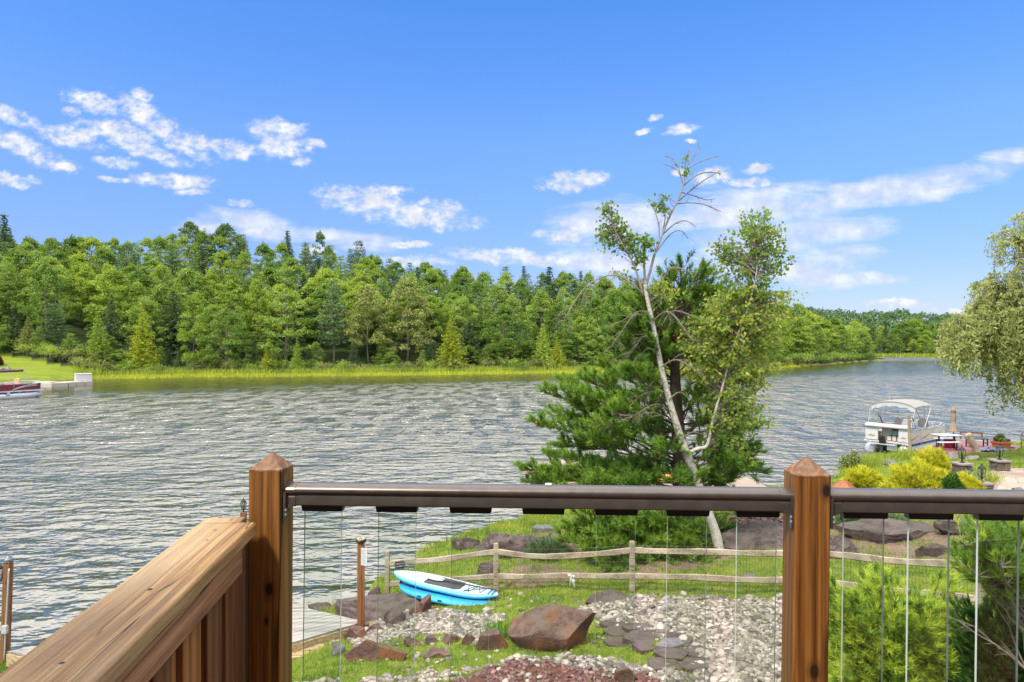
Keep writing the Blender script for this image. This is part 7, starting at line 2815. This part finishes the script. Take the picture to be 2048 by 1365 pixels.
# crumpled tarp
a = onp(1985, 903)
nx_, ny_ = 40, 14
X, Y = np.meshgrid(np.linspace(-.85, .95, nx_), np.linspace(-.28, .40, ny_))
Z = .06 + .13 * np.maximum(0, 1 - (X / .85) ** 2) * (.6 + .5 * sines(X, Y, 71, .35)) + .05 * sines(X, Y, 72, .16)
Z = np.maximum(Z, .008) * np.minimum(1, np.minimum(1 - np.abs(X / .97), .12) / .1)
sh_ = X.shape
idx = np.arange(X.size).reshape(sh_)
qd = np.stack([idx[:-1, :-1], idx[:-1, 1:], idx[1:, 1:], idx[1:, :-1]], -1).reshape(-1, 4)
VV = np.stack([X + .08 * sines(X, Y, 73, .4), Y + .06 * sines(X, Y, 74, .3), Z + .006], -1).reshape(-1, 3) + np.array(tuple(a))
tag(link('tarp', np_mesh('tarp', VV, [qd], smooth=True), M_tarp), 'crumpled slate blue tarp on the red pier in front of the planter', 'tarp')
# wire chair at the right edge
v = Vector(hit(2050, 897))
ch = thing('wire_chair', tuple(v), 'black wire garden chair on the lawn at the right edge by the pier', 'chair')
mb = MB()
mb.box(v + Vector((.15, 0, .42)), (.45, .42, .03))
mb.build('seat', M_black, ch)
mb = MB()
for x in (-.05, .35):
    for y in (-.19, .19):
        mb.tube([v + Vector((x, y, -.03)), v + Vector((x, y, .42))], .018, 6)
mb.build('legs', M_black, ch)
mb = MB()
mb.tube([v + Vector((-.07 + .44 * (.5 - .5 * math.cos(t)), .21, .42 + .46 * math.sin(t) ** .6)) for t in np.linspace(0, math.pi, 11)], .018, 6)
for x in (.02, .10, .18, .26):
    mb.tube([v + Vector((x, .21, .42)), v + Vector((x, .21, .84))], .009, 5)
mb.build('backrest', M_black, ch)

# ------------------------------------------------------------------ garden behind the right deck post
# flagstone patio
pq = [hit(1938, 992), hit(1960, 972), hit(1978, 950), hit(2000, 942), hit(2048, 939), hit(2200, 936)]
us_ = []
xs_, ys_ = [], []
N = 44
g0, g1 = Vector(hit(1945, 1000)), None
rowsP = []
for i in range(16):
    py = 939 + i * 4.4
    pxl = np.interp(py, [939, 950, 972, 1005], [1990, 1972, 1962, 1945])
    rowsP.append([hit(pxl + (2330 - pxl) * j / 17, py) for j in range(18)])
V = np.array([[tuple(p + Vector((0, 0, .035))) for p in r_] for r_ in rowsP])
idx = np.arange(16 * 18).reshape(16, 18)
qd = np.stack([idx[:-1, :-1], idx[1:, :-1], idx[1:, 1:], idx[:-1, 1:]], -1).reshape(-1, 4)
m, t, out = mat_new('crazy_paving')
co = t.node('ShaderNodeTexCoord').outputs['Object']
vo1 = t.node('ShaderNodeTexVoronoi', {'Vector': co, 'Scale': 1.5}, feature='DISTANCE_TO_EDGE').outputs['Distance']
vo2 = t.node('ShaderNodeTexVoronoi', {'Vector': co, 'Scale': 1.5}).outputs['Color']
nn = t.noise(co, 9, 6, .65)
cv1 = t.ramp(t.m('ADD', t.m('MULTIPLY', t.node('ShaderNodeSeparateColor', {0: vo2}).outputs[0], .5), t.m('MULTIPLY', nn, .5)), [(.25, (.20, .145, .115)), (.5, (.29, .225, .18)), (.75, (.38, .31, .26))])
cv1 = t.mix(t.ss(vo1, .03, .0), cv1, (.16, .12, .08, 1))
bs = t.node('ShaderNodeBsdfPrincipled', {'Base Color': cv1, 'Roughness': .9})
t.l.new(t.bump(t.m('MINIMUM', vo1, .05), .8, .05), bs.inputs['Normal'])
t.l.new(bs.outputs[0], out.inputs[0])
tag(link('patio', np_mesh('patio', V.reshape(-1, 3), [qd], smooth=True), m), kind='structure')


def stone_pillar(px0, px1, top, base, label, seed, lant):
    b = hit((px0 + px1) / 2, base)
    k = b.y / F
    wd = (px1 - px0) * k * .60
    ztop = HC - (top - CY) * (b.y + .1) / F
    g = random.Random(seed)
    cx2, cy2 = b.x, b.y + wd / 2
    o = thing('stone_pillar', (cx2, cy2, b.z), label, 'stone pillar', kind='thing')
    mb = MB()
    z = b.z - .1
    while z < ztop - .09:
        hgt = g.uniform(.045, .085)
        hgt = min(hgt, max(ztop - .07 - z, .02))
        for sd_i in range(4):
            t_ = -wd / 2
            while t_ < wd / 2 - .03:
                l_ = min(g.uniform(.10, .26), wd / 2 - t_)
                off = wd / 2 - .06 + g.uniform(-.018, .018)
                c_ = Vector((t_ + l_ / 2, -off, 0))
                c_ = Matrix.Rotation(sd_i * math.pi / 2, 3, 'Z') @ c_
                d_2 = (l_ - .008, .13, hgt - .010)
                mb.box((cx2 + c_.x, cy2 + c_.y, z + hgt / 2), d_2, sd_i * math.pi / 2 + g.uniform(-.06, .06))
                t_ += l_
        z += hgt
    mb.box((cx2, cy2, (b.z + ztop) / 2 - .08), (wd - .2, wd - .2, ztop - b.z - .05))
    mb.build('stone_stack', M_pillar, o, bevel=.008)
    mb = MB()
    mb.prism([(cx2 + sx_ * wd * .58 + g.uniform(-.01, .01), cy2 + sy_ * wd * .58 + g.uniform(-.01, .01)) for sx_, sy_ in ((-1, -1), (0, -1.02), (1, -1), (1, 1), (-1, 1))], ztop - .065, ztop)
    mb.build('cap_slab', M_pillarcap, o, bevel=.01)
    lantern((cx2, cy2, ztop), lant, o)


stone_pillar(1911, 1954, 927, 958, 'stone pillar with lantern behind the gold shrub at the back left of the patio', 5, .95)
stone_pillar(1987, 2030, 921, 944, 'stone pillar with lantern at the far edge of the patio by the lawn', 6, .95)
stone_pillar(1950, 1997, 966, 990, 'stone pillar with lantern nearest the deck rail, beside the round green bush', 7, .95)


def gold_bush(label, px0, px1, top, base, n, seed):
    b = hit((px0 + px1) / 2, base)
    k = b.y / F
    return tuft_bush('gold_cypress', label, 'shrub', tuple(b), (px1 - px0) * .5 * k, (px1 - px0) * .38 * k, (base - top) * k * 1.02, n, 'yellow', 9, .20, .030, .55, .10, (.25, .95), .3, seed, M_twig, .5)


gold_bush('large golden thread cypress behind the deck rail, front mound left of the round bush', 1782, 1900, 930, 990, 1500, 4)
gold_bush('tall golden cypress mound at the back, in front of the red pier', 1835, 1895, 903, 955, 900, 14)
gold_bush('golden cypress mound right of the round green bush', 1902, 1952, 955, 984, 600, 24)
gold_bush('low golden shrub at the water side, left end of the garden', 1695, 1762, 942, 972, 800, 34)
b = hit(1907, 1004)
tuft_bush('round_bush', 'dense round green bush among the golden cypress', 'shrub', tuple(b), 20 * b.y / F, 19 * b.y / F, 56 * b.y / F, 1900, 'ball', 12, .06, .018, .9, .03, (.1, .9), .1, 44, inner=.75)
b = hit(1942, 962)
leaf_bush('sage_plant', 'grey green sage plant between the two left stone pillars', 'plant', tuple(b), .55, .45, .42, 700, 'sage', .07)
blade_clump('ornamental_grass', 'tan green ornamental grass beside the sage plant on the patio edge', 'plant', hit(1982, 965), 160, .55, .022, .16, 'reed', (.2, .8))
b = hit(1702, 948)
leaf_bush('shore_shrub', 'feathery dark green shrub at the shore left of the golden shrubs', 'shrub', tuple(b), .55, .45, 1.25, 900, 'shrub', .11, (.0, .5))
blade_clump('shore_grass', 'tall green grass clump on the bank in front of the white boat', 'grass', hit(1742, 935), 420, .8, .03, .45, 'reed', (.1, .7))
blade_clump('shore_grass', 'tall grass clump by the mooring post at the pier', 'grass', hit(1818, 914), 300, .6, .03, .40, 'reed', (.2, .8))
blade_clump('shore_grass', 'yellowish tall grass between the feathery shrub and the golden shrub', 'grass', hit(1715, 952), 300, .55, .03, .40, 'reed', (.4, 1))
# young tree wisps and rocks in the lawn
for lab, px0, px1, tp, bs_, sd_, mt in [('pale flat boulder in the lawn before the picnic table', 1899, 1926, 906, 918, 301, M_paler), ('pinkish low rock in the lawn between the far pillars', 1936, 1972, 911, 922, 303, M_paler),
                                   ('grey rock at the water edge below the white boat stern', 1775, 1802, 919, 931, 305, M_greyrock), ('small grey rock beside the low golden shrub', 1772, 1790, 960, 972, 307, M_paler),
                                   ('rounded grey boulder on the patio at the right edge', 2028, 2062, 974, 990, 309, M_greyrock)]:
    rock('lawn_rock', lab, 'rock', px0, px1, tp, bs_, sd_, mt, .8, 7, .05)
# copper fire bowl lid
b = hit(1688, 984)
k = b.y / F
fb = thing('fire_bowl', tuple(b), 'rusty copper fire bowl with a pyramid lid right of the deck post', 'fire bowl')
MB().lathe(b + Vector((0, 0, .02)), [(.25, 0), (.42, .12), (.44, .14)], 24).build('bowl', M_copper, fb)
MB().lathe(b + Vector((0, 0, .165)), [(.46, 0), (.40, .05), (.22, .19), (.05, .26), (.03, .30)], 8).build('lid', M_copper, fb)
